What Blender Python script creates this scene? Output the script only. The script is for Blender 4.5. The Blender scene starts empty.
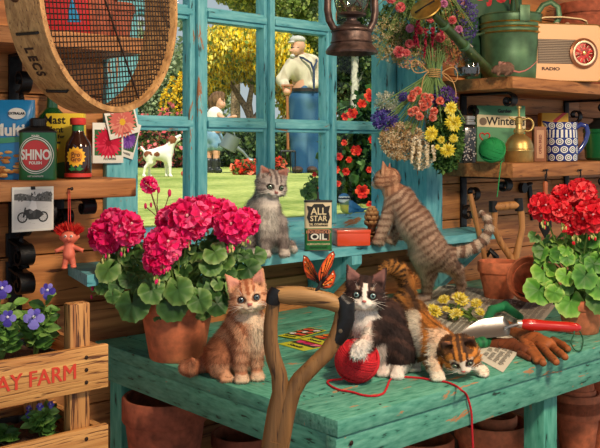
import bpy, bmesh, math, random
import numpy as np
from mathutils import Vector, Matrix, Euler, noise
PI = math.pi
S = bpy.context.scene
COL = S.collection
rnd = random.Random(7)
# ------------------------------------------------------------ camera geometry
F = 886.0; HX = 300.0; HY = 148.0
CAMZ = 1.28
R_ = Vector((.7468, -.6655, 0)).normalized()
D_ = Vector((.6655, .7468, 0)).normalized()
YAW = -math.atan2(.6655, .7468)
CAM = Vector((0, 0, CAMZ))
TZ = .80          # table top
SZ = .995         # sill top
def P(px, py, Z):
    return CAM + R_*((px-HX)/F*Z) + D_*Z + Vector((0, 0, (HY-py)/F*Z))
def onz(px, py, z):
    return P(px, py, (CAMZ-z)*F/(py-HY))
def ony(px, py, y):
    u = (px-HX)/F
    return P(px, py, y/(R_.y*u+D_.y))
def at(px, y, z):
    """point at picture column px on the vertical plane y, at height z"""
    p = ony(px, 148, y); return Vector((p.x, p.y, z))
def tbl(px, Z, z=TZ):
    p = P(px, 148, Z); return Vector((p.x, p.y, z))

# ------------------------------------------------------------ colour
def lin(c):
    return tuple((x/255/12.92 if x/255 <= .04045 else ((x/255+.055)/1.055)**2.4) for x in c[:3])
def L4(c): return (*lin(c), 1)

# ------------------------------------------------------------ materials
MATS = {}
def newmat(name):
    m = bpy.data.materials.new(name); m.use_nodes = True
    nt = m.node_tree; nt.nodes.clear()
    o = nt.nodes.new('ShaderNodeOutputMaterial'); b = nt.nodes.new('ShaderNodeBsdfPrincipled')
    nt.links.new(b.outputs[0], o.inputs[0])
    return m, nt, b
def nd(nt, t, **kw):
    n = nt.nodes.new(t)
    for k, v in kw.items():
        if k.startswith('i_'): n.inputs[int(k[2:])].default_value = v
        else: setattr(n, k, v)
    return n
def plain(name, c, rough=.6, metal=0, bump=0, bscale=60, var=.0, spec=.5, trans=0, coat=0):
    if name in MATS: return MATS[name]
    m, nt, b = newmat(name)
    b.inputs['Base Color'].default_value = L4(c); b.inputs['Roughness'].default_value = rough
    b.inputs['Metallic'].default_value = metal; b.inputs['Specular IOR Level'].default_value = spec
    b.inputs['Transmission Weight'].default_value = trans; b.inputs['Coat Weight'].default_value = coat
    if bump or var:
        tc = nd(nt, 'ShaderNodeTexCoord'); n = nd(nt, 'ShaderNodeTexNoise'); n.inputs['Scale'].default_value = bscale
        n.inputs['Detail'].default_value = 6
        nt.links.new(tc.outputs['Object'], n.inputs['Vector'])
        if bump:
            bp = nd(nt, 'ShaderNodeBump'); bp.inputs['Strength'].default_value = bump; bp.inputs['Distance'].default_value = .004
            nt.links.new(n.outputs[0], bp.inputs['Height']); nt.links.new(bp.outputs[0], b.inputs['Normal'])
        if var:
            r = nd(nt, 'ShaderNodeValToRGB'); e = r.color_ramp.elements
            e[0].position = .3; e[1].position = .7
            e[0].color = L4([x*(1-var) for x in c]); e[1].color = L4([min(255, x*(1+var)) for x in c])
            nt.links.new(n.outputs[0], r.inputs[0]); nt.links.new(r.outputs[0], b.inputs['Base Color'])
    MATS[name] = m; return m
def wood(name, c1, c2, axis=0, scale=1., dark=(60, 32, 16), crack=.35, rough=.6, stretch=14):
    """wood with the grain along the axis of the object's own space"""
    if name in MATS: return MATS[name]
    m, nt, b = newmat(name)
    tc = nd(nt, 'ShaderNodeTexCoord'); mp = nd(nt, 'ShaderNodeMapping')
    s = [30*scale*1.0]*3; s[axis] = 30*scale/stretch; mp.inputs['Scale'].default_value = s
    nt.links.new(tc.outputs['Object'], mp.inputs['Vector'])
    n = nd(nt, 'ShaderNodeTexNoise'); n.inputs['Scale'].default_value = 1; n.inputs['Detail'].default_value = 8; n.inputs['Distortion'].default_value = 1.2
    nt.links.new(mp.outputs[0], n.inputs['Vector'])
    w = nd(nt, 'ShaderNodeTexNoise'); w.inputs['Scale'].default_value = 5; w.inputs['Detail'].default_value = 4; w.inputs['Distortion'].default_value = .5
    nt.links.new(mp.outputs[0], w.inputs['Vector'])
    r = nd(nt, 'ShaderNodeValToRGB'); e = r.color_ramp.elements
    e[0].position = .32; e[0].color = L4(c1); e[1].position = .66; e[1].color = L4(c2)
    nt.links.new(n.outputs[0], r.inputs[0])
    r2 = nd(nt, 'ShaderNodeValToRGB'); e = r2.color_ramp.elements
    e[0].position = crack-.03; e[0].color = (1, 1, 1, 1); e[1].position = crack+.05; e[1].color = (0, 0, 0, 1)
    nt.links.new(w.outputs[0], r2.inputs[0])
    mx = nd(nt, 'ShaderNodeMix', data_type='RGBA'); mx.inputs['B'].default_value = L4(dark)
    nt.links.new(r2.outputs[0], mx.inputs['Factor']); nt.links.new(r.outputs[0], mx.inputs['A'])
    nt.links.new(mx.outputs['Result'], b.inputs['Base Color'])
    bp = nd(nt, 'ShaderNodeBump'); bp.inputs['Strength'].default_value = .5; bp.inputs['Distance'].default_value = .003
    nt.links.new(w.outputs[0], bp.inputs['Height']); nt.links.new(bp.outputs[0], b.inputs['Normal'])
    b.inputs['Roughness'].default_value = rough
    MATS[name] = m; return m
def painted(name, c, c2, wd=(165, 110, 70), peel=.33, axis=0, scale=1.):
    """old paint, flaking to bare wood along the grain"""
    if name in MATS: return MATS[name]
    m, nt, b = newmat(name)
    tc = nd(nt, 'ShaderNodeTexCoord'); mp = nd(nt, 'ShaderNodeMapping')
    s = [22*scale]*3; s[axis] = 5*scale; mp.inputs['Scale'].default_value = s
    nt.links.new(tc.outputs['Object'], mp.inputs['Vector'])
    n = nd(nt, 'ShaderNodeTexNoise'); n.inputs['Scale'].default_value = 1; n.inputs['Detail'].default_value = 7; n.inputs['Roughness'].default_value = .65; n.inputs['Distortion'].default_value = .6
    g = nd(nt, 'ShaderNodeTexNoise'); g.inputs['Scale'].default_value = 3.5; g.inputs['Detail'].default_value = 6
    for q in (n, g): nt.links.new(mp.outputs[0], q.inputs['Vector'])
    r = nd(nt, 'ShaderNodeValToRGB'); e = r.color_ramp.elements
    e[0].position = .35; e[0].color = L4(c); e[1].position = .7; e[1].color = L4(c2)
    nt.links.new(g.outputs[0], r.inputs[0])
    r2 = nd(nt, 'ShaderNodeValToRGB'); e = r2.color_ramp.elements
    e[0].position = peel-.008; e[0].color = (1, 1, 1, 1); e[1].position = peel+.008; e[1].color = (0, 0, 0, 1)
    nt.links.new(n.outputs[0], r2.inputs[0])
    mx = nd(nt, 'ShaderNodeMix', data_type='RGBA'); mx.inputs['B'].default_value = L4(wd)
    nt.links.new(r2.outputs[0], mx.inputs['Factor']); nt.links.new(r.outputs[0], mx.inputs['A'])
    # fine dark cracks
    r3 = nd(nt, 'ShaderNodeValToRGB'); e = r3.color_ramp.elements
    e[0].position = .30; e[0].color = (1, 1, 1, 1); e[1].position = .36; e[1].color = (0, 0, 0, 1)
    nt.links.new(g.outputs[0], r3.inputs[0])
    m2 = nd(nt, 'ShaderNodeMix', data_type='RGBA'); m2.inputs['B'].default_value = L4([x*.4 for x in c])
    nt.links.new(r3.outputs[0], m2.inputs['Factor']); nt.links.new(mx.outputs['Result'], m2.inputs['A'])
    nt.links.new(m2.outputs['Result'], b.inputs['Base Color'])
    bp = nd(nt, 'ShaderNodeBump'); bp.inputs['Strength'].default_value = .4; bp.inputs['Distance'].default_value = .002
    nt.links.new(g.outputs[0], bp.inputs['Height']); nt.links.new(bp.outputs[0], b.inputs['Normal'])
    b.inputs['Roughness'].default_value = .55
    MATS[name] = m; return m
def vcol(name, rough=.7, spec=.3, sub=0, translucent=0):
    """colour read from the mesh's own pattern attribute"""
    if name in MATS: return MATS[name]
    m, nt, b = newmat(name)
    a = nd(nt, 'ShaderNodeAttribute', attribute_name='Col')
    nt.links.new(a.outputs['Color'], b.inputs['Base Color'])
    b.inputs['Roughness'].default_value = rough; b.inputs['Specular IOR Level'].default_value = spec
    if translucent:
        t = nd(nt, 'ShaderNodeBsdfTranslucent'); mx = nd(nt, 'ShaderNodeMixShader'); mx.inputs[0].default_value = translucent
        nt.links.new(a.outputs['Color'], t.inputs[0]); nt.links.new(b.outputs[0], mx.inputs[1]); nt.links.new(t.outputs[0], mx.inputs[2])
        o = [n for n in nt.nodes if n.type == 'OUTPUT_MATERIAL'][0]; nt.links.new(mx.outputs[0], o.inputs[0])
    MATS[name] = m; return m
def glassmat(name, tint=(255, 255, 255), gloss=.06):
    if name in MATS: return MATS[name]
    m = bpy.data.materials.new(name); m.use_nodes = True; nt = m.node_tree; nt.nodes.clear()
    o = nd(nt, 'ShaderNodeOutputMaterial'); t = nd(nt, 'ShaderNodeBsdfTransparent'); t.inputs[0].default_value = L4(tint)
    g = nd(nt, 'ShaderNodeBsdfGlossy'); g.inputs['Roughness'].default_value = .03
    lw = nd(nt, 'ShaderNodeLayerWeight'); lw.inputs[0].default_value = .25
    mu = nd(nt, 'ShaderNodeMath', operation='MULTIPLY_ADD'); mu.inputs[1].default_value = .12; mu.inputs[2].default_value = gloss
    nt.links.new(lw.outputs['Fresnel'], mu.inputs[0])
    mx = nd(nt, 'ShaderNodeMixShader'); nt.links.new(mu.outputs[0], mx.inputs[0])
    nt.links.new(t.outputs[0], mx.inputs[1]); nt.links.new(g.outputs[0], mx.inputs[2]); nt.links.new(mx.outputs[0], o.inputs[0])
    MATS[name] = m; return m

# ------------------------------------------------------------ mesh builder
def frame(o, x, y, z):
    return Matrix(((x[0], y[0], z[0], o[0]), (x[1], y[1], z[1], o[1]), (x[2], y[2], z[2], o[2]), (0, 0, 0, 1)))
def T(x, y, z, rx=0, ry=0, rz=0, s=1):
    return Matrix.Translation((x, y, z)) @ Euler((rx, ry, rz)).to_matrix().to_4x4() @ Matrix.Scale(s, 4)
class MB:
    def __init__(s): s.v = []; s.f = []; s.m = []; s.c = []
    def add(s, vs, fs, mi=0, col=None, M=None):
        b = len(s.v)
        for i, p in enumerate(vs):
            p = Vector(p)
            if M is not None: p = M @ p
            s.v.append(p)
            s.c.append((1, 1, 1) if col is None else (col[i] if isinstance(col, list) else col))
        for k, f in enumerate(fs):
            s.f.append(tuple(b+i for i in f)); s.m.append(mi[k] if isinstance(mi, list) else mi)
        return s
    def box(s, x0, x1, y0, y1, z0, z1, mi=0, col=None, M=None, bev=0):
        if bev <= 0:
            vs = [(x, y, z) for x in (x0, x1) for y in (y0, y1) for z in (z0, z1)]
            return s.add(vs, [(0, 1, 3, 2), (4, 6, 7, 5), (0, 4, 5, 1), (2, 3, 7, 6), (0, 2, 6, 4), (1, 5, 7, 3)], mi, col, M)
        bm = bmesh.new(); bmesh.ops.create_cube(bm, size=1)
        for v in bm.verts:
            v.co = Vector(((x0+x1)/2+v.co.x*(x1-x0), (y0+y1)/2+v.co.y*(y1-y0), (z0+z1)/2+v.co.z*(z1-z0)))
        bmesh.ops.bevel(bm, geom=bm.edges[:], offset=bev, segments=2, affect='EDGES', profile=.5)
        bm.verts.index_update()
        s.add([v.co.copy() for v in bm.verts], [[v.index for v in f.verts] for f in bm.faces], mi, col, M); bm.free(); return s
    def tube(s, pts, r, n=8, mi=0, col=None, M=None, caps=True, flat=1.):
        pts = [Vector(p) for p in pts]; k = len(pts)
        rr = r if isinstance(r, (list, tuple)) else [r]*k
        vs = []; fs = []; up = None; cc = []
        for i, p in enumerate(pts):
            t = (pts[min(i+1, k-1)]-pts[max(i-1, 0)])
            t = t.normalized() if t.length > 1e-9 else Vector((0, 0, 1))
            if up is None:
                up = Vector((0, 0, 1)) if abs(t.z) < .9 else Vector((1, 0, 0))
            x = up.cross(t); x = x.normalized() if x.length > 1e-6 else Vector((1, 0, 0)); y = t.cross(x).normalized(); up = y
            for j in range(n):
                a = 2*PI*j/n
                vs.append(p + x*(math.cos(a)*rr[i]) + y*(math.sin(a)*rr[i]*flat))
                if isinstance(col, list): cc.append(col[i])
        for i in range(k-1):
            for j in range(n):
                fs.append((i*n+j, i*n+(j+1) % n, (i+1)*n+(j+1) % n, (i+1)*n+j))
        if caps: fs.append(tuple(range(n-1, -1, -1))); fs.append(tuple((k-1)*n+j for j in range(n)))
        return s.add(vs, fs, mi, cc if isinstance(col, list) else col, M)
    def lathe(s, prof, n=32, mi=0, col=None, M=None, a0=0, a1=2*PI, sx=1, sy=1):
        """prof: list of (r, z) or (r, z, material)"""
        vs = []; fs = []; ms = []; full = abs(a1-a0-2*PI) < 1e-6; k = n if full else n+1
        for q in prof:
            for j in range(k):
                a = a0+(a1-a0)*j/n; vs.append((math.cos(a)*q[0]*sx, math.sin(a)*q[0]*sy, q[1]))
        for i in range(len(prof)-1):
            for j in range(n):
                j2 = (j+1) % k
                f = [i*k+j, i*k+j2, (i+1)*k+j2, (i+1)*k+j]
                if prof[i][0] < 1e-7: f = [f[0], f[2], f[3]]
                elif prof[i+1][0] < 1e-7: f = [f[0], f[1], f[2]]
                fs.append(f); ms.append(prof[i][2] if len(prof[i]) > 2 else mi)
        return s.add(vs, fs, ms, col, M)
    def ball(s, c, r, n=16, mi=0, col=None, M=None):
        r = r if isinstance(r, (tuple, list)) else (r, r, r)
        h = n//2+1
        M2 = Matrix.Translation(c) @ Matrix.Diagonal((*r, 1))
        if M is not None: M2 = M @ M2
        return s.lathe([(max(0, math.sin(PI*i/h)), -math.cos(PI*i/h)) for i in range(h+1)], n, mi, col, M2)
    def prism(s, poly, y0, y1, mi=0, col=None, M=None):
        """polygon in local XZ extruded along Y (y0 is the front)"""
        n = len(poly); vs = [(p[0], y0, p[1]) for p in poly]+[(p[0], y1, p[1]) for p in poly]
        fs = [tuple(range(n)), tuple(range(2*n-1, n-1, -1))]+[((i+1) % n, i, n+i, n+(i+1) % n) for i in range(n)]
        return s.add(vs, fs, mi, col, M)
    def build(s, name, mats=None, parent=None, smooth=True, loc=None, rz=0, weld=False):
        me = bpy.data.meshes.new(name)
        me.from_pydata([tuple(v) for v in s.v], [], s.f)
        if mats is None: mats = [vcol('pattern')]
        if not isinstance(mats, (list, tuple)): mats = [mats]
        for m in mats: me.materials.append(m)
        me.polygons.foreach_set('material_index', s.m)
        at_ = me.color_attributes.new('Col', 'FLOAT_COLOR', 'POINT')
        at_.data.foreach_set('color', np.array([(*c[:3], 1) for c in s.c], dtype=np.float32).ravel())
        bm = bmesh.new(); bm.from_mesh(me)
        bmesh.ops.remove_doubles(bm, verts=bm.verts, dist=1e-6) if weld else None
        if len(s.f) < 30000: bmesh.ops.recalc_face_normals(bm, faces=bm.faces)
        bm.to_mesh(me); bm.free()
        if smooth:
            me.polygons.foreach_set('use_smooth', [True]*len(me.polygons))
            try: me.set_sharp_from_angle(angle=math.radians(38))
            except Exception: pass
        me.update()
        o = bpy.data.objects.new(name, me); COL.objects.link(o)
        if parent is not None: o.parent = parent
        if loc is not None: o.location = loc
        o.rotation_euler.z = rz
        return o
def tag(o, label, cat, group=None, kind=None):
    o['label'] = label; o['category'] = cat
    if group: o['group'] = group
    if kind: o['kind'] = kind
    return o
def thing(name, label, cat, loc=(0, 0, 0), rz=0, group=None, rot=None):
    o = bpy.data.objects.new(name, None); COL.objects.link(o); o.empty_display_size = .02
    o.location = loc; o.rotation_euler = rot if rot else (0, 0, rz)
    return tag(o, label, cat, group)
def struct(o): o['kind'] = 'structure'; return o
def copy_thing(src, loc, rot=None, label=None, scale=None):
    c = src.copy(); COL.objects.link(c); c.location = loc
    if rot: c.rotation_euler = rot
    if label: c['label'] = label
    if scale: c.scale = (scale,)*3
    for ch in src.children:
        d = ch.copy(); COL.objects.link(d); d.parent = c
        for g in ch.children:
            e = g.copy(); COL.objects.link(e); e.parent = d
    return c
def text(body, size, parent, name, mat, M, thick=.0004, wrap=None, sx=1., bold=0, align='CENTER', smooth=False):
    """lettering as real raised geometry; M maps the text plane (x right, y up); wrap = radius of the can it runs round"""
    cu = bpy.data.curves.new(name, 'FONT'); cu.body = body; cu.size = size; cu.align_x = align; cu.align_y = 'CENTER'
    cu.extrude = thick; cu.offset = bold; cu.resolution_u = 3
    o = bpy.data.objects.new(name+'_curve', cu); COL.objects.link(o)
    dg = bpy.context.evaluated_depsgraph_get(); me = bpy.data.meshes.new_from_object(o.evaluated_get(dg))
    COL.objects.unlink(o); bpy.data.objects.remove(o)
    for v in me.vertices:
        x, y, z = v.co; x *= sx
        if wrap:
            a = x/wrap; q = Vector((math.sin(a)*(wrap+z), y, math.cos(a)*(wrap+z)-wrap))
        else: q = Vector((x, y, z))
        v.co = M @ q
    me.materials.clear(); me.materials.append(mat)
    ob = bpy.data.objects.new(name, me); COL.objects.link(ob)
    if parent is not None: ob.parent = parent
    return ob
def FR(x, y, z):  # text frame facing local -Y
    return frame((x, y, z), (1, 0, 0), (0, 0, 1), (0, -1, 0))

# ------------------------------------------------------------ implicit bodies
def smin(a, b, k):
    h = np.clip(.5+.5*(b-a)/k, 0, 1); return b*(1-h)+a*h-k*h*(1-h)
def prim_d(p, q):
    t = q[0]
    if t == 'c':
        a = np.array(q[1]); b = np.array(q[2]); ra, rb = q[3], q[4]
        fl = q[6] if len(q) > 6 else None
        pp = p
        if fl is not None:
            ax = np.array(fl[0]); ax = ax/np.linalg.norm(ax)
            pp = p+(fl[1]-1)*((p-a)@ax)[:, None]*ax
        ab = b-a; t_ = np.clip(((pp-a)@ab)/max(ab@ab, 1e-12), 0, 1)
        return np.linalg.norm(pp-(a+t_[:, None]*ab), axis=1)-(ra+(rb-ra)*t_)
    c = np.array(q[1]); r = np.array(q[2]); Rm = np.array(q[3]) if q[3] is not None else None
    pp = p-c
    if Rm is not None: pp = pp@Rm
    l = np.linalg.norm(pp/r, axis=1); g = np.linalg.norm(pp/(r*r), axis=1)
    return l*(l-1)/np.maximum(g, 1e-9)
def sdf(p, prims):
    d = np.full(len(p), 1.)
    for q in prims:
        k = q[4 if q[0] == 'e' else 5] if len(q) > (4 if q[0] == 'e' else 5) else .01
        if q[0] == 's':   # subtract a capsule
            dd = prim_d(p, ('c',)+tuple(q[1:])); kk = .003
            d = -smin(-d, dd, kk)
        else: d = smin(d, prim_d(p, q), abs(k))
    return d
def nets(prims, h):
    lo = np.full(3, 1e9); hi = -lo
    for q in prims:
        if q[0] == 's': continue
        if q[0] == 'c':
            for c, r in ((q[1], q[3]), (q[2], q[4])):
                lo = np.minimum(lo, np.array(c)-r); hi = np.maximum(hi, np.array(c)+r)
        else:
            r = max(q[2]); lo = np.minimum(lo, np.array(q[1])-r); hi = np.maximum(hi, np.array(q[1])+r)
    lo -= 3*h; hi += 3*h; n = np.ceil((hi-lo)/h).astype(int)+1
    ax = [lo[i]+h*np.arange(n[i]) for i in range(3)]
    G = np.stack(np.meshgrid(*ax, indexing='ij'), -1).reshape(-1, 3)
    V = np.empty(len(G))
    for i in range(0, len(G), 300000): V[i:i+300000] = sdf(G[i:i+300000], prims)
    V = V.reshape(n); ins = V < 0
    acc = np.zeros((*(n-1), 3)); cnt = np.zeros(n-1)
    cells = tuple(n-1)
    for a in range(3):
        sl0 = [slice(None)]*3; sl1 = [slice(None)]*3; sl0[a] = slice(0, -1); sl1[a] = slice(1, None)
        v0 = V[tuple(sl0)]; v1 = V[tuple(sl1)]; cr = (v0 < 0) != (v1 < 0)
        t = np.where(cr, v0/np.where(v0 == v1, 1, v0-v1), 0)
        b, c = [q for q in range(3) if q != a]
        for db in (0, 1):
            for dc in (0, 1):
                s_ = [slice(None)]*3; s_[b] = slice(db, db+cells[b]); s_[c] = slice(dc, dc+cells[c])
                m = cr[tuple(s_)]; tt = t[tuple(s_)]
                acc[..., a] += np.where(m, tt, 0); acc[..., b] += np.where(m, db, 0); acc[..., c] += np.where(m, dc, 0); cnt += m
    act = cnt > 0; idx = -np.ones(cells, int); idx[act] = np.arange(act.sum())
    cell = np.argwhere(act); pos = lo+h*(cell+acc[act]/cnt[act][:, None])
    faces = []
    for a in range(3):
        b, c = [(1, 2), (2, 0), (0, 1)][a]
        sl0 = [slice(None)]*3; sl1 = [slice(None)]*3; sl0[a] = slice(0, -1); sl1[a] = slice(1, None)
        i0 = ins[tuple(sl0)]; i1 = ins[tuple(sl1)]
        e = np.argwhere(i0 != i1)
        e = e[(e[:, b] > 0) & (e[:, c] > 0)]
        fl = i0[tuple(e.T)]
        def g(db, dc):
            q = e.copy(); q[:, b] -= db; q[:, c] -= dc; return idx[tuple(q.T)]
        f = np.stack([g(1, 1), g(0, 1), g(0, 0), g(1, 0)], 1)
        f[~fl] = f[~fl][:, ::-1]; faces.append(f)
    faces = np.concatenate(faces)
    e_ = h*.3
    for _ in range(3):
        d = sdf(pos, prims); g = grad(pos, prims, e_); pos = pos-g*(d*.7)[:, None]
    g = grad(pos, prims, e_)
    return pos, faces, g
def grad(p, prims, e=.001):
    g = np.stack([sdf(p+np.eye(3)[i]*e, prims)-sdf(p-np.eye(3)[i]*e, prims) for i in range(3)], 1)
    return g/np.maximum(np.linalg.norm(g, axis=1), 1e-9)[:, None]
def vnoise(p, s, seed=0):
    """cheap smooth noise in numpy, about -1..1"""
    p = p*s+seed*7.31
    a = np.sin(p[:, 0]*1.7+np.sin(p[:, 1]*1.3+seed)+1.1)+np.sin(p[:, 1]*1.9+np.sin(p[:, 2]*1.1)*1.3)+np.sin(p[:, 2]*1.6+np.sin(p[:, 0]*1.5)*1.2+seed*2)
    return a/3
def mixc(a, b, t):
    t = np.clip(t, 0, 1)[:, None]; return a*(1-t)+b*t
def A3(c, n): return np.tile(np.array(lin(c)), (n, 1))
def np_mesh(name, pos, faces, cols, mats, parent, smooth=True):
    me = bpy.data.meshes.new(name); me.from_pydata(pos.tolist(), [], faces.tolist() if hasattr(faces, 'tolist') else faces)
    for m in (mats if isinstance(mats, list) else [mats]): me.materials.append(m)
    if cols is not None:
        a = me.color_attributes.new('Col', 'FLOAT_COLOR', 'POINT')
        a.data.foreach_set('color', np.concatenate([cols, np.ones((len(cols), 1))], 1).astype(np.float32).ravel())
    if smooth: me.polygons.foreach_set('use_smooth', [True]*len(me.polygons))
    me.update(); o = bpy.data.objects.new(name, me); COL.objects.link(o); o.parent = parent
    return o
def blades(pos, faces, nrm, cols, n, length, width, flow, rs, lenf=None):
    """short tapering hairs growing from a surface, combed along flow"""
    a, b, c, d = (pos[faces[:, i]] for i in range(4))
    area = np.linalg.norm(np.cross(c-a, d-b), axis=1); pr = area/area.sum()
    k = rs.choice(len(faces), n, p=pr); u = rs.random(n)[:, None]; v = rs.random(n)[:, None]
    def bl(arr):
        q = arr[faces[k]]; return (q[:, 0]*(1-u)+q[:, 1]*u)*(1-v)+(q[:, 3]*(1-u)+q[:, 2]*u)*v
    p = bl(pos); N = bl(nrm); N /= np.linalg.norm(N, axis=1)[:, None]; C = bl(cols)
    fl = flow(p, N); fl = fl-N*(fl*N).sum(1)[:, None]; fl /= np.maximum(np.linalg.norm(fl, axis=1), 1e-6)[:, None]
    dr = fl+N*(.42+.35*rs.random((n, 1)))+rs.normal(0, .26, (n, 3)); dr /= np.linalg.norm(dr, axis=1)[:, None]
    w = np.cross(dr, N); w /= np.maximum(np.linalg.norm(w, axis=1), 1e-6)[:, None]
    ln = length*(.6+.6*rs.random((n, 1)))
    if lenf is not None: ln = ln*lenf(p)[:, None]
    q0 = p-w*width/2-N*.0008; q1 = p+w*width/2-N*.0008; q2 = p+dr*ln
    V = np.stack([q0, q1, q2], 1).reshape(-1, 3); Fc = np.arange(3*n).reshape(-1, 3)
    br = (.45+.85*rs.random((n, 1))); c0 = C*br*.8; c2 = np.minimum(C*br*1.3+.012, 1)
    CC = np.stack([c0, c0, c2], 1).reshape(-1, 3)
    return V, Fc, CC, np.repeat(N, 3, 0)
# ============================================================ room shell
WY = 2.0          # face of the plank wall
GY = 2.15         # plane of the glazing
GZ = .96          # ground level outside
OX0, OX1, OZ0, OZ1 = 1.20, 2.365, .97, 2.10
M_plank = wood('plank_wood', (142, 84, 42), (208, 140, 80), axis=0, scale=1., dark=(70, 34, 14), crack=.34, stretch=16)
M_shelf = wood('shelf_wood', (128, 78, 40), (186, 126, 74), axis=0, scale=1.3, dark=(92, 50, 24), crack=.33)
M_crate = wood('crate_wood', (170, 112, 58), (216, 164, 98), axis=0, scale=1.8, dark=(96, 54, 24), crack=.40, stretch=18)
M_crateZ = wood('crate_wood_upright', (160, 102, 54), (206, 152, 90), axis=2, scale=1.8, dark=(80, 42, 18), crack=.42, stretch=18)
M_teal = painted('teal_paint', (84, 168, 184), (126, 200, 210), peel=.352, axis=0)
M_tealZ = painted('teal_paint_upright', (84, 168, 184), (126, 200, 210), peel=.352, axis=2)
M_green = painted('green_table_paint', (66, 142, 122), (112, 182, 160), wd=(182, 134, 92), peel=.37, axis=0, scale=1.7)
M_greenY = painted('green_table_paint_across', (60, 136, 116), (98, 172, 150), wd=(170, 112, 84), peel=.35, axis=1, scale=1.7)
M_greenZ = painted('green_table_paint_upright', (66, 152, 130), (104, 186, 164), wd=(182, 134, 92), peel=.335, axis=2)
M_iron = plain('black_iron', (38, 38, 40), .42, .6, bump=.3, bscale=120)
M_nail = plain('nail_iron', (52, 36, 28), .5, .5)
M_black = plain('black_plastic', (22, 22, 24), .35)
M_soil = plain('potting_soil', (58, 36, 24), .95, bump=1, bscale=160, var=.5)

mb = MB()
row = .128; z = .0; i = 0
while z < 2.36:
    z1 = min(z+row, 2.36); xs = [(-.6, 4.6)]
    if z1 > OZ0 and z < OZ1:
        xs = [(-.6, OX0), (OX1, 4.6)]
    for (a, b) in xs:
        za, zb = z, z1
        # staggered joints
        j = a
        cuts = [a]+[q for q in (0.25+.37*((i*5) % 4), 3.15+.21*((i*3) % 4)) if a+.05 < q < b-.05]+[b]
        for c0, c1 in zip(cuts[:-1], cuts[1:]):
            mb.box(c0+.001, c1-.001, WY, WY+.03, za+.0018, zb-.0018, bev=.002)
    z = z1; i += 1
mb.box(-.6, OX0, WY+.028, WY+.2, 0, 2.36); mb.box(OX1, 4.6, WY+.028, WY+.2, 0, 2.36)
mb.box(OX0, OX1, WY+.028, WY+.2, 0, OZ0); mb.box(OX0, OX1, WY+.028, WY+.2, OZ1, 2.36)
struct(mb.build('wall_back', M_plank))
struct(MB().box(-.6, 4.6, -1.4, WY+.2, -.04, 0).build('floor', plain('shed_floor', (92, 66, 46), .8, bump=.4, bscale=20, var=.25)))
struct(MB().box(-.6, 4.6, -.9, WY+.2, 2.36, 2.42).build('ceiling', wood('ceiling_wood', (112, 70, 40), (160, 108, 64), axis=0)))

# teal trim round the opening
mb = MB(); mb.box(1.115, 1.20, WY-.022, WY, .93, 2.2, bev=.003); mb.box(1.195, 1.215, WY-.004, GY-.03, .97, 2.1)
struct(mb.build('trim_1', M_tealZ))
mb = MB(); mb.box(2.345, 2.43, WY-.022, WY, .93, 2.2, bev=.003); mb.box(2.352, 2.372, WY-.004, GY-.03, .97, 2.1)
struct(mb.build('trim_2', M_tealZ))
struct(MB().box(1.115, 2.43, WY-.024, WY, 2.085, 2.18, bev=.003).build('trim_3', M_teal))

# window: frame, glazing bars, sixteen panes
win = bpy.data.objects.new('window_1', None); COL.objects.link(win); win['kind'] = 'structure'
VX = [1.2406, 1.5087, 1.776, 2.045, 2.325]; RZ = [1.027, 1.351, 1.675, 1.999]
mb = MB()
mb.box(1.205, 2.365, GY-.02, GY+.05, .985, 1.0445, bev=.004)
mb.box(1.205, 2.365, GY-.02, GY+.05, RZ[3]-.02, 2.10, bev=.004)
fr = mb.build('window_frame', M_teal, win)
mb = MB()
mb.box(1.205, VX[0]+.022, GY-.024, GY+.052, .985, 2.1, bev=.004)
mb.box(VX[4]-.022, 2.368, GY-.024, GY+.052, .985, 2.1, bev=.004)
mb.build('window_frame', M_tealZ, win)
for k in (1, 2, 3):
    w = .031 if k == 1 else .021
    m2 = MB(); m2.box(VX[k]-w, VX[k]+w, GY-.012, GY+.03, 1.03, 2.02, bev=.003)
    m2.box(VX[k]-w*.5, VX[k]+w*.5, GY-.03, GY-.01, 1.03, 2.02, bev=.004)
    if k == 1: m2.box(VX[k]-w-.008, VX[k]-w+.003, GY-.022, GY, 1.03, 2.02, bev=.002)
    m2.build('glazing_bar', M_tealZ, win)
for z in RZ[1:3]:
    for k in range(4):
        wl = .031 if k == 1 else .021; wr = .031 if k == 0 else .021
        m2 = MB(); m2.box(VX[k]+wl, VX[k+1]-wr, GY-.012, GY+.03, z-.021, z+.021, bev=.003)
        m2.box(VX[k]+wl-.004, VX[k+1]-wr+.004, GY-.024, GY-.01, z-.010, z+.010, bev=.003)
        m2.build('glazing_bar', M_teal, win)
M_pane = glassmat('window_glass', (250, 253, 252), .004)
for k in range(4):
    for j in range(3):
        MB().box(VX[k]+.018, VX[k+1]-.018, GY+.008, GY+.011, RZ[j]+.018, RZ[j+1]-.018).build('pane', M_pane, win, smooth=False)
MB().box(1.1, 2.5, GY+.05, 2.40, 1.005, 1.030, bev=.004).build('outer_ledge', M_teal, win)

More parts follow.
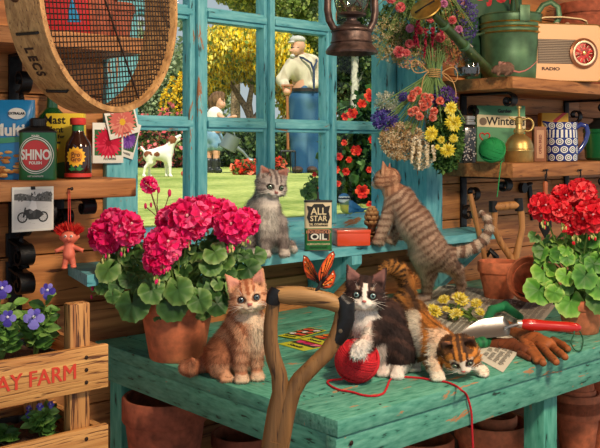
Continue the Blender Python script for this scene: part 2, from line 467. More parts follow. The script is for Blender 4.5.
# sill board with its brackets
sill = thing('window_sill_board', 'long light blue painted wooden sill board with flaking paint below the window', 'window sill', (0, 0, 0))
mb = MB(); poly = [(.965, 1.80), (1.02, WY-.001), (1.20, WY-.001), (1.2, GY-.02), (2.36, GY-.02), (2.36, WY-.001), (2.60, WY-.001), (2.53, 1.82)]
n = len(poly); vs = [(p[0], p[1], SZ-.026) for p in poly]+[(p[0], p[1], SZ) for p in poly]
mb.add(vs, [tuple(range(n-1, -1, -1)), tuple(range(n, 2*n))]+[(i, (i+1) % n, n+(i+1) % n, n+i) for i in range(n)])
mb.build('board', M_teal, sill, smooth=False)
for x in (1.27, 1.83, 2.42):
    mb = MB(); mb.prism([(0, 0), (.19, 0), (.19, -.025), (.02, -.17), (0, -.17)], -.02, .02, M=frame((x, WY-.004, SZ-.027), (0, -1, 0), (1, 0, 0), (0, 0, 1)))
    mb.build('bracket', M_tealZ, sill, smooth=False)

# ============================================================ potting table
TX0, TY0, TX1, TY1 = 1.086, 1.119, 2.75, 1.985
tab = thing('potting_table', 'large green painted wooden table with flaking boards and thick front apron', 'table', (TX0, TY0, 0))
W = TX1-TX0; Dp = TY1-TY0
mb = MB()
mb.box(0, W, 0, .135, TZ-.03, TZ, bev=.002)
for k in range(5):
    y0 = .138+k*(Dp-.138)/5
    mb.box(.088, W, y0+.0018, .138+(k+1)*(Dp-.138)/5-.0018, TZ-.03, TZ, bev=.002)
mb.build('tabletop', M_green, tab)
MB().box(0, .085, .138, Dp, TZ-.03, TZ, bev=.002).build('end_board', M_greenY, tab)
MB().box(.0, W, .004, .03, TZ-.088, TZ-.031, bev=.002).build('front_apron', M_green, tab)
MB().box(.004, .03, .03, Dp, TZ-.088, TZ-.031, bev=.002).build('side_apron', M_greenY, tab)
for (x, y) in ((.03, .03), (.03, Dp-.075), (.69, .03), (1.55, .03), (1.55, Dp-.075)):
    MB().box(x, x+.055, y, y+.055, 0, TZ-.031, bev=.002).build('leg', M_greenZ, tab)
for (x, z) in ((.035, TZ-.047), (.035, TZ-.075)):
    MB().lathe([(0, -.003), (.005, -.003), (.0035, -.0045), (0, -.005)][::-1], 10, M=frame((x, .004, z), (1, 0, 0), (0, 0, 1), (0, 1, 0))).build('bolt', M_nail, tab)
for (x, y) in ((.03, .155), (.06, .155), (.03, .30), (.06, .30), (.10, .118), (.13, .02), (.13, .118), (.44, .02)):
    MB().lathe([(.0028, 0), (.0028, .0006), (0, .001)], 8, M=T(x, y, TZ)).build('nail_head', M_nail, tab)
MB().box(.03, W-.03, .09, Dp-.02, .40, .425, bev=.002).build('lower_shelf', wood('dark_board', (84, 48, 26), (130, 80, 46), axis=0), tab)

# ============================================================ wall shelves
def shelf(x0, x1, y0, z1, th, label):
    s = thing('wall_shelf', label, 'shelf', (x0, y0, z1))
    MB().box(0, x1-x0, 0, WY-.001-y0, -th, 0, bev=.003).build('board', M_shelf, s); return s
LZ = 1.21; RZ1 = 1.515; RZ0 = 1.231
shelf(.35, 1.08, 1.78, LZ, .042, 'left wooden wall shelf carrying the polish tin and plant food bottle')
shelf(.35, 1.10, 1.78, 1.535, .036, 'wooden wall shelf seen through the sieve mesh, above the polish tin')
shelf(2.44, 3.75, 1.695, RZ1, .040, 'upper right wooden shelf carrying the radio and watering can')
shelf(2.44, 3.75, 1.695, RZ0, .049, 'lower right wooden shelf carrying the blue and white jug')

def spiral(c, r0, turns, ax, ay, start, sgn=1, n=40, shrink=.85):
    pts = []
    for i in range(n):
        t = i/(n-1); a = start+sgn*turns*2*PI*t; r = r0*(1-shrink*t)
        pts.append(Vector(c)+Vector(ax)*(math.cos(a)*r)+Vector(ay)*(math.sin(a)*r))
    return pts
def flatbar(mb, pts, wv, w, t):
    """flat strip following pts, broad along wv"""
    wv = Vector(wv).normalized(); vs = []; fs = []; k = len(pts)
    for i, p in enumerate(pts):
        d = (pts[min(i+1, k-1)]-pts[max(0, i-1)]).normalized(); nn = d.cross(wv).normalized()
        for sw, sn in ((-1, -1), (1, -1), (1, 1), (-1, 1)): vs.append(Vector(p)+wv*(w/2*sw)+nn*(t/2*sn))
    for i in range(k-1):
        for j in range(4): fs.append((i*4+j, i*4+(j+1) % 4, i*4+4+(j+1) % 4, i*4+4+j))
    fs += [(3, 2, 1, 0), tuple((k-1)*4+j for j in range(4))]
    mb.add(vs, fs)
def bracket(x, ztop, length, depth, label, w=.032, scroll=.042, twist=True):
    """black scrolled iron shelf bracket; arm under the shelf, back plate on the wall"""
    b = thing('shelf_bracket', label, 'bracket', (x, WY-.003, ztop), group=None)
    Y = Vector((0, -1, 0)); Z = Vector((0, 0, 1))
    mb = MB(); mb.box(-w/2, w/2, -.007, .0, -length, -.001, bev=.001)
    mb.build('back_plate', M_iron, b)
    mb = MB(); mb.box(-w/2, w/2, -depth, -.007, -.009, -.002, bev=.001)
    pts = [Vector((0, -depth, -.006))]+spiral((0, -depth, -.006-scroll*.62), scroll*.62, 1.35, Y, Z, PI/2, -1, 26)
    flatbar(mb, pts, (1, 0, 0), w, .005); mb.build('arm', M_iron, b)
    mb = MB()
    s1 = spiral((0, -.045, -.02-scroll), scroll*.7, 1.2, Y, Z, -PI/2-.4, 1, 26)
    s0 = spiral((0, -.03, -length*.62), scroll*.75, 1.2, Y, Z, PI/2-.8, 1, 26)
    flatbar(mb, s1, (1, 0, 0), w*.8, .005); mb.build('scroll', M_iron, b); mb = MB(); flatbar(mb, s0, (1, 0, 0), w*.8, .005)
    mb.build('scroll', M_iron, b)
    if twist:
        mb = MB(); a = s0[0]; c = s1[0]; k = 22; vs = []
        d = (c-a)
        if d.length < .02: d = Vector((0, -.06, length*.4)); a = Vector((0, -.03, -length*.5))
        ctr = [a+d*(i/(k-1)) for i in range(k)]
        dn = d.normalized(); u1 = dn.orthogonal().normalized(); u2 = dn.cross(u1)
        for i, p in enumerate(ctr):
            for j in range(4):
                an = j*PI/2+i*.5; vs.append(p+(u1*math.cos(an)+u2*math.sin(an))*.006)
        fs = [(i*4+j, i*4+(j+1) % 4, i*4+4+(j+1) % 4, i*4+4+j) for i in range(k-1) for j in range(4)]
        mb.add(vs, fs); mb.build('twisted_bar', M_iron, b)
    for z in (-length+.02, -length*.5):
        MB().ball((0, -.008, z), (.005, .003, .005), 10).build('screw', M_nail, b)
    return b
xl = ony(14, 148, WY).x; xr = ony(462, 148, WY).x; xr2 = ony(565, 148, WY).x
bracket(xl, LZ-.042, .30, .16, 'black scrolled iron bracket under left shelf behind the pinned photograph')
bracket(xl, 1.535-.036, .24, .14, 'black iron bracket high on left wall beside the sieve rim')
bracket(.99, LZ-.042, .09, .15, 'short curled black iron bracket under left shelf near the window trim', twist=False, scroll=.03)
bracket(xr, RZ0-.049, .22, .18, 'twisted black iron bracket under lower right shelf above the striped kitten tail')
bracket(xr, RZ1-.04, .20, .2, 'black iron bracket under upper right shelf behind the green twine ball')
bracket(xr2, RZ1-.04, .20, .17, 'black iron bracket under upper right shelf above the blue jug')
bracket(xr2, RZ0-.049, .16, .17, 'black iron bracket under lower right shelf behind the red geranium')

# two scrolled iron holders low on the left plank wall
for (py, lb) in ((254, 'upper of two curled black iron hooks on wall above the violets'), (282, 'lower of two curled black iron hooks on wall above the violets')):
    p = ony(13, py, WY); h = thing('curled_hook', lb, 'hook', (p.x, WY-.004, p.z))
    mb = MB(); c = Vector((.0, -.055, 0)); pts = [Vector((0, -.004, .035)), Vector((0, -.03, .03))]+spiral(c, .027, 1.4, (0, -1, 0), (0, 0, 1), PI/2+.3, -1, 30)
    flatbar(mb, pts, (1, 0, 0), .035, .005); mb.build('curl', M_iron, h)
    MB().box(-.02, .02, -.005, .001, -.005, .05, bev=.001).build('plate', M_iron, h)

# ============================================================ camera, light
cam = bpy.data.cameras.new('camera'); co = bpy.data.objects.new('camera', cam); COL.objects.link(co)
co.location = CAM; co.rotation_euler = (PI/2, 0, YAW); cam.sensor_width = 36; cam.lens = 36*F/600
cam.shift_x = 0; cam.shift_y = -(224-HY)/600; cam.clip_start = .05; cam.clip_end = 500; S.camera = co
S.view_settings.view_transform = 'Standard'; S.view_settings.look = 'None'; S.view_settings.gamma = 1; S.view_settings.exposure = 0.0
S.view_settings.use_curve_mapping = False
w = bpy.data.worlds.new('world'); S.world = w; w.use_nodes = True; nt = w.node_tree
bg = nt.nodes['Background']; tc = nd(nt, 'ShaderNodeTexCoord'); sp = nd(nt, 'ShaderNodeSeparateXYZ'); rp = nd(nt, 'ShaderNodeValToRGB')
nt.links.new(tc.outputs['Generated'], sp.inputs[0]); nt.links.new(sp.outputs['Z'], rp.inputs[0]); nt.links.new(rp.outputs[0], bg.inputs[0])
e = rp.color_ramp.elements; e[0].position = 0; e[0].color = L4((226, 234, 238)); e[1].position = .6; e[1].color = L4((178, 208, 232))
bg.inputs[1].default_value = .68
def light(kind, name, loc, target, power, col, size=1, angle=None):
    l = bpy.data.lights.new(name, kind); l.energy = power; l.color = lin(col)
    if kind == 'AREA': l.size = size; l.shape = 'DISK'
    if kind == 'SUN': l.angle = angle
    o = bpy.data.objects.new(name, l); COL.objects.link(o); o.location = loc
    o.rotation_euler = (Vector(target)-Vector(loc)).to_track_quat('-Z', 'Y').to_euler(); return o
# the sun stands behind the shed, to the right: it lights the garden and comes in through the open front
light('SUN', 'sun', (0, 0, 5), (1.6, 3.2, 0), 5.3, (255, 244, 222), angle=.03)
# added key light aimed down at the table, with no fixture behind it
light('AREA', 'added_key_light', (1.0, .10, 2.2), (1.75, 1.7, .9), 38, (255, 232, 200), .30)
light('AREA', 'added_side_fill', (2.6, .35, 2.1), (2.7, 1.9, 1.2), 11, (255, 220, 178), .35)  # added warm fill to brighten the right shelves, no lamp stands there
# ============================================================ garden outside
def lawn_material():
    m, nt, b = newmat('lawn'); tc = nd(nt, 'ShaderNodeTexCoord')
    n = nd(nt, 'ShaderNodeTexNoise'); n.inputs['Scale'].default_value = .55; n.inputs['Detail'].default_value = 8; n.inputs['Roughness'].default_value = .7
    f = nd(nt, 'ShaderNodeTexNoise'); f.inputs['Scale'].default_value = 22; f.inputs['Detail'].default_value = 5
    nt.links.new(tc.outputs['Object'], n.inputs[0]); nt.links.new(tc.outputs['Object'], f.inputs[0])
    r = nd(nt, 'ShaderNodeValToRGB'); e = r.color_ramp.elements; e[0].position = .38; e[0].color = L4((112, 138, 42)); e[1].position = .62; e[1].color = L4((196, 200, 110))
    ad = nd(nt, 'ShaderNodeMath', operation='MULTIPLY_ADD'); ad.inputs[1].default_value = .5; ad.inputs[2].default_value = -.22
    nt.links.new(f.outputs[0], ad.inputs[0]); a2 = nd(nt, 'ShaderNodeMath', operation='ADD'); nt.links.new(n.outputs[0], a2.inputs[0]); nt.links.new(ad.outputs[0], a2.inputs[1])
    nt.links.new(a2.outputs[0], r.inputs[0]); nt.links.new(r.outputs[0], b.inputs['Base Color']); b.inputs['Roughness'].default_value = .9
    bp = nd(nt, 'ShaderNodeBump'); bp.inputs['Distance'].default_value = .03; nt.links.new(f.outputs[0], bp.inputs['Height']); nt.links.new(bp.outputs[0], b.inputs['Normal'])
    return m
M_lawn = lawn_material()
mb = MB(); mb.box(-30, 60, WY+.21, 70, GZ-1.0, GZ); struct(mb.build('ground', M_lawn, smooth=False))
M_leaf = vcol('leaf_pattern', .6, .3, translucent=.25)
M_petal = vcol('petal_pattern', .65, .2, translucent=.2)
M_bark = plain('bark', (150, 122, 98), .9, bump=.8, bscale=30, var=.3)
def gp(px, Z, z=GZ): return tbl(px, Z, z)
def leafcloud(blobs, n, size, cols, seed, flat=.0, clumps=None, aspect=1.8, shell=.55):
    """leaves as small folded blades filling a set of ellipsoids"""
    rs = np.random.default_rng(seed); vol = np.array([b[1][0]*b[1][1]*b[1][2] for b in blobs])**(2/3); pr = vol/vol.sum()
    k = rs.choice(len(blobs), n, p=pr); C = np.array([b[0] for b in blobs])[k]; Rr = np.array([b[1] for b in blobs])[k]
    d = rs.normal(size=(n, 3)); d /= np.linalg.norm(d, axis=1)[:, None]
    bump = 1+.16*vnoise(d*3+k[:, None], 2., seed)
    r = (shell+(1-shell)*rs.random((n, 1)))*bump[:, None]
    p = C+d*r*Rr
    a = rs.normal(size=(n, 3)); a /= np.linalg.norm(a, axis=1)[:, None]; a = a*.8+d*.4+np.array([0, 0, -.2]); a /= np.linalg.norm(a, axis=1)[:, None]
    w = np.cross(a, rs.normal(size=(n, 3))); w /= np.linalg.norm(w, axis=1)[:, None]
    s = size*(.6+.8*rs.random((n, 1)))
    V = np.stack([p-a*s*.5, p+w*s/aspect/1.4, p+a*s*.5, p-w*s/aspect/1.4], 1).reshape(-1, 3)
    Fc = np.arange(4*n).reshape(-1, 4)
    cl = np.array([lin(c) for c in cols]); ci = rs.choice(len(cols), n)
    cc = cl[ci]*(.75+.5*rs.random((n, 1)))
    return V, Fc, np.repeat(cc, 4, 0)
def cloud(name, parent, blobs, n, size, cols, seed, mat=None, **k):
    V, Fc, C = leafcloud(blobs, n, size, cols, seed, **k)
    return np_mesh(name, V, Fc, C, mat or M_leaf, parent, smooth=False)
GREENS = [(62, 86, 38), (92, 116, 52), (118, 138, 66), (48, 70, 36), (140, 152, 86)]
DGREENS = [(46, 70, 36), (62, 88, 44), (84, 108, 56), (36, 56, 32), (104, 122, 70)]
def twigs(mb, base, blobs, r, seed, m=0):
    q = random.Random(seed); base = Vector(base)
    for c, rr in blobs:
        c = Vector(c); mid = (base+c)/2+Vector((q.uniform(-.15, .15)*rr[0], 0, q.uniform(0, .2)*rr[2]))
        pts = [base.lerp(mid, t/3) for t in range(3)]+[mid.lerp(c, t/4) for t in range(5)]
        mb.tube(pts, [r*(1-.75*i/7) for i in range(8)], 7, m)
def bush(name, label, cat, px0, px1, pytop, Z, n, size, cols, seed, group=None, flowers=None, pybase=None, dep=.6, z0=GZ, blobn=6, parts=True):
    """a shrub standing on the lawn, its outline given by pixel columns"""
    base = gp((px0+px1)/2, Z, z0); w = (px1-px0)/F*Z; h = (HY-pytop)/F*Z+CAMZ-z0
    t = thing(name, label, cat, base, YAW, group); q = random.Random(seed)
    blobs = []
    for i in range(blobn):
        u = (i+.5)/blobn; x = (u-.5)*w*.8; hh = h*(.78+.22*q.random())
        blobs.append(((x, q.uniform(-.2, .2)*dep, hh*.52), (w/blobn*1.15, dep, hh*.5)))
        blobs.append(((x+q.uniform(-.1, .1)*w/blobn, q.uniform(-.1, .3)*dep, h*.3), (w/blobn*1.2, dep, h*.3)))
    cloud('foliage', t, blobs, n, size, cols, seed)
    mb = MB(); twigs(mb, (0, 0, 0), blobs[::2], min(.05, h*.03), seed); mb.build('stem', M_bark, t)
    if flowers:
        nm, fn, fs, fc = flowers
        V, Fc, C = leafcloud([(b[0], [r*1.05 for r in b[1]]) for b in blobs], fn, fs, fc, seed+50, aspect=1.2, shell=.95)
        o = np_mesh(nm, V, Fc, C, M_petal, t, smooth=False); o['kind'] = 'stuff'
    return t
# background hedges and trees, far to near
bush('hedge', 'long dark green hedge at the back of the lawn behind the white dog', 'hedge', -60, 215, 112, 15.5, 26000, .075, DGREENS, 3, dep=.7, blobn=15)
bush('hedge', 'low dark hedge behind the girl and the red flower clump', 'hedge', 200, 300, 126, 15.2, 12000, .07, DGREENS, 5, dep=.6, blobn=7)
bush('hedge', 'dark hedge on the lawn edge behind the man in blue trousers', 'hedge', 288, 420, 112, 15.8, 14000, .075, DGREENS, 6, dep=.7, blobn=8)
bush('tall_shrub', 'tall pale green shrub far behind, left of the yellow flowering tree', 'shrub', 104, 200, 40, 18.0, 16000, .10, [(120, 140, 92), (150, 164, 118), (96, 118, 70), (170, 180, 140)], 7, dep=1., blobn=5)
bush('pink_shrub', 'shrub with pink red blossom behind the dog, left window column', 'shrub', 138, 190, 103, 14.6, 7000, .07, GREENS, 8, flowers=('blossom', 1000, .065, [(206, 84, 92), (232, 122, 128)]), dep=.5, blobn=4)
def tree(name, label, px, Z, trunk, blobs_px, n, size, cols, seed, fl=None, cat='tree', bark=None):
    base = gp(px, Z); t = thing(name, label, cat, base, YAW); k = Z/F
    L = lambda x, y, d: Vector(((x-px)*k, d, (HY-y)*k+CAMZ-GZ))
    mb = MB()
    for tr in trunk:
        pts = [L(*q[:3]) for q in tr]; mb.tube(pts, [q[3] for q in tr], 8)
    mb.build('trunk', bark or M_bark, t)
    blobs = [(L(x, y, d), (rx*k, rd, rz*k)) for x, y, d, rx, rd, rz in blobs_px]
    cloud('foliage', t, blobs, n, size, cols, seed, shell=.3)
    if fl:
        nm, fn, fs, fc, asp = fl; V, Fc, C = leafcloud(blobs, fn, fs, fc, seed+9, aspect=asp, shell=.55)
        V = V.reshape(-1, 4, 3); c = V.mean(1, keepdims=True); V = c+(V-c)*np.array([.8, .8, 1.7]); o = np_mesh(nm, V.reshape(-1, 3), Fc, C, M_petal, t, smooth=False); o['kind'] = 'stuff'
    return t
# yellow flowering tree
tree('laburnum_tree', 'tree covered with hanging yellow blossom behind the girl and man', 250, 16.0,
     [[(254, 165, 0, .10), (253, 135, 0, .085), (251, 118, 0, .075), (246, 108, 0, .06), (236, 92, .1, .045), (226, 78, .1, .04)],
      [(251, 120, 0, .06), (249, 104, 0, .055), (252, 88, -.1, .04), (254, 66, -.1, .04)], [(252, 124, 0, .08), (262, 108, .1, .06), (274, 92, .2, .03)]],
     [(215, 58, 0, 26, 1.0, 30), (238, 46, -.2, 30, 1.0, 24), (268, 52, 0, 26, 1.0, 30), (250, 62, .3, 34, .9, 22), (290, 62, .3, 24, .8, 28), (300, 84, .4, 12, .6, 22), (214, 84, .2, 16, .7, 20), (268, 82, .4, 20, .7, 16), (292, 92, .3, 18, .6, 26)],
     7000, .09, [(110, 132, 56), (140, 156, 66), (170, 172, 78)], 21, ('blossom', 30000, .05, [(250, 212, 44), (255, 228, 84), (236, 190, 34), (255, 238, 130)], 1.6))
bush('laburnum_shrub', 'small yellow flowering shrub seen in the left window column', 'shrub', 166, 200, 62, 16.6, 4500, .09, GREENS, 31, flowers=('blossom', 8000, .05, [(246, 206, 40), (252, 222, 80), (226, 176, 24)]), dep=.5, blobn=3)
tree('tall_tree', 'pale stemmed tree with light green leaves above the man', 290, 21.0, [[(286, 165, 0, .12), (287, 90, 0, .1), (286, 20, 0, .08), (285, -40, 0, .04)], [(300, 165, 0, .1), (302, 60, 0, .09), (303, -30, 0, .04)]],
     [(290, 10, 0, 26, 1.4, 24), (312, 26, .2, 18, 1.2, 22), (270, -20, 0, 34, 1.4, 20), (320, 70, .5, 18, 1, 36), (312, -20, 0, 30, 1.4, 26)], 20000, .10, [(120, 140, 60), (156, 166, 84), (92, 116, 50), (178, 184, 110)], 41)
tree('tall_tree', 'tree with yellow green crown rising over the yellow blossom', 232, 22.0, [[(235, 165, 0, .14), (236, 40, 0, .1), (238, -10, 0, .05)]],
     [(246, 4, 0, 18, 1.4, 12), (232, -16, 0, 30, 1.4, 20), (258, 8, 0, 10, 1.2, 12)], 12000, .10, [(160, 170, 90), (190, 190, 100), (132, 150, 70), (216, 204, 90)], 42)
tree('birch_tree', 'birch with pale trunk among dark green leaves in the right window column', 356, 17.0, [[(352, 165, 0, .09), (354, 110, 0, .08), (355, 60, 0, .07), (354, 0, 0, .04)], [(355, 92, 0, .05), (364, 66, .1, .03), (370, 50, .1, .02)]],
     [(350, 40, .6, 24, 1., 30), (372, 60, .6, 24, 1., 34), (344, 88, .7, 20, .9, 30), (368, 108, .6, 24, .9, 30), (396, 60, .6, 20, 1, 60), (350, -10, 0, 34, 1.2, 30)], 22000, .085, DGREENS+[(110, 130, 64)], 43,
     bark=plain('birch_bark', (206, 200, 184), .8, bump=.3, var=.2, bscale=12))
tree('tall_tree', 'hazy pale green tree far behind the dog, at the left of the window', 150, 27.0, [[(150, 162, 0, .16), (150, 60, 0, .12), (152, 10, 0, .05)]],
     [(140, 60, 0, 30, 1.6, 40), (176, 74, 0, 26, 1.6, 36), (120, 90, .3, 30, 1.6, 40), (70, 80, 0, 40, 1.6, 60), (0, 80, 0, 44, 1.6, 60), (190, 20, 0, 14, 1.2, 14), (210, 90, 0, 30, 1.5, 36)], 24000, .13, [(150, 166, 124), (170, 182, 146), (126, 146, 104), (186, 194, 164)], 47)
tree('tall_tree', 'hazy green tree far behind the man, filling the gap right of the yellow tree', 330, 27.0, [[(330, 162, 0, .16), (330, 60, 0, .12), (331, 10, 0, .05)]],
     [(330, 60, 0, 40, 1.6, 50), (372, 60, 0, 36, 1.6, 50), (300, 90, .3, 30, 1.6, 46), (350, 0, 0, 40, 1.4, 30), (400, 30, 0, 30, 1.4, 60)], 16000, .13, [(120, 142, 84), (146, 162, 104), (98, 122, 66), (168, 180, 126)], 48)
# nearer planting
bush('rose_bush', 'rose bush full of red blooms beside the window behind the blue tit', 'rose bush', 326, 402, 84, 5.2, 5200, .055, [(48, 84, 40), (70, 108, 52), (38, 66, 34), (96, 130, 70)], 51, dep=.28, blobn=4)
rb = [o for o in COL.objects if o.name.startswith('rose_bush')][0]
def rose(parent, c, r, seed, cols=((214, 44, 34), (240, 84, 56), (176, 24, 24))):
    q = random.Random(seed); mb = MB()
    for ring, (n, tilt, rr) in enumerate(((6, 1.15, 1.), (5, .8, .75), (3, .35, .45))):
        for i in range(n):
            a = 2*PI*i/n+ring*.5+q.uniform(-.15, .15); M = Matrix.Translation(c) @ Euler((PI/2-.2, 0, 0)).to_matrix().to_4x4() @ Matrix.Rotation(a, 4, 'Z') @ Matrix.Rotation(-(PI/2-tilt), 4, 'Y')
            col = lin(cols[q.randrange(3)]); vs = [(0, 0, 0), (r*.5, -r*.42, .1*r), (r, -r*.25, .0), (r*1.05*rr, 0, .1*r), (r, r*.25, 0), (r*.5, r*.42, .1*r)]
            vs = [tuple(x*rr for x in v) for v in vs]; mb.add(vs, [(0, 1, 3), (1, 2, 3), (0, 3, 5), (3, 4, 5)], col=col, M=M)
    return mb.build('bloom', M_petal, parent)
k = 5.0/F
for i, (x, y, r) in enumerate([(371, 96, 9), (362, 104, 6), (352, 114, 7), (345, 117, 5), (378, 90, 5), (356, 151, 7), (349, 160, 4), (339, 157, 5), (336, 170, 5), (362, 192, 9), (369, 170, 4), (346, 172, 5), (344, 143, 4), (372, 140, 5), (333, 132, 5), (366, 127, 5), (338, 184, 4), (380, 155, 6), (370, 205, 5), (334, 108, 4)]):
    w_ = P(x, y, 4.85); rose(rb, rb.matrix_basis.inverted() @ w_, r*k*.85, i)
def clump(label, px, Z, w, h, seed, cols, n=26, name='flower_clump', leaf=GREENS):
    """low bed of flowers"""
    t = thing(name, label, 'flowers', gp(px, Z), YAW); k = Z/F
    bl = [((q*w*k, 0, h*k*.4), (w*k*.4, w*k*.35, h*k*.42)) for q in (-.3, 0, .3)]
    cloud('foliage', t, bl, 1100, .05*Z/8, leaf, seed); V, Fc, C = leafcloud([(b[0], [r*1.12 for r in b[1]]) for b in bl], n*9, .055*Z/8, cols, seed+1, aspect=1.1, shell=.9)
    o = np_mesh('petals', V, Fc, C, M_petal, t, smooth=False); o['kind'] = 'stuff'; return t
clump('clump of coral red flowers on the lawn between the girl and the silver kitten', 248, 10.6, 21, 15, 60, [(236, 92, 66), (244, 128, 96), (214, 62, 48)])
clump('small red flowers growing at the foot of the garden fork', 279, 10.8, 9, 17, 62, [(232, 70, 52), (240, 110, 80)], 12)
clump('low red flowers under the hedge behind the dog, far back', 196, 14.2, 14, 8, 64, [(214, 62, 60), (226, 100, 110)], 10)
# little red flowering plant outside behind the oil tin
t = thing('potted_seedling', 'small red flowered plant outside the glass behind the oil tin', 'plant', (*gp(317, 3.35, 1.031).xy, 1.0305), YAW); k = 3.35/F
z0 = 1.0305
mb = MB()
for a in range(5): mb.tube([(0, 0, 0), ((a-2)*.006, 0, .07), ((a-2)*.018, 0, .12+.01*(a % 2))], .0016, 5)
mb.build('stem', plain('stem_green', (84, 120, 56), .6), t)
cloud('foliage', t, [((0, 0, .11), (.055, .03, .045)), ((-.02, 0, .085), (.04, .03, .03))], 260, .026, [(84, 128, 60), (112, 150, 78), (60, 100, 46)], 66, shell=.2)
for i, (x, z) in enumerate(((.012, .10), (.03, .13), (-.01, .15), (.022, .075))): rose(t, Vector((x, -.03, z)), .011, 90+i)
# red ball on the lawn
p = gp(184, 9.9); b = MB(); b.ball((0, 0, .034), .034, 20)
tag(b.build('ball', plain('red_ball', (206, 76, 56), .5), None, loc=p), 'small red ball lying on the lawn in front of the dog', 'ball')

# ------------------------------------------------------------ creatures outside
class Pix:
    """design frame of a figure: picture columns and rows at its own distance, turned into its local axes"""
    def __init__(s, px, py, Z, z0=None):
        s.Z = Z; s.o = P(px, py, Z) if z0 is None else tbl(px, Z, z0)
        s.Mi = (Matrix.Translation(s.o) @ Matrix.Rotation(YAW, 4, 'Z')).inverted()
    def __call__(s, px, py, d=0): return tuple(s.Mi @ P(px, py, s.Z+d))
    def g(s, px, d, z): return tuple(s.Mi @ tbl(px, s.Z+d, z))
    @property
    def k(s): return s.Z/F
def body_mesh(name, prims, h, colf, parent, mat, k=None):
    pos, fc, nr = nets(prims, h); return np_mesh(name, pos, fc, colf(pos, nr), mat, parent), pos, fc, nr
M_cloth = vcol('cloth_pattern', .85, .15); M_skin = vcol('skin_pattern', .55, .35); M_fur = vcol('fur_pattern', .8, .2)

# the man, leaning on a fork
L = Pix(306, 173, 11.4, GZ); k = L.k
man = thing('person', 'man seen from behind in cream shirt, blue trousers and braces, leaning on fork', 'person', L.o, YAW)
body = [('e', L(298, 46, -.02), (7.0*k, .10, 8.6*k), None, .03), ('e', L(295, 51, -.10), (4.2*k, .06, 4.6*k), None, .02), ('e', L(290.2, 50.5, -.14), (1.6*k, .018, 1.4*k), None, .015),
        ('c', L(300, 54, .02), L(302, 62, .05), .055, .06, .02), ('c', L(302, 66, .05), L(304, 84, .04), .15, .15, .05),
        ('c', L(303, 92, .04), L(304, 100, .04), .15, .15, .04), ('c', L(300, 102, 0), L(300, 166, 0), .09, .05, .04), ('c', L(314, 102, .1), L(313, 166, .08), .09, .05, .04),
        ('c', L(292, 64, -.1), L(281, 81, -.12), .05, .045, .02), ('c', L(281, 81, -.12), L(286, 90, -.3), .045, .03, .02), ('e', L(287, 92, -.33), (.045, .05, .04), None, .02)]
skin = lambda p, n: A3((222, 164, 134), len(p))*(1+.05*vnoise(p, 20))[:, None]
body_mesh('body', body, .014, skin, man, M_skin)
shirt = [('c', L(299, 61.5, .03), L(311, 63, .1), .115, .115, .05), ('c', L(304, 67, .05), L(307, 87, .05), .155, .165, .05), ('e', L(297, 70, -.03), (.11, .12, .16), None, .04),
         ('c', L(292, 64, -.08), L(282, 80, -.12), .085, .075, .05), ('c', L(282, 80, -.12), L(286, 87, -.26), .075, .055, .03), ('c', L(318, 66, .1), L(322, 80, .05), .08, .07, .05), ('c', L(322, 80, .05), L(312, 86, -.1), .07, .05, .03)]
def fshirt(p, n):
    c = A3((214, 200, 176), len(p)); w = vnoise(p*np.array([1, 1, .5]), 26, 2); return mixc(c, A3((170, 154, 130), len(p)), np.clip(w*1.6, 0, .7))
body_mesh('shirt', shirt, .014, fshirt, man, M_cloth)
tr = [('c', L(306, 91, .04), L(306, 98, .04), .165, .175, .05), ('c', L(300, 100, .0), L(299, 135, 0), .145, .115, .04), ('c', L(299, 135, 0), L(300, 170, 0), .12, .105, .04),
      ('c', L(313, 100, .08), L(314, 135, .08), .155, .12, .06), ('c', L(314, 135, .08), L(314, 170, .06), .12, .105, .04)]
def fjean(p, n):
    c = A3((44, 84, 124), len(p)); return mixc(c, A3((104, 142, 172), len(p)), np.clip(vnoise(p*np.array([1, 1, .45]), 14, 4)*.9, 0, .7))
body_mesh('trousers', tr, .014, fjean, man, M_cloth)
mb = MB(); mb.lathe([(.213, -.022), (.218, -.02), (.218, .02), (.213, .022)], 28, M=Matrix.Translation(L(305, 90.5, .04)) @ Matrix.Diagonal((.94, .9, 1, 1)))
mb.build('belt', plain('belt_leather', (40, 32, 30), .5), man)
def strap(mb, pts, w, nrm=(0, -1, 0), t=.012):
    pts = [Vector(p) for p in pts]; nrm = Vector(nrm); k = len(pts); vs = []; fs = []
    for i, p in enumerate(pts):
        d = (pts[min(i+1, k-1)]-pts[max(0, i-1)]).normalized(); s_ = d.cross(nrm).normalized()
        for a, b in ((-1, 0), (1, 0), (1, 1), (-1, 1)): vs.append(p+s_*w/2*a+nrm*t*b)
    for i in range(k-1):
        for j in range(4): fs.append((i*4+j, i*4+(j+1) % 4, i*4+4+(j+1) % 4, i*4+4+j))
    fs += [(3, 2, 1, 0), tuple((k-1)*4+j for j in range(4))]; mb.add(vs, fs)
mb = MB(); strap(mb, [L(296, 56.5, -.03), L(303, 58, -.12), L(311, 63, -.13), L(314, 72, -.13), L(314, 89, -.16)], 2.0*k)
strap(mb, [L(316, 59, .02), L(317, 61, -.05), L(314, 67, -.12), L(314, 72, -.13)], 1.8*k); mb.build('braces', plain('navy_braces', (38, 52, 84), .8), man)
cap = [('e', L(297.5, 40, -.01), (8.0*k, .12, 4.4*k), None, .02), ('e', L(291, 42.5, -.09), (3.6*k, .07, 1.2*k), None, .02)]
body_mesh('flat_cap', cap, .013, lambda p, n: A3((196, 190, 182), len(p))*(1+.1*vnoise(p, 40))[:, None], man, M_cloth)
hair = [('e', L(300, 46, .01), (5.4*k, .09, 4.6*k), None, .02), ('e', L(292.6, 56, -.13), (2.4*k, .035, 2.0*k), None, .02)]
body_mesh('grey_hair', hair, .012, lambda p, n: A3((206, 202, 196), len(p)), man, M_cloth)
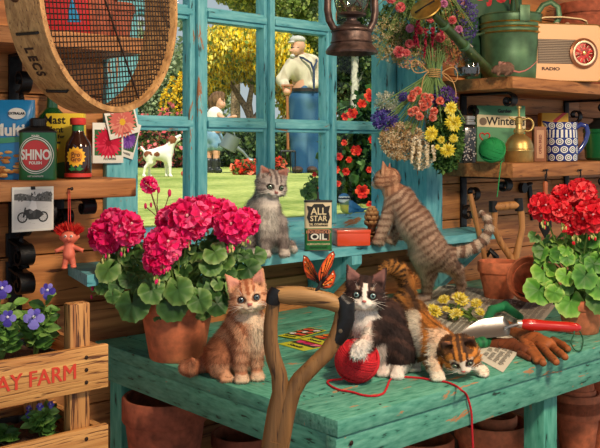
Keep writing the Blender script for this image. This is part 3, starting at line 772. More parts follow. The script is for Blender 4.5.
mb = MB(); mb.ball(L(291.6, 47.6, -.145), (.012, .012, .012), 10); mb.build('eye', plain('eye_dark', (40, 30, 26), .3), man)
mb = MB(); mb.tube([L(290.5, 47.5, -.16), L(294, 47.2, -.14), L(299, 47.4, -.12)], .005, 6); mb.build('glasses', plain('glasses_frame', (40, 36, 34), .4), man)
for (x, d) in ((299, -.04), (313.5, .04)):
    mb = MB(); mb.ball(Vector(L.g(x-1.5, d-.04, GZ+.045)), (.075, .12, .045), 14); mb.build('boot', plain('boot_brown', (70, 48, 36), .7), man)
# garden fork
fo = thing('garden_fork', 'long handled garden fork the man rests his hands on', 'garden fork', L.g(288, -.33, GZ) and (Matrix.Translation(L.o) @ Matrix.Rotation(YAW, 4, 'Z') @ Vector(L.g(288, -.33, GZ))), YAW)
mb = MB(); mb.tube([(0, 0, .30), (-.01, 0, .98)], .018, 10); mb.build('shaft', wood('fork_ash', (146, 86, 50), (176, 112, 70), axis=2), fo)
mb = MB(); mb.tube([(-.01, 0, .96), (-.05, 0, 1.02), (-.065, 0, 1.10)], .014, 8); mb.tube([(-.01, 0, .96), (.03, 0, 1.02), (.045, 0, 1.10)], .014, 8); mb.tube([(-.085, 0, 1.10), (.065, 0, 1.10)], .016, 8); mb.build('grip', MATS['fork_ash'], fo)
mb = MB(); mb.tube([(-.09, 0, .28), (.09, 0, .28)], .014, 8)
for i in range(4): mb.tube([(-.09+.06*i, 0, .28), (-.09+.06*i, -.01, .12), (-.09+.06*i, 0, .0)], [.01, .009, .003], 6)
mb.build('tines', M_iron, fo)

# the girl, bending over with a watering can
L = Pix(214, 173, 11.4, GZ); k = L.k
girl = thing('person', 'girl with bobbed brown hair, white top, denim shorts and black rubber boots', 'person', L.o, YAW)
body = [('e', L(219.5, 101, 0), (5.6*k, .075, 7.0*k), None, .02), ('e', L(222, 105, -.04), (3.6*k, .045, 3.4*k), None, .02), ('e', L(224.6, 103.5, -.05), (1.1*k, .014, 1.1*k), None, .01),
        ('c', L(218, 107, 0), L(217, 112, 0), .035, .04, .02), ('c', L(215, 115, 0), L(212.5, 136, 0), .085, .08, .04),
        ('c', L(218, 114, -.06), L(225, 120, -.13), .034, .028, .02), ('c', L(225, 120, -.13), L(233, 117, -.22), .027, .020, .015), ('e', L(234.5, 116.5, -.22), (.035, .02, .022), None, .01),
        ('c', L(211, 114, .07), L(209, 124, .08), .034, .028, .02), ('c', L(209, 124, .08), L(217, 132, -.08), .027, .02, .02), ('c', L(217, 132, -.08), L(224, 131, -.16), .02, .016, .01),
        ('c', L(209.5, 140, .03), L(209, 152, .04), .062, .042, .03), ('c', L(209, 152, .04), L(208.5, 170, .04), .045, .035, .02),
        ('c', L(216.5, 140, -.02), L(216.5, 152, -.03), .062, .042, .03), ('c', L(216.5, 152, -.03), L(216, 170, -.03), .045, .035, .02)]
body_mesh('body', body, .010, skin, girl, M_skin)
body_mesh('white_top', [('c', L(215.5, 114, 0), L(213, 133, 0), .098, .098, .04), ('e', L(213, 118, .03), (.10, .09, .09), None, .04)], .011, lambda p, n: A3((236, 234, 230), len(p))*(1+.05*vnoise(p, 40))[:, None], girl, M_cloth)
body_mesh('shorts', [('c', L(212.5, 135, 0), L(212.5, 137, 0), .105, .105, .03), ('c', L(209, 138, .03), L(208.6, 145, .035), .085, .088, .03), ('c', L(216.5, 138, -.02), L(217, 145, -.02), .085, .088, .03)], .011,
          lambda p, n: mixc(A3((118, 158, 190), len(p)), A3((160, 190, 212), len(p)), vnoise(p, 40)*.5+.3), girl, M_cloth)
hr = [('e', L(217.2, 99, .015), (7.2*k, .092, 8.0*k), None, .02), ('c', L(213, 101, .02), L(212.5, 109, .03), .07, .05, .03), ('c', L(221, 96, .0), L(222.5, 99, -.055), .06, .02, .02)]
body_mesh('bobbed_hair', hr, .010, lambda p, n: mixc(A3((92, 66, 48), len(p)), A3((134, 100, 72), len(p)), vnoise(p*np.array([1, 1, .15]), 90)*.8+.3), girl, M_cloth)
mb = MB(); mb.ball(L(223.6, 101.3, -.085), .007, 8); mb.build('eye', MATS['eye_dark'], girl)
for (x, d) in ((208.6, .035), (216.4, -.03)):
    bt = [('c', L.g(x, d, GZ+.15), L.g(x, d, GZ+.05), .055, .048, .02), ('c', L.g(x, d, GZ+.035), L.g(x+3.4, d-.05, GZ+.032), .036, .032, .02)]
    body_mesh('rubber_boot', bt, .010, lambda p, n: A3((44, 46, 46), len(p)), girl, vcol('rubber', .4, .5))
# her watering can
wc = thing('small_watering_can', 'grey metal watering can the girl tips over the red flowers', 'watering can', (Matrix.Translation(L.o) @ Matrix.Rotation(YAW, 4, 'Z')) @ Vector(L(230, 143, -.2)), YAW)
M_zinc = plain('zinc', (132, 142, 140), .45, .6, bump=.2, bscale=40)
mb = MB(); mb.lathe([(0, -.09), (.105, -.09), (.112, -.08), (.10, .10), (.104, .105), (.094, .1), (.098, -.07), (0, -.075)], 24, M=T(0, 0, 0, 0, .45, 0)); mb.build('can', M_zinc, wc)
mb = MB(); mb.tube([(.09, 0, -.06), (.17, 0, -.12), (.235, 0, -.2)], [.03, .02, .015], 10); mb.build('spout', M_zinc, wc)
mb = MB(); mb.lathe([(.014, 0), (.05, .05), (.05, .06), (0, .065)], 16, M=T(.23, 0, -.19, 0, PI/2+.9, 0)); mb.build('rose_head', M_zinc, wc)
mb = MB(); mb.tube([(-.10, 0, .02), (-.13, 0, .12), (-.06, 0, .175), (.04, 0, .16), (.07, 0, .06)], .009, 8); mb.build('handle', M_zinc, wc)

# the dog
L = Pix(160, 175.3, 9.8, GZ); k = L.k
dog = thing('dog', 'white terrier dog with brown patches standing on the lawn, muzzle raised', 'dog', L.o, YAW)
g = lambda x, d, h=0: L.g(x, d, GZ+h)
b = [('c', L(166, 152.5, 0), L(161, 153.5, 0), .078, .070, .03), ('c', L(161, 153.5, 0), L(150, 155, 0), .070, .062, .03), ('e', L(166.5, 156, 0), (.06, .065, .085), None, .03),
     ('c', L(168, 150, 0), L(172.5, 142, 0), .055, .042, .03), ('e', L(173, 140, 0), (.052, .045, .042), None, .02), ('c', L(174, 139.8, 0), L(179, 136.5, 0), .034, .02, .015), ('c', L(179, 136.5, 0), L(180.3, 135.8, 0), .017, .014, .01),
     ('c', L(175, 142.2, 0), L(179.6, 139.6, 0), .018, .011, .01),
     ('c', L(170.2, 139.5, -.035), L(169.3, 144, -.045), .022, .012, .008), ('c', L(170.2, 139, .035), L(169.3, 143.5, .045), .022, .012, .008),
     ('c', L(148.5, 156, -.03), L(150, 162.5, -.04), .06, .034, .02), ('c', L(150, 162.5, -.04), L(145.2, 167.5, -.045), .030, .016, .01), ('c', L(145.2, 167.5, -.045), g(143.6, -.045, .02), .016, .013, .01), ('c', g(143.4, -.045, .014), g(145, -.055, .012), .015, .013, .01),
     ('c', L(149, 156, .04), L(153, 162.5, .05), .058, .034, .02), ('c', L(153, 162.5, .05), L(149.6, 167.5, .05), .029, .016, .01), ('c', L(149.6, 167.5, .05), g(149.4, .05, .02), .015, .013, .01), ('c', g(149.4, .05, .014), g(151, .04, .012), .015, .013, .01),
     ('c', L(168.5, 157, -.04), L(169.8, 165, -.045), .036, .022, .02), ('c', L(169.8, 165, -.045), g(170.2, -.045, .02), .019, .014, .01), ('c', g(170.2, -.05, .014), g(171.6, -.06, .012), .016, .013, .01),
     ('c', L(165.8, 157, .04), L(166.2, 165, .045), .036, .022, .02), ('c', L(166.2, 165, .045), g(166.4, .045, .02), .019, .014, .01), ('c', g(166.4, .04, .014), g(168, .03, .012), .016, .013, .01),
     ('c', L(146.5, 153.5, 0), L(142.5, 149, 0), .02, .012, .012), ('c', L(142.5, 149, 0), L(140.8, 146.5, 0), .012, .007, .01)]
def fdog(p, n):
    c = A3((240, 234, 224), len(p)); br = A3((132, 74, 44), len(p)); h = np.array(L(172, 140, 0))
    c = mixc(c, br, (np.linalg.norm(p-h, axis=1) < .062+.01*vnoise(p, 60)).astype(float))
    for q, r in ((L(157, 154.5, -.06), .030), (L(148, 155, -.05), .045)): c = mixc(c, br*.9, (np.linalg.norm(p-np.array(q), axis=1) < r+.01*vnoise(p, 50)).astype(float))
    return c
body_mesh('body', b, .0085, fdog, dog, M_fur)
mb = MB(); mb.ball(L(180.6, 135.9, 0), (.011, .012, .010), 8); mb.build('nose', plain('nose_black', (28, 24, 24), .3), dog)
mb = MB(); mb.ball(L(175.2, 138.6, -.036), .007, 8); mb.build('eye', MATS['eye_dark'], dog)

# blue tit on the outer ledge
L = Pix(350, 217, 3.22); L.o.z = 1.0305; L = Pix(350, 148, 3.24, 1.0305); k = L.k
bird = thing('blue_tit', 'small blue and yellow bird perched outside the glass above the red tin', 'bird', L.o, YAW)
yo = 217-(148+(CAMZ-1.0305)/3.24*F)
l = lambda x, y, d=0: L(x, y-yo, d)
bp_ = [('e', l(348.5, 208.5), (.030, .027, .024), None, .01), ('c', l(346, 204), l(344.5, 200), .020, .0185, .01), ('e', l(344, 199.3), (.021, .020, .0185), None, .008), ('c', l(355, 209, .004), l(362, 211, .006), .015, .008, .008), ('c', l(360, 210, .006), l(369, 209.5, .008), .007, .004, .006, ((0, 0, 1), 1.6)),
       ('c', l(351, 205, -.020), l(359, 208.5, -.016), .014, .007, .004)]
def fb(p, n):
    N = len(p); c = A3((206, 196, 84), N); bl = A3((66, 128, 186), N); wh = A3((236, 238, 240), N); dk = A3((34, 44, 74), N); gr = A3((110, 140, 110), N)
    hx = np.array(l(344, 199.3)); d = p-hx; r = np.linalg.norm(d, axis=1); hd = (r < .0235)
    sh = p-np.array(l(348.5, 208.5)); c = mixc(c, gr, (sh[:, 2] > .012) & ~hd); c = mixc(c, bl, (sh[:, 0] > .014) | ((p[:, 1] < -.017) & (sh[:, 0] > .000)))
    c = mixc(c, wh, hd*1.); c = mixc(c, bl, hd & (d[:, 2] > .008)); c = mixc(c, dk, hd & (np.abs(d[:, 2]-.002) < .0028)); c = mixc(c, dk, hd & (d[:, 2] < -.013)); return c
body_mesh('body', bp_, .0028, fb, bird, M_fur)
mb = MB(); mb.tube([l(338.6, 200.5), l(336.6, 201.2)], [.0035, .0006], 6); mb.build('beak', MATS['nose_black'], bird)
for x in (346, 350): mb = MB(); mb.tube([l(x, 213.5), (l(x, 213)[0], 0, .001)], .0013, 5); mb.tube([(l(x, 213)[0]-.008, 0, .0015), (l(x, 213)[0]+.005, 0, .0015)], .0013, 5); mb.build('leg', plain('leg_grey', (70, 76, 90), .6), bird)
mb = MB(); mb.ball(l(342.2, 199.6, -.019), .0026, 8); mb.build('eye', MATS['nose_black'], bird)
# ============================================================ things on the left
M_terra = plain('terracotta', (200, 114, 78), .8, bump=.25, bscale=45, var=.14)
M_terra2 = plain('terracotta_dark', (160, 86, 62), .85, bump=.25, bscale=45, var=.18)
M_white = plain('label_white', (232, 230, 222), .6)
M_blk = plain('ink_black', (26, 24, 24), .6)
M_cream = plain('label_cream', (226, 208, 168), .6)
def flat_poly(mb, pts, y, col=None, mi=0, t=.0006):
    mb.prism(pts, y-t, y, mi, col)
def disc(cx, cz, r, n=24, sx=1): return [(cx+math.cos(2*PI*i/n)*r*sx, cz+math.sin(2*PI*i/n)*r) for i in range(n)]

# --- polish tin (oval-shouldered rectangular can)
def squircle(w, d, n=40, p=5):
    return [(w*math.copysign(abs(math.cos(2*PI*i/n))**(2/p), math.cos(2*PI*i/n)), d*math.copysign(abs(math.sin(2*PI*i/n))**(2/p), math.sin(2*PI*i/n))) for i in range(n)]
def loft(mb, rings, mi=0, col=None, M=None, caps=True):
    """rings: list of (list of xy, z)"""
    n = len(rings[0][0]); vs = [(p[0], p[1], z) for r, z in rings for p in r]; fs = []
    for i in range(len(rings)-1):
        for j in range(n): fs.append((i*n+j, i*n+(j+1) % n, (i+1)*n+(j+1) % n, (i+1)*n+j))
    if caps: fs += [tuple(range(n-1, -1, -1)), tuple((len(rings)-1)*n+j for j in range(n))]
    mb.add(vs, fs, mi, col, M)
lp = ony(38, 148, 1.83)
tin = thing('polish_tin', 'green polish tin with round red emblem and black screw cap on left shelf', 'tin', (lp.x, 1.83, LZ+.0005), YAW*.93)
w, d, h = .040, .022, .104
mb = MB(); sq = lambda f: squircle(w*f, d*f, 40, 3)
loft(mb, [(sq(.98), 0), (sq(1), .002), (sq(1), h)]); mb.build('body', plain('polish_green', (24, 108, 62), .3, coat=.4), tin)
mb = MB(); loft(mb, [(sq(1.02), h-.001), (sq(1.03), h+.002), (sq(.98), h+.004), (sq(.62), h+.011), (sq(.5), h+.014)]); mb.build('shoulder', plain('dark_tin', (58, 54, 52), .3, .7), tin)
mb = MB(); mb.lathe([(0, h+.012), (.016, h+.012), (.0175, h+.014), (.0175, h+.028), (.015, h+.031), (0, h+.031)], 24); 
for i in range(24): a = 2*PI*i/24; mb.box(-.0012, .0012, -.0006, .0008, h+.014, h+.028, M=T(math.cos(a)*.0175, math.sin(a)*.0175, 0, 0, 0, a+PI/2))
mb.build('cap', M_black, tin)
def on_tin(pts, lift, W=w, Dd=d, p=3.):
    """push flat pattern onto the curved front of the tin"""
    out = []
    for x, z in pts:
        q = max(0, 1-abs(x/W)**p)**(1/p); out.append((x, -Dd*q-lift, z))
    return out
def tin_fan(mb, cx, cz, r0, r1, lift, sx=1, n=48):
    rs_ = 6; vs = []; fs = []
    for k in range(rs_+1):
        r = r0+(r1-r0)*k/rs_; vs += on_tin([(cx+math.cos(2*PI*i/n)*r*sx, cz+math.sin(2*PI*i/n)*r) for i in range(n)], lift)
    for k in range(rs_):
        for i in range(n): fs.append((k*n+i, k*n+(i+1) % n, (k+1)*n+(i+1) % n, (k+1)*n+i))
    mb.add(vs, fs)
mb = MB(); tin_fan(mb, 0, .054, 0.0001, .0325, .0006, .92); mb.build('red_emblem', plain('emblem_red', (198, 42, 38), .35, coat=.3), tin)
for r0, r1 in ((.0345, .0365), (.039, .0405)):
    mb = MB(); tin_fan(mb, 0, .054, r0, r1, .0007, .92); mb.build('white_ring', M_white, tin)
def tin_text(body, size, z, bold=0, sx=1, mat=M_white):
    o = text(body, size, tin, 'lettering', mat, Matrix.Identity(4), bold=bold, sx=sx)
    for v in o.data.vertices:
        x, y, e = v.co; v.co = on_tin([(x, y+z)], .0010+max(0, e))[0]
    return o
tin_text('SHINO', .030, .054, .0010, .70); tin_text('POLISH', .0085, .037, .0003); tin_text('NET CONTENTS', .0045, .008, .0001); tin_text('POLISH', .005, .096, .0001)

# --- bottle of plant food
lp = ony(78, 148, 1.84)
bo = thing('plant_food_bottle', 'dark brown bottle with red top and yellow sunflower label beside polish tin', 'bottle', (lp.x, 1.84, LZ+.0005), YAW*.9)
R0 = .030
mb = MB(); mb.lathe([(0, 0), (R0-.002, 0), (R0, .003), (R0, .070), (.027, .082), (.015, .100), (.0125, .112), (.0125, .125), (0, .125)], 32); mb.build('glass_body', plain('brown_glass', (48, 22, 16), .12, coat=.8), bo)
mb = MB(); mb.lathe([(0, .124), (.017, .122), (.018, .124), (.018, .136), (.016, .138), (0, .138)], 24); mb.build('cap', plain('cap_red', (208, 52, 44), .4), bo)
mb = MB(); mb.lathe([(.0128, .108), (.0133, .1085), (.0133, .121), (.0128, .1215)], 24); mb.build('neck_label', plain('neck_green', (44, 120, 66), .4), bo)
mb = MB(); mb.lathe([(R0, .004), (R0+.0005, .0045), (R0+.0005, .012), (R0, .0125)], 32); mb.build('red_band', MATS['cap_red'], bo)
def wrap_poly(mb, pts, Rr, lift, col=None, mi=0):
    out = [(math.sin(x/Rr)*(Rr+lift), -math.cos(x/Rr)*(Rr+lift), z) for x, z in pts]; c = (sum(p[0] for p in pts)/len(pts), sum(p[1] for p in pts)/len(pts))
    out.append((math.sin(c[0]/Rr)*(Rr+lift), -math.cos(c[0]/Rr)*(Rr+lift), c[1])); n = len(pts)
    mb.add(out, [(i, (i+1) % n, n) for i in range(n)], mi, col)
mb = MB()
for i in range(14):
    a = 2*PI*i/14; c, s_ = math.cos(a), math.sin(a)
    wrap_poly(mb, [(r*c-o*s_, .050+r*s_+o*c) for r, o in ((.013, -.003), (.018, -.0045), (.0235, 0), (.018, .0045), (.013, .003))], R0, .0008)
mb.build('sunflower', plain('petal_yellow', (246, 184, 40), .5), bo)
mb = MB(); wrap_poly(mb, disc(0, .050, .0145), R0, .0011); mb.build('flower_centre', plain('centre_orange', (228, 146, 30), .5), bo)
mb = MB()
for s_ in (-1, 1):
    wrap_poly(mb, [(0, .020), (s_*.010, .026), (s_*.017, .023), (s_*.010, .018)], R0, .0008); wrap_poly(mb, [(0, .022), (s_*.008, .031), (s_*.013, .030), (s_*.006, .021)], R0, .0009)
mb.build('leaf_print', plain('print_green', (40, 120, 60), .5), bo)
for b, z in (('Pro', .0545), ('Gro', .044)):
    text(b, .0135, bo, 'lettering', plain('print_brown', (96, 40, 20), .5), frame((0, -R0-.0010, z), (1, 0, 0), (0, 0, 1), (0, -1, 0)), wrap=R0, bold=.0004)

# --- seed bag, plant food carton, dark green bottle behind them
def carton(name, label, cat, px, y, z, w, d, h, mat, rz=YAW, soft=0, bulge=0):
    p = ony(px, 148, y); t = thing(name, label, cat, (p.x, y, z+.0005), rz)
    mb = MB()
    if bulge:
        rings = []
        for i in range(12):
            u = i/11; f = d*(1+bulge*math.sin(PI*u))*(.3+.7*min(1, (1-u)*7)); rings.append((squircle(w*(1-.03*math.sin(PI*u)), f, 36, 3.2), h*u))
        loft(mb, rings)
    else: mb.box(-w, w, -d, d, 0, h, bev=.0015)
    mb.build('pack', mat, t); return t
bag = carton('seed_bag', 'bright blue seed bag with wooden looking pellets, behind polish tin', 'bag', 8, 1.90, LZ, .060, .022, .176, plain('bag_blue', (30, 130, 190), .35, coat=.3), bulge=.25)
mb = MB(); yb = -.0285
mb.prism(disc(.028, .145, .0125, 24, 1.5), yb, yb+.004); mb.build('oval_label', M_white, bag)
text('EXTRALAR', .0075, bag, 'lettering', M_blk, FR(.028, yb-.0003, .145), bold=.0003)
text('Multi', .036, bag, 'lettering', M_white, FR(.010, yb-.001, .108), bold=.0012)
mb = MB(); mb.prism([(-.055, .088), (.052, .096), (.052, .084), (-.055, .076)], yb-.001, yb+.003); mb.build('green_band', plain('band_green', (70, 150, 110), .4), bag)
q = random.Random(4); mb = MB()
for i in range(70):
    x, z = q.uniform(-.052, .052), q.uniform(.006, .062); c = q.choice([(214, 160, 90), (236, 190, 120), (190, 130, 70), (160, 100, 54)])
    mb.ball((x, yb+.001, z), (.009, .0025, .0035), 8, col=lin(c), M=T(0, 0, 0))
o = mb.build('pellet_picture', None, bag); o['kind'] = 'stuff'
yel = carton('plant_food_carton', 'yellow plant food carton with black lettering, behind sunflower bottle', 'box', 66, 1.91, LZ, .043, .016, .150, plain('carton_yellow', (232, 200, 50), .5))
for b, z, s_ in (('Mast', .134, .026), ('Plant', .112, .020), ('Food For', .096, .011), ('Roses', .083, .010)):
    text(b, s_, yel, 'lettering', M_blk, FR(-.022 if s_ > .015 else -.020, -.0168, z), bold=.0004)
mb = MB()
for i, (x, z) in enumerate(((-.03, .05), (-.02, .065), (-.034, .03), (.03, .05))): mb.prism(disc(x, z, .006, 10), -.0172, -.016)
mb.build('flower_print', MATS['cap_red'], yel)
mb = MB(); mb.prism([(-.043, 0), (.043, 0), (.043, .045), (-.043, .03)], -.0168, -.016); mb.build('green_print', plain('print_leaf', (60, 110, 50), .5), yel)
p = ony(52, 148, 1.955); gb = thing('dark_green_flagon', 'dark green glass flagon at the back of left shelf under the sieve', 'bottle', (p.x, 1.955, LZ), 0)
mb = MB(); mb.lathe([(0, 0), (.038, 0), (.040, .004), (.040, .12), (.034, .145), (.014, .165), (.012, .19), (.015, .192), (.015, .20), (0, .20)], 28); mb.build('glass_body', plain('green_glass', (20, 70, 36), .15, coat=.6), gb)
mb = MB(); mb.lathe([(0, .199), (.011, .199), (.011, .212), (0, .213)], 16); mb.build('stopper', plain('cork', (150, 110, 74), .8), gb)

# --- upper left shelf, seen through the mesh
def lpot(name_label, px, y, z, r, h, mat=None, grp=None, rz=0, n=28):
    p = ony(px, 148, y); t = thing('clay_pot', name_label, 'pot', (p.x, y, z), rz, grp)
    pot_mesh(t, r, h, mat or M_terra); return t
def pot_mesh(t, r, h, mat, rim=.22, taper=.72, wall=.006, soil=None):
    b = r*taper*.93; ri = h*(1-rim)
    mb = MB(); mb.lathe([(0, 0), (b-.003, 0), (b, .003), (r*.93, ri), (r*.93, ri+.001), (r*.93-wall, ri), (b-wall, .01), (0, .01)], 40); mb.build('body', mat, t)
    mb = MB(); mb.lathe([(r*.925, ri-.003), (r*.985, ri-.003), (r, ri), (r, h-.004), (r-.003, h), (r-wall, h-.001), (r-wall-.001, h-.006), (r*.925-wall*.5, ri-.003), (r*.925, ri-.003)], 40); mb.build('rim', mat, t)
    if soil is not None:
        mb = MB(); mb.lathe([(0, soil+.004), (r*.5, soil+.003), (r-wall-.002, soil)], 32); mb.build('soil', M_soil, t)
rb2 = carton('red_carton', 'red carton with a blue triangle seen through the sieve mesh', 'box', 66, 1.88, 1.535, .055, .03, .16, plain('carton_red', (196, 36, 40), .5))
mb = MB(); mb.prism([(.012, .03), (.042, .03), (.02, .09)], -.0318, -.03); mb.build('blue_triangle', plain('tri_blue', (40, 150, 206), .5), rb2)
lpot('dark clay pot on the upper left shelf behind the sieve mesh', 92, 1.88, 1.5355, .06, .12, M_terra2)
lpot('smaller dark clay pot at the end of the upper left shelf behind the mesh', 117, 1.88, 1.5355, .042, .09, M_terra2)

# --- seed packets pinned to the window trim
def flower_disc(mb, cx, cz, r, n, y, cols, seed, layers=3):
    q = random.Random(seed)
    for L_ in range(layers):
        rr = r*(1-.27*L_)
        for i in range(n):
            a = 2*PI*(i+.5*L_)/n; c, s_ = math.cos(a), math.sin(a); wd = rr*2.6/n; col = lin(q.choice(cols))
            mb.add([(cx, y-.0002*L_, cz), (cx+rr*.7*c-wd*s_, y-.0002*L_, cz+rr*.7*s_+wd*c), (cx+rr*c, y-.0002*L_, cz+rr*s_), (cx+rr*.7*c+wd*s_, y-.0002*L_, cz+rr*.7*s_-wd*c)], [(0, 3, 2, 1)], col=col)
def packet(label, px, py, y, w, h, tilt, cols, title, dark=True, dy=0, txt='FLOWERS'):
    p = ony(px, py, y); t = thing('seed_packet', label, 'seed packet', (p.x, y, p.z), rot=Euler((0, tilt, 0)), group='seed packets pinned beside the window')
    MB().box(-w, w, -.001, .0006, -h, h, bev=.0003).build('card', M_white, t)
    MB().box(-w*.88, w*.88, -.0014, -.001, -h*.62, h*.66).build('picture_ground', plain('ground_green', (40, 92, 44), .6) if dark else plain('ground_pale', (200, 214, 200), .6), t)
    mb = MB(); flower_disc(mb, 0, .0, w*.95, 24, -.0017, cols[:2]+cols[:1], 3); flower_disc(mb, 0, 0, w*.22, 8, -.0024, [cols[-1]], 4, 1)
    mb.build('flower_picture', M_petal, t, smooth=False)
    text(title, h*.28, t, 'lettering', M_blk, FR(w*.1, -.0016, h*.82), bold=.0003)
    text(txt, h*.16, t, 'lettering', M_blk, FR(w*.1, -.0016, -h*.80), bold=.0001)
    return t
packet('white seed packet with large crimson dahlia, lowest on window trim', 108, 143, 1.968, .043, .050, 0, [(214, 30, 70), (236, 60, 96), (180, 18, 50)], 'All')
packet('tilted seed packet with purple flower behind crimson dahlia packet', 127, 139, 1.973, .030, .046, .28, [(120, 70, 170), (150, 100, 196), (96, 50, 150)], 'Aster')
packet('tilted white seed packet with pink daisy flower hanging under the sieve', 122, 122, 1.960, .044, .036, -.25, [(226, 120, 110), (240, 160, 140), (250, 200, 60)], '', txt='Elysium')

# --- pinned photograph
p = ony(33, 209, 1.777); ph = thing('pinned_photograph', 'black and white photograph of a motorcycle pinned to left shelf edge', 'photograph', p, .0)
hw, hh = .0465, .047
MB().box(-hw, hw, -.0008, .0006, -hh, hh, bev=.0002).build('paper', plain('photo_paper', (222, 222, 216), .4), ph)
mb = MB(); y = -.0010
def gcol(v): return (lin((v, v, v)))
def pl(pts, v, dy=0): mb.add([(x, y-dy, z) for x, z in pts], [tuple(range(len(pts)))], col=gcol(v))
pl([(-.042, -.042), (.042, -.042), (.042, .042), (-.042, .042)], 206)
pl([(-.042, .020), (.042, .014), (.042, .034), (.03, .037), (.018, .032), (.004, .026), (-.012, .031), (-.028, .034), (-.042, .032)], 92, .0001)
q = random.Random(2)
for i in range(60):
    x = q.uniform(-.04, .04); z = q.uniform(.016, .033); pl([(x, z), (x+.004, z), (x+.003, z+.005)], q.choice([60, 80, 120, 140]), .0002)
for i in range(50):
    x = q.uniform(-.04, .03); z = q.uniform(-.04, .012); pl([(x, z), (x+.008, z+.0006), (x+.008, z+.0012)], q.choice([150, 170, 190]), .0002)
def ring(cx, cz, r0, r1, v, n=24):
    for i in range(n):
        a, b = 2*PI*i/n, 2*PI*(i+1)/n; pl([(cx+r0*math.cos(a), cz+r0*math.sin(a)), (cx+r1*math.cos(a), cz+r1*math.sin(a)), (cx+r1*math.cos(b), cz+r1*math.sin(b)), (cx+r0*math.cos(b), cz+r0*math.sin(b))], v, .0004)
for cx in (-.024, .022):
    ring(cx, -.017, .0085, .0115, 36)
    for i in range(10): a = PI*i/5; pl([(cx, -.017), (cx+.009*math.cos(a), -.017+.009*math.sin(a)), (cx+.009*math.cos(a+.08), -.017+.009*math.sin(a+.08))], 70, .0004)
pl([(-.02, -.002), (.0, .002), (.016, -.004), (.024, -.012), (.010, -.022), (-.010, -.022), (-.016, -.012)], 50, .0005); pl([(-.024, -.017), (-.019, .004), (-.016, .004), (-.020, -.017)], 40, .0006)
pl([(-.010, -.004), (.002, .000), (.003, -.006), (-.008, -.010)], 110, .0007)
pl([(-.010, .002), (-.004, .018), (.006, .016), (.008, .0), (.0, -.004)], 232, .0008); pl([(-.009, .008), (-.016, .001), (-.014, -.001), (-.006, .006)], 220, .0009)
ring(-.001, .0215, 0, .0045, 120, 12); pl([(-.002, -.004), (.006, -.003), (.004, -.018), (.0, -.018)], 70, .0009)
mb.build('print', vcol('print_grey', .4, .4), ph, smooth=False)
MB().box(-.005, .004, -.004, .002, hh-.006, hh+.001, bev=.001).build('clip', M_iron, ph)

# --- small doll hanging from the shelf
p = ony(69, 245, 1.765); dl = thing('small_doll', 'small coral pink doll with fluffy red hair hanging under left shelf', 'doll', p, YAW*.9)
k = 1.99/F*1.03
def q3(x, y, d=0): return ((x-69)*k, d, (245-y)*k)
pr = [('e', q3(69.5, 237.5), (8.2*k, 6.8*k, 6.4*k), None, .003), ('c', q3(69, 244), q3(69, 254), 4.0*k, 5.4*k, .004), ('e', q3(69, 253, -.001), (5.6*k, 4.6*k, 5.0*k), None, .003),
      ('c', q3(66, 246), q3(58.5, 250, -.004), 2.0*k, 1.9*k, .003), ('c', q3(72, 246), q3(80.5, 249.5, -.004), 2.0*k, 1.9*k, .003),
      ('c', q3(66.5, 257), q3(65, 264), 3.0*k, 2.5*k, .002), ('c', q3(71.5, 257), q3(73, 263), 3.0*k, 2.5*k, .002), ('e', q3(65, 266, -.003), (2.8*k, 3.6*k, 1.6*k), None, .002), ('e', q3(73.4, 265, -.003), (2.8*k, 3.6*k, 1.6*k), None, .002),
      ('e', q3(61.6, 238), (1.6*k, 1.2*k, 2.2*k), None, .001), ('e', q3(77.4, 237), (1.6*k, 1.2*k, 2.2*k), None, .001), ('e', q3(69.5, 239, -6.8*k), (1.3*k, 1.3*k, 1.0*k), None, .001)]
for sx, x0, y0 in ((-1, 58, 250.5), (1, 81, 250)):
    for j in range(4): pr.append(('c', q3(x0, y0, -.004), q3(x0+sx*(1.7-.3*j), y0-1.6+j*1.2, -.005), .75*k, .5*k, .0008))
body_mesh('body', pr, .0016, lambda p_, n: A3((226, 116, 92), len(p_))*(1+.06*vnoise(p_, 150))[:, None], dl, vcol('rubber_skin', .45, .5))
for x in (66.8, 72.2):
    mb = MB(); mb.ball(q3(x, 236.2, -6.0*k), 1.35*k, 12, col=lin((240, 236, 230))); mb.ball(q3(x, 236.2, -7.0*k), .75*k, 10, col=lin((60, 40, 34))); mb.build('eye', vcol('eye_pattern', .15, .6), dl)
mb = MB(); mb.tube([q3(66.5, 240.5, -6.1*k), q3(69.5, 241.8, -6.7*k), q3(72.5, 240.4, -6.1*k)], .3*k, 6); mb.build('mouth', plain('mouth_red', (140, 40, 34), .5), dl)
mb = MB(); q = random.Random(5)
for i in range(420):
    th = q.uniform(-1.5, 1.5); ph_ = q.uniform(-1.2, 1.2); a = Vector((math.sin(th)*7.5*k, math.sin(ph_)*5*k, abs(math.cos(th))*5.6*k+.0)); b0 = Vector(q3(69.5, 236.5))+a
    ln = q.uniform(.6, 1.2)*8*k; dr = Vector((math.sin(th)*1.0+q.uniform(-.2, .2), math.sin(ph_)*.5, .75+.3*math.cos(th))).normalized(); e1 = b0+dr*ln+Vector((q.uniform(-1, 1), q.uniform(-1, 1), 0))*2*k
    s_ = Vector((q.uniform(-1, 1), q.uniform(-1, 1), q.uniform(-.3, .3))).normalized()*.55*k; c0 = lin(q.choice([(206, 30, 34), (228, 48, 44), (186, 20, 30), (240, 80, 66)]))
    mb.add([b0-s_, b0+s_, b0.lerp(e1, .6)+s_*.8, e1, b0.lerp(e1, .6)-s_*.8], [(0, 1, 2, 3, 4)], col=c0)
mb.build('red_hair', M_petal, dl, smooth=False)
nail = ony(69, 189, 1.776); ml = (Matrix.Translation(dl.location) @ Matrix.Rotation(YAW*.9, 4, 'Z')).inverted() @ nail
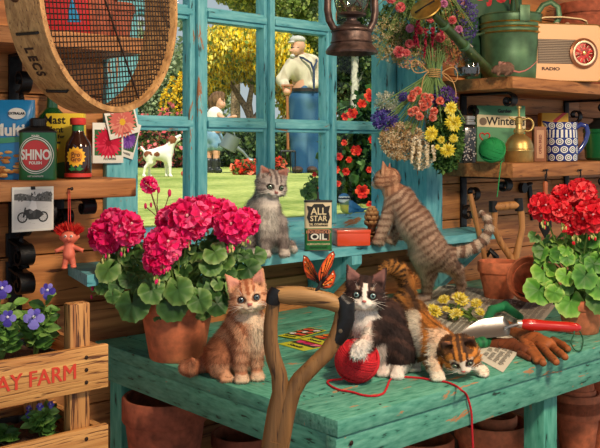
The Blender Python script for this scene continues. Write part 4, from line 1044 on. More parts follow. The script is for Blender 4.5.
mb = MB(); mb.tube([q3(68.4, 232), (ml.x-.0015, ml.y, ml.z)], .0009, 5); mb.tube([q3(70.6, 232), (ml.x+.0015, ml.y, ml.z)], .0009, 5); mb.build('hanging_string', MATS['cap_red'], dl)
mb = MB(); mb.tube([Vector((0, .006, 0)), Vector((0, -.012, .001))], .0018, 8); mb.ball((0, -.013, .001), (.004, .0015, .004), 10); tag(mb.build('nail', M_nail, None, loc=nail), 'small dark nail in left shelf edge with red string looped on it', 'nail')

# --- round sieve
SC = P(116.5, -1, 1.50); RR = .183; nrm = (R_*.909-D_*.418).normalized()
side = Vector((0, 0, 1)).cross(nrm).normalized(); SM = frame(SC, side, (0, 0, 1), nrm)   # local z = towards the mesh face
sv = thing('garden_sieve', 'large round wooden garden sieve with black wire mesh hanging top left', 'sieve', (0, 0, 0)); sv.matrix_basis = SM; DB = -.068
M_rim = wood('sieve_wood', (142, 100, 58), (196, 150, 96), axis=2, scale=1., dark=(84, 50, 26), crack=.34, stretch=.35)
mb = MB(); n = 96; mb.lathe([(RR, 0), (RR+.009, -.001), (RR+.010, -.004), (RR+.010, DB), (RR+.008, DB-.002), (RR, DB), (RR-.001, -.003), (RR, 0)], n); mb.build('rim', M_rim, sv)
mb = MB(); st = .0088; kk = int(RR/st); wv = .0011
for i in range(-kk, kk+1):
    a = i*st; l_ = math.sqrt(max(0, RR*RR-a*a)); 
    if l_ < .01: continue
    for s_ in (0, 1):
        c45 = math.cos(.12); s45 = math.sin(.12)
        def r_(x, y): return (x*c45-y*s45, x*s45+y*c45, -.012+(.0006 if s_ else -.0006))
        p0, p1 = ((a, -l_), (a, l_)) if s_ else ((-l_, a), (l_, a)); mb.tube([r_(*p0), r_(*p1)], wv, 4, caps=False)
mb.build('wire_mesh', plain('mesh_wire', (40, 30, 26), .5, .5), sv)
mb = MB(); mb.tube([(-RR*.62, RR*.78, -.006), (RR*.4, -RR*.9, -.006)], .0018, 6); mb.build('long_wire', M_nail, sv)
mb = MB(); mb.tube([(-RR*.98, RR*.05, -.006), (RR*.9, RR*.42, -.006)], .0018, 6); mb.build('long_wire', M_nail, sv)
def on_rim(ang, z, lift=.0105): return Vector((math.cos(ang)*(RR+lift), math.sin(ang)*(RR+lift), z))
# angle on the left outside of the band: side vector points...
sgn = -1 if (side.dot(R_) > 0) else 1
def ra(t): return (PI+t) if sgn < 0 else -t     # t grows downwards along the outside left
for t_, tilt in ((.41, .0), (.97, .4)):
    mb = MB(); a = ra(t_); mb.tube([on_rim(a, -.058, .006), on_rim(a, -.054, .0125), on_rim(a+(-.03 if sgn > 0 else .03)*tilt, -.016, .0125), on_rim(a, -.012, .006)], .0024, 6); mb.build('staple', M_iron, sv)
mb = MB(); a = ra(.12); mb.ball(on_rim(a, -.046, .009), .0085, 14); mb.build('wood_knot', plain('knot_dark', (76, 44, 24), .7), sv)
for i, ch in enumerate('LECS'):
    a = ra(.55+i*.075); o = on_rim(a, -.043, .0108); tang = Vector((-math.sin(a), math.cos(a), 0)); 
    if tang.z != 0: pass
    down = tang*(1 if (SM.to_3x3() @ tang).z < 0 else -1)
    rad = Vector((math.cos(a), math.sin(a), 0)); up_ = rad.cross(down)
    text(ch, .023, sv, 'lettering', plain('burnt_ink', (50, 26, 14), .7), frame(o, down, up_, rad), bold=.0008, sx=.85)
mb = MB(); top = SM.inverted() @ Vector((SC.x, SC.y, 2.36)); mb.tube([(0, RR-.002, -.03), (top.x, top.y, top.z)], .003, 6)
mb.build('hanging_cord', plain('jute', (176, 140, 92), .9), sv)

# --- storm lantern
LC = P(351.5, 148, 2.1); LC.z = 0
zb = lambda py: CAMZ+(HY-py)/F*2.1
kz = 2.1/F
la = thing('storm_lantern', 'rusty dark metal storm lantern hanging in front of the window', 'lantern', (LC.x, LC.y, zb(53)), YAW+.3)
M_rust = plain('rusty_metal', (78, 62, 58), .45, .7, bump=.35, bscale=60, var=.35)
h0 = 0
mb = MB(); mb.lathe([(0, .018), (.048, .012), (.056, .001), (.0605, -.002), (.062, .003), (.058, .010), (.048, .022), (.0465, .050), (.045, .056), (.034, .064), (.018, .068), (0, .069)], 48); mb.build('oil_tank', M_rust, la)
mb = MB(); mb.lathe([(.0478, .048), (.0495, .050), (.0478, .053)], 48); mb.lathe([(.0488, .022), (.0505, .024), (.0485, .027)], 48); mb.build('tank_bead', M_rust, la)
mb = MB(); mb.lathe([(0, .066), (.020, .066), (.022, .072), (.013, .076), (.013, .083), (.034, .088), (.036, .092), (.030, .095), (.012, .098), (.012, .108), (0, .109)], 36); mb.build('burner', M_rust, la)
mb = MB(); mb.lathe([(.028, .094), (.036, .105), (.040, .130), (.037, .160), (.027, .185), (.024, .195)], 40); mb.build('glass_globe', glassmat('globe_glass', (236, 240, 214), .10), la)
mb = MB()
for s_ in (-1, 1):
    for j in range(6):
        a0 = j*PI/3; mb.tube([(math.cos(a0+s_*t/10*PI*.66)*(.0415-.014*abs(t/10-.42)**1.5*2), math.sin(a0+s_*t/10*PI*.66)*(.0415-.014*abs(t/10-.42)**1.5*2), .094+t*.0098) for t in range(11)], .0011, 5)
mb.build('wire_guard', M_rust, la)
for s_ in (-1, 1):
    mb = MB(); mb.tube([(s_*x, 0, z) for x, z in ((.030, .052), (.046, .058), (.056, .076), (.060, .10), (.059, .14), (.056, .19), (.050, .225), (.030, .235), (.020, .235))], [.008, .0085, .009, .009, .0085, .008, .008, .007, .006], 12); mb.build('side_tube', M_rust, la)
mb = MB(); mb.lathe([(.026, .190), (.030, .192), (.030, .200), (.022, .215), (.022, .245), (.030, .250), (.012, .262), (0, .264)], 32); mb.build('chimney_cap', M_rust, la)
mb = MB(); mb.tube([(-.058, 0, .16)]+[(math.cos(PI-a)*.062, 0, .20+math.sin(a)*.10) for a in [i*PI/14 for i in range(15)]]+[(.058, 0, .16)], .0018, 6); mb.build('bail_handle', M_iron, la)
mb = MB(); mb.tube([(.044, -.012, .10), (.044, -.012, .185)], .0016, 6); mb.build('lift_lever', M_iron, la)
mb = MB(); mb.tube([(0, 0, .298), (0, 0, 2.36-zb(53))], .0022, 6); mb.build('hanging_wire', M_iron, la)
# ============================================================ hanging bunches of flowers
M_stemg = plain('dry_stem', (112, 134, 78), .8)
M_twine = plain('twine', (196, 152, 100), .9)
class Fr:
    """local frame of a thing designed by picture columns and rows at its own distance"""
    def __init__(s, px, py, Z, d0=0): s.Z = Z; s.o = P(px, py, Z); s.px = px; s.py = py; s.k = Z/F
    def __call__(s, x, y, d=0): return Vector(((x-s.px)*s.k, d, (s.py-y)*s.k))
def floret_ball(parent, c, r, cols, seed, n=46, name='bloom', pet=.42, mat=None):
    """round flower head of many small pointed petals"""
    q = random.Random(seed); mb = MB(); c = Vector(c)
    for i in range(n):
        z = 1-2*(i+.5)/n; a = i*2.39996; s_ = math.sqrt(1-z*z); d = Vector((s_*math.cos(a), s_*math.sin(a), z)); d = (d+Vector((q.uniform(-.2, .2),)*1+(q.uniform(-.2, .2), q.uniform(-.2, .2)))).normalized()
        u = d.orthogonal().normalized(); w_ = d.cross(u); rot = q.uniform(0, 6.28); u, w_ = u*math.cos(rot)+w_*math.sin(rot), w_*math.cos(rot)-u*math.sin(rot)
        p0 = c+d*r*.35; p1 = c+d*r*1.0; col = lin(q.choice(cols)); h_ = r*pet
        mb.add([p0, p1-d*r*.12+u*h_, p1+d*r*.06+w_*h_*.35, p1-d*r*.12-u*h_], [(0, 1, 2, 3)], col=col)
        mb.add([p0, p1-d*r*.2+w_*h_, p1+d*r*.02-u*h_*.3, p1-d*r*.2-w_*h_], [(0, 1, 2, 3)], col=col)
    return mb.build(name, mat or M_petal, parent, smooth=False)
def daisy(parent, c, r, cols, facing, seed, name='bloom', n=18, layers=4, cen=None):
    """layered chrysanthemum-like head facing a direction"""
    q = random.Random(seed); f = Vector(facing).normalized(); u = f.orthogonal().normalized(); w_ = f.cross(u); c = Vector(c); mb = MB()
    for L_ in range(layers):
        tilt = .12+L_*.36; rr = r*(1-.17*L_)
        for i in range(n-3*L_):
            a = 2*PI*(i+.5*(L_ % 2))/(n-3*L_)+q.uniform(-.1, .1); rad = u*math.cos(a)+w_*math.sin(a); tan = w_*math.cos(a)-u*math.sin(a); d = rad*math.cos(tilt)+f*math.sin(tilt)
            col = lin(q.choice(cols)); wd = r*.17; l_ = rr*q.uniform(.85, 1.1); m_ = c+d*l_*.6+f*r*.06
            mb.add([c+rad*r*.08, m_+tan*wd-f*r*.03, c+d*l_, m_-tan*wd-f*r*.03, m_+f*r*.04], [(0, 4, 1), (1, 4, 2), (2, 4, 3), (3, 4, 0)], col=col)
    mb.ball(c+f*r*.1, r*.2, 8, col=lin(cen or cols[-1]))
    return mb.build(name, M_petal, parent, smooth=False)
def spray(parent, L, x0, x1, y0, y1, n, size, cols, seed, name, depth=.05, stems=None, mask=None):
    rs = random.Random(seed); mb = MB()
    for i in range(n):
        while True:
            x = rs.uniform(x0, x1); y = rs.uniform(y0, y1)
            e = ((x-(x0+x1)/2)/((x1-x0)/2))**2+((y-(y0+y1)/2)/((y1-y0)/2))**2
            if e < 1 and (mask is None or mask(x, y)): break
        c = L(x, y, rs.uniform(-depth, depth)*math.sqrt(max(.05, 1-e))); s_ = size*rs.uniform(.6, 1.3); d = Vector((rs.gauss(0, 1), rs.gauss(0, 1)-.6, rs.gauss(0, 1))).normalized(); u = d.orthogonal().normalized(); w_ = d.cross(u); col = lin(rs.choice(cols))
        for j in range(3):
            a = j*2.1+rs.random(); t = u*math.cos(a)+w_*math.sin(a); p_ = u*-math.sin(a)+w_*math.cos(a)
            mb.add([c, c+t*s_*.6+p_*s_*.35, c+t*s_+d*s_*.3, c+t*s_*.6-p_*s_*.35], [(0, 1, 2, 3)], col=col)
    o = mb.build(name, M_petal, parent, smooth=False); o['kind'] = 'stuff'; return o
def stems(parent, L, tie, ends, r=.0011, bow=.02, name='stems', mat=None, seed=0):
    q = random.Random(seed); mb = MB(); t = L(*tie)
    for x, y, d in ends:
        e = L(x, y, d); m_ = t.lerp(e, .5)+Vector((0, 0, bow*q.uniform(-.5, 1.))); s0 = t+Vector((q.uniform(-.012, .012), q.uniform(-.012, .012), q.uniform(0, .01)))
        pts = [s0.lerp(m_, i/3).lerp(m_.lerp(e, i/3), i/3) for i in range(4)]; mb.tube(pts, r, 4, caps=False)
    o = mb.build(name, mat or M_stemg, parent); o['kind'] = 'stuff'; return o
BZ = 2.86
PINKS = [(228, 110, 120), (240, 138, 140), (214, 88, 106), (246, 166, 160)]
# upper bunch
L = Fr(428, -45, BZ); ub = thing('dried_flower_bunch', 'upper hanging dried bunch with pink blooms and dark red spikes on window right', 'dried flowers', L.o, YAW); tie = (428, -45, 0)
q = random.Random(11); ends = [(q.uniform(374, 472), q.uniform(4, 66), q.uniform(-.06, .06)) for _ in range(110)]
stems(ub, L, tie, ends, .0012, .03, seed=1)
for a, cols, nm, n, s_ in (((370, 410, 14, 62), [(206, 186, 142), (226, 206, 168), (180, 150, 110), (160, 150, 96)], 'cream_sprigs', 420, .008),
                         ((452, 478, -6, 46), [(86, 66, 150), (112, 90, 178), (70, 50, 130)], 'purple_sprigs', 330, .007),
                         ((392, 446, 40, 70), [(226, 206, 168), (214, 190, 130), (150, 150, 92), (222, 150, 130)], 'cream_sprigs', 420, .008),
                         ((425, 466, 32, 66), [(222, 150, 130), (226, 196, 150), (200, 110, 104), (150, 146, 92)], 'coral_sprigs', 380, .008),
                         ((378, 470, -10, 56), [(88, 116, 62), (112, 138, 76), (66, 92, 50), (134, 150, 90)], 'leaves', 1300, .011)):
    spray(ub, L, a[0], a[1], a[2], a[3], n, s_, cols, hash(nm) % 7+n, nm)
for i, (x, y, r, c) in enumerate([(389, 2, 5, 0), (398, 10.5, 5, 0), (407.5, 31, 4.2, 1), (417, 33, 4.0, 0), (427.5, 21.5, 4.2, 0), (449, 23, 4.2, 0), (440.5, 7, 4, 1), (407, 46, 4.4, 0), (397, 54, 6, 0), (404, 55, 4, 0), (437, 40, 5, 0), (382, 0, 4, 0), (455, 32, 4, 1)]):
    floret_ball(ub, L(x, y, -.065), r*L.k, [(206, 130, 176), (226, 160, 196)] if c else PINKS, 300+i)
for i, (x, y0, y1) in enumerate(((415, 24, 50), (423, 32, 60), (429, 31, 50), (437, 27, 42), (412, 40, 50))):
    mb = MB(); q = random.Random(i)
    for j in range(60):
        t = j/59; c = L(x+(i-2)*t*2+q.uniform(-1, 1)*1.6*(1-t*.7), y0+(y1-y0)*t, -.075+q.uniform(-1, 1)*.004*(1-t)); s_ = .0058*(1.1-t*.5)
        d = Vector((q.gauss(0, 1), q.gauss(0, 1), q.gauss(0, 1))).normalized(); u = d.orthogonal(); mb.add([c-d*s_, c+u*s_*.7, c+d*s_, c-u*s_*.7], [(0, 1, 2, 3)], col=lin(q.choice([(150, 22, 60), (176, 34, 76), (120, 16, 46), (196, 70, 96)])))
    mb.build('amaranth_spike', M_petal, ub, smooth=False)
def twine_wrap(parent, L, x, y, r, n=5, loops=True):
    mb = MB()
    c = L(x, y); pts = [c+Vector((math.cos(a)*r, math.sin(a)*r, (.5-a/(2*PI*n))*r*1.4)) for a in [i*PI/8 for i in range(16*n)]]; mb.tube(pts, .0016, 5)
    if loops:
        for s_, dx, dz in ((-1, .055, .012), (1, .05, -.005), (-1, .022, -.03), (1, .045, -.035)):
            pts = [c+Vector((s_*(r+dx*math.sin(t)*1.), -r-.004, dz*2*math.sin(t*.9)+.022*math.sin(2*t))) for t in [i*PI/12 for i in range(13)]]
            if dz < -.01: pts = pts[:8]
            mb.tube(pts, .0015, 5)
    return mb.build('twine_tie', M_twine, parent)
tw = L(428, -45); mb = MB(); mb.tube([tw, Vector((0, 0, 2.36-L.o.z))], .002, 5); mb.build('hanging_twine', M_twine, ub); twine_wrap(ub, L, 428, -45, .016, 4, False)
# lower bunch, hung upside down
L = Fr(434, 72, BZ-.03); lb_ = thing('dried_flower_bunch', 'lower hanging bunch tied with twine, with coral, purple and yellow flowers', 'dried flowers', L.o, YAW)
q = random.Random(12); ends = [(q.uniform(376, 462), q.uniform(98, 142), q.uniform(-.05, .05)) for _ in range(100)]
stems(lb_, L, (434, 72, 0), ends, .0014, -.02, seed=2, mat=plain('fresh_stem', (120, 150, 90), .7))
mb = MB(); q = random.Random(3)
for i in range(40): a = q.uniform(0, 6.28); mb.tube([L(434, 72)+Vector((math.cos(a)*.016, math.sin(a)*.016, -.004)), L(434, 72)+Vector((math.cos(a)*.03+q.uniform(-.01, .01), math.sin(a)*.03, .05+q.uniform(0, .04)))], .0013, 4)
o = mb.build('stem_ends', MATS['fresh_stem'], lb_); o['kind'] = 'stuff'
twine_wrap(lb_, L, 434, 73, .021, 5)
mb = MB(); mb.tube([L(434, 72)+Vector((0, .02, 0)), Vector((-.02, .05, .10)), Vector((-.02, .06, 2.36-L.o.z))], .0018, 5); mb.build('hanging_twine', M_twine, lb_)
for a, cols, nm, n, s_ in (((374, 398, 92, 112), [(176, 186, 170), (206, 206, 186), (150, 160, 140)], 'grey_sprigs', 260, .007),
                         ((372, 397, 108, 130), [(74, 62, 150), (98, 82, 180), (60, 46, 126), (124, 108, 190)], 'lavender_sprigs', 420, .0075),
                         ((398, 408, 92, 102), [(74, 62, 150), (98, 82, 180)], 'lavender_sprigs', 90, .007),
                         ((432, 457, 86, 112), [(92, 62, 140), (120, 84, 168), (76, 48, 120)], 'purple_sprigs', 420, .0075),
                         ((380, 424, 122, 160), [(224, 200, 160), (240, 222, 190), (202, 166, 122), (176, 140, 96)], 'cream_sprigs', 950, .0085),
                         ((410, 432, 144, 170), [(226, 214, 186), (240, 232, 210), (200, 180, 140)], 'cream_sprigs', 260, .008),
                         ((428, 462, 100, 172), [(56, 92, 46), (78, 116, 56), (96, 132, 66), (44, 74, 38)], 'leaves', 900, .015)):
    spray(lb_, L, *a, n, s_, cols, n+int(a[0]), nm, depth=.05)
for i, (x, y) in enumerate([(411, 95), (409, 99), (422, 98), (427, 99), (413, 111), (421, 108), (417, 117), (409, 113), (431, 112), (425, 105), (437, 102), (420, 104), (415, 92), (430, 118)]):
    floret_ball(lb_, L(x, y, -.062), 4.2*L.k, [(236, 132, 112), (244, 160, 138), (222, 106, 92), (250, 186, 166)], 400+i, n=24, pet=.5)
YEL = [(236, 220, 70), (250, 238, 120), (222, 196, 50)]
for i, (x, y, r) in enumerate([(446, 109.5, 7.5), (449, 124, 9.2), (427, 134, 8.5), (449, 138.5, 5), (437, 140, 4.5), (443, 150, 8.6), (433, 147, 3)]):
    daisy(lb_, L(x, y, -.085), r*L.k, YEL, (random.Random(i).uniform(-.4, .4), -1, random.Random(i+9).uniform(-.5, .1)), 500+i, n=20)
for i, (x0, y0, x1, y1) in enumerate(((411, 138, 409, 162), (417, 140, 416, 168), (424, 142, 424, 165), (430, 146, 431, 160))):
    mb = MB(); q = random.Random(i+70)
    for j in range(46):
        t = j/45; c = L(x0+(x1-x0)*t+q.uniform(-1.4, 1.4)*(1.2-t), y0+(y1-y0)*t, -.07+q.uniform(-.004, .004)); d = Vector((q.gauss(0, 1), q.gauss(0, 1), q.gauss(0, 1))).normalized(); u = d.orthogonal(); s_ = .006
        mb.add([c-d*s_, c+u*s_*.6, c+d*s_, c-u*s_*.6], [(0, 1, 2, 3)], col=lin(q.choice([(238, 226, 200), (222, 204, 170), (246, 240, 222)])))
    mb.build('white_spike', M_petal, lb_, smooth=False)

# ============================================================ upper right shelf
def on_shelf(px, y, z): p = ony(px, 148, y); return Vector((p.x, y, z+.0006))
M_wcan = plain('green_enamel', (78, 112, 82), .42, .35, bump=.25, bscale=16, var=.22)
M_gold = plain('worn_brass', (176, 140, 70), .35, .8, bump=.15, bscale=40, var=.2)
c0 = on_shelf(511, 1.872, RZ1); wcn = thing('watering_can', 'large dented green metal watering can with brass rose on upper right shelf', 'watering can', c0, YAW)
class _W(Pix):
    def __init__(s, o): s.Z = (Vector(o)-CAM).dot(D_); s.o = Vector(o); s.Mi = (Matrix.Translation(s.o) @ Matrix.Rotation(YAW, 4, 'Z')).inverted()
_wc = _W(c0); Wc = lambda x, y, d=0: Vector(_wc(x, y, d))
mb = MB(); prof = [(0, 0), (.098, 0), (.101, .004), (.104, .10), (.106, .165)]
for zz in (.172, .190, .208): prof += [(.107, zz-.005), (.1105, zz), (.107, zz+.005)]
prof += [(.108, .235), (.111, .238), (.108, .241), (.104, .236), (.100, .02), (0, .02)]
mb.lathe(prof, 48); mb.build('can_body', M_wcan, wcn)
for zz in (.172, .190, .208):
    mb = MB(); mb.lathe([(.1085, zz-.003), (.1125, zz), (.1085, zz+.003)], 48); mb.build('worn_band', M_gold, wcn)
mb = MB(); mb.tube([Wc(491, 75, -.09), Wc(485, 68, -.16), Wc(464, 46, -.42), Wc(444, 25, -.50), Wc(433, 14, -.54)], [.024, .020, .0155, .0125, .011], 20)
mb.build('spout', plain('dark_green_enamel', (62, 84, 48), .35, .4, bump=.2, bscale=30, var=.3), wcn)
mb = MB()
for (x, y, d, r) in ((464, 46, -.42, .0185), (444, 25.5, -.499, .016)):
    dr = (Wc(444, 25, -.50)-Wc(464, 46, -.42)).normalized(); mb.tube([Wc(x, y, d)-dr*.005, Wc(x, y, d)+dr*.005], r, 20); mb.build('spout_collar', M_wcan, wcn); mb = MB()
c = Wc(426, 9.5, -.56); fdir = Vector((-.42, -.62, .66)).normalized(); ux = Vector((.85, 0, .5)); ux = (ux-fdir*ux.dot(fdir)).normalized(); uy = fdir.cross(ux)
mb = MB(); mb.lathe([(.011, -.03), (.03, -.008), (.046, .0), (.048, .004), (.046, .007), (0, .012)], 32, M=frame(c, ux, uy, fdir)); mb.build('brass_rose', M_gold, wcn)
mb = MB(); mb.box(-.034, .034, -.003, .003, .0095, .013, M=frame(c, ux, uy, fdir), bev=.001); mb.build('rose_slot', M_iron, wcn)
mb = MB(); mb.tube([Wc(463, 38, -.42), Wc(484, 33, -.10)], .0035, 8); mb.build('brace', M_wcan, wcn)
mb = MB(); mb.tube([Wc(537, 14, 0), Wc(543, 5, 0), Wc(551, 2, 0), Wc(558, 7, 0), Wc(559.5, 17, 0), Wc(554, 27, 0), Wc(546, 34, 0), Wc(539, 40, 0)], .0065, 10, flat=1.6); mb.build('back_handle', M_wcan, wcn)
mb = MB(); mb.tube([Wc(518, 14, -.09), Wc(517, 4, -.07), Wc(514, -14, 0), Wc(512, 4, .07), Wc(512, 14, .1)], .006, 10); mb.build('top_handle', M_wcan, wcn)
mb = MB(); mb.box(-.018, .018, -.113, -.108, .205, .262, M=T(.022, 0, 0), bev=.002); mb.build('handle_plate', M_wcan, wcn)

p = on_shelf(494, 1.957, RZ1); gbx = thing('green_sign_board', 'dark green board with red lettering leaning behind the watering can', 'sign', p, YAW*.3)
MB().box(-.13, .13, -.008, .008, 0, .36, bev=.002).build('board', plain('board_green', (44, 84, 60), .5, bump=.2), gbx)
for i, ch in enumerate('UJOI'): text(ch, .075, gbx, 'lettering', plain('sign_red', (196, 44, 46), .5), FR(-.075+.05*i, -.0084, .325), bold=.004)
# glass jar under the spout
p = on_shelf(467, 1.81, RZ1); jar = thing('glass_jar', 'small stoppered glass jar of dark beads under the watering can spout', 'jar', p, 0)
M_jar = glassmat('jar_glass', (214, 220, 220), .16)
mb = MB(); mb.lathe([(0, 0), (.036, 0), (.042, .006), (.044, .025), (.040, .042), (.024, .052), (.022, .062), (.026, .066)], 36); mb.build('glass', M_jar, jar)
mb = MB(); mb.lathe([(0, .004), (.034, .004), (.039, .01), (.040, .028), (0, .032)], 24); mb.build('contents', plain('dark_beads', (52, 48, 54), .6, bump=1, bscale=120, var=.5), jar)
mb = MB(); mb.lathe([(.016, .058), (.016, .068), (.026, .070), (.028, .074), (.010, .080), (.018, .088), (.020, .098), (.012, .106), (0, .107)], 28); mb.build('stopper', plain('stopper_glass', (188, 176, 168), .15, coat=.5), jar)

# mouse
class ShelfPix(Pix):
    def __init__(s, p):
        v = Vector(p)-CAM; s.Z = v.dot(D_); s.o = Vector(p); s.Mi = (Matrix.Translation(s.o) @ Matrix.Rotation(YAW, 4, 'Z')).inverted()
def M_of(L): return Matrix.Translation(L.o) @ Matrix.Rotation(YAW, 4, 'Z')
mp_ = on_shelf(503, 1.712, RZ1); L = ShelfPix(mp_); k = L.k; PYS = HY+(CAMZ-RZ1)/L.Z*F
ms = thing('mouse', 'small brown mouse standing on the front edge of upper right shelf', 'mouse', L.o, YAW)
m = lambda x, y, d=0: L(x, y+(PYS-77), d)
pr = [('e', m(506.5, 69.5), (7.4*k, .019, 6.4*k), None, .006), ('c', m(502, 70), m(496.5, 71), .017, .0135, .006), ('c', m(496.5, 71.2), m(492.3, 72.4), .0125, .0042, .006),
      ('c', m(499, 67.5, -.010), m(499.8, 64.3, -.013), .0015, .006, .002, ((.5, 1, 0), 2.2)), ('c', m(502.5, 67.5, .010), m(503, 64.6, .013), .0015, .006, .002, ((.5, 1, 0), 2.2)),
      ('c', m(499, 73, -.008), m(497.6, 76.2, -.012), .005, .003, .002), ('c', m(509, 73, -.010), m(505.5, 76.2, -.014), .006, .0032, .003), ('c', m(500, 73, .008), m(499.5, 76.2, .012), .005, .003, .002), ('c', m(511, 73, .008), m(508, 76.2, .012), .006, .0032, .003)]
def fm(p_, n_):
    c = A3((122, 92, 78), len(p_)); c = mixc(c, A3((160, 128, 108), len(p_)), vnoise(p_, 260)*.7); ear = p_[:, 2] > m(500, 66)[2]+.000; ear &= p_[:, 0] < m(505, 0)[0]
    ear = ear & (np.abs(p_[:, 1]) > .009); return mixc(c, A3((196, 140, 128), len(p_)), ear*.8)
_, pos, fc, nr = body_mesh('body', pr, .0016, fm, ms, M_fur)
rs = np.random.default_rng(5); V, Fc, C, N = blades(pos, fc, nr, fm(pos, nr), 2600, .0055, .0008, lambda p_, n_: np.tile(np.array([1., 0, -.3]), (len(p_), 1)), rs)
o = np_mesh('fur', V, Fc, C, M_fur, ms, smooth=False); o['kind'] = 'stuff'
mb = MB(); mb.tube([m(512.5, 72), m(519, 73.5, -.004), m(525, 72, -.008), m(530, 69, -.012), m(535, 64.5, -.016), m(538, 61, -.022)], [.0032, .0026, .0022, .0018, .0014, .0008], 8); mb.build('tail', plain('mouse_pink', (206, 120, 116), .6), ms)
for d in (-.0095, .0095): mb = MB(); mb.ball(m(495.8, 69.6, d), .0022, 8); mb.build('eye', MATS['nose_black'], ms)
mb = MB(); mb.ball(m(491.8, 72.4), .0022, 8); mb.build('nose', MATS['mouse_pink'], ms)

# radio
rp_ = on_shelf(562, 1.742, RZ1); rd = thing('portable_radio', 'vintage cream portable radio with round dial and carry handle on shelf', 'radio', rp_, YAW*.72)
rw, rh, rdp = .132, .204, .035
mb = MB()
def rr_poly(w, h0, h1, r, n=6):
    pts = []
    for cx, cz, a0 in ((w-r, h1-r, 0), (-w+r, h1-r, PI/2), (-w+r, h0+r, PI), (w-r, h0+r, 1.5*PI)):
        for i in range(n+1): a = a0+PI/2*i/n; pts.append((cx+r*math.cos(a), cz+r*math.sin(a)))
    return pts
mb.prism(rr_poly(rw, 0, rh, .016), -rdp*.75, rdp); mb.build('case', plain('case_red', (120, 34, 30), .45), rd, smooth=False)
mb = MB(); mb.prism(rr_poly(rw-.002, .002, rh-.002, .015), -rdp, -rdp*.74); mb.build('front_panel', plain('radio_cream', (236, 186, 138), .45), rd, smooth=False)
mb = MB(); pts = [Vector((x, -rdp-.0005, z)) for x, z in rr_poly(rw-.001, .001, rh-.001, .016)]; mb.tube(pts+[pts[0]], .0022, 6); mb.build('gold_trim', plain('gold_trim', (214, 176, 110), .25, .8), rd)
mb = MB(); mb.box(-.112, .035, -rdp-.001, -rdp, .062, .148); mb.build('grille_ground', plain('grille_dark', (92, 78, 70), .6), rd)
mb = MB()
for i in range(14): mb.box(-.111, .034, -rdp-.0035, -rdp-.001, .064+i*.006, .0675+i*.006, bev=.0006)
mb.build('grille', plain('grille_grey', (150, 134, 116), .5, .3), rd)
mb = MB(); mb.lathe([(.050, 0), (.054, .004), (.054, .008), (.047, .012), (.043, .008), (.038, .009), (.036, .004), (0, .004)], 48, M=frame((.062, -rdp, .100), (1, 0, 0), (0, 0, 1), (0, -1, 0))); mb.build('dial_ring', plain('dial_copper', (176, 116, 84), .3, .6), rd)
mb = MB(); mb.lathe([(.0375, .0125), (.041, .0135), (.0445, .0125)], 48, M=frame((.062, -rdp, .100), (1, 0, 0), (0, 0, 1), (0, -1, 0))); mb.build('dial_bezel', plain('bezel_cream', (240, 214, 180), .3, .3), rd)
mb = MB(); mb.lathe([(.035, .006), (0, .0075)], 40, M=frame((.062, -rdp, .100), (1, 0, 0), (0, 0, 1), (0, -1, 0))); mb.build('dial_face', plain('dial_red', (168, 50, 48), .25, bscale=70, var=.6), rd)
mb = MB()
for i in range(12):
    a = i*PI/6; mb.box(-.0009, .0009, -.0004, .0004, .021, .031, M=frame((.062, -rdp-.0082, .100), (math.cos(a), 0, math.sin(a)), (0, 1, 0), (-math.sin(a), 0, math.cos(a))))
mb.build('dial_marks', MATS['label_cream'], rd); mb = MB(); mb.lathe([(.007, .006), (.006, .013), (0, .014)], 20, M=frame((.062, -rdp, .100), (1, 0, 0), (0, 0, 1), (0, -1, 0))); mb.build('dial_knob', MATS['gold_trim'], rd)
text('RADIO', .015, rd, 'lettering', plain('print_dark_brown', (70, 36, 26), .5), FR(-.062, -rdp-.0006, .043), sx=1.5, bold=.0006)
mb = MB(); strap(mb, [(-.098, 0, rh-.001), (-.094, 0, rh+.016), (-.07, 0, rh+.023), (0, 0, rh+.026), (.07, 0, rh+.021), (.092, 0, rh+.014), (.097, 0, rh-.001)], .018, (0, 0, 1), .004)
mb.build('carry_handle', plain('handle_cream', (226, 200, 150), .45), rd)
for x in (-.02, .02): mb = MB(); mb.lathe([(.009, 0), (.009, .006), (.006, .009), (0, .009)], 20, M=T(x, 0, rh)); mb.build('knob', plain('knob_cream', (222, 190, 160), .4), rd)
mb = MB(); mb.ball((-rw-.006, -.005, .150), (.009, .008, .010), 14); mb.build('side_knob', MATS['knob_cream'], rd)
# stacked clay pots behind the radio
base = on_shelf(588, 1.86, RZ1)
for i in range(4):
    t = thing('clay_pot', ['large clay pot at the bottom of the stack behind the radio', 'second clay pot up in the stack behind the radio', 'third clay pot up in the stack behind the radio', 'topmost clay pot of the stack behind the radio'][i], 'pot', base+Vector((0, 0, .0+i*.056)), 0, 'clay pots stacked behind the radio')
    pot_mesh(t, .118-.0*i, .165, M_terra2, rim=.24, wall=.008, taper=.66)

# ============================================================ lower right shelf
p = on_shelf(467.5, 1.80, RZ0); cn = thing('spice_grinder', 'tall black glass canister with silver lid left on lower right shelf', 'canister', p, YAW)
mb = MB(); loft(mb, [(squircle(.026*f, .026*f, 32, 4), z) for f, z in ((.96, 0), (1, .003), (1, .112), (.9, .12), (.7, .125))]); mb.build('glass', plain('dark_label_glass', (30, 30, 32), .2, coat=.6), cn)
mb = MB(); q = random.Random(8)
for i in range(70):
    x, z = q.uniform(-.021, .021), q.uniform(.01, .108); s_ = q.uniform(.001, .003); mb.prism([(x-s_, z), (x, z-s_*1.5), (x+s_*1.2, z), (x, z+s_)], -.0268, -.0258)
o = mb.build('label_pattern', plain('label_grey', (168, 160, 156), .5), cn, smooth=False); o['kind'] = 'stuff'
mb = MB(); mb.lathe([(.020, .123), (.026, .125), (.026, .133), (.022, .135), (.022, .140), (.025, .142), (.025, .152), (.018, .155), (0, .156)], 28); mb.build('lid', plain('lid_steel', (160, 156, 150), .25, .8), cn)
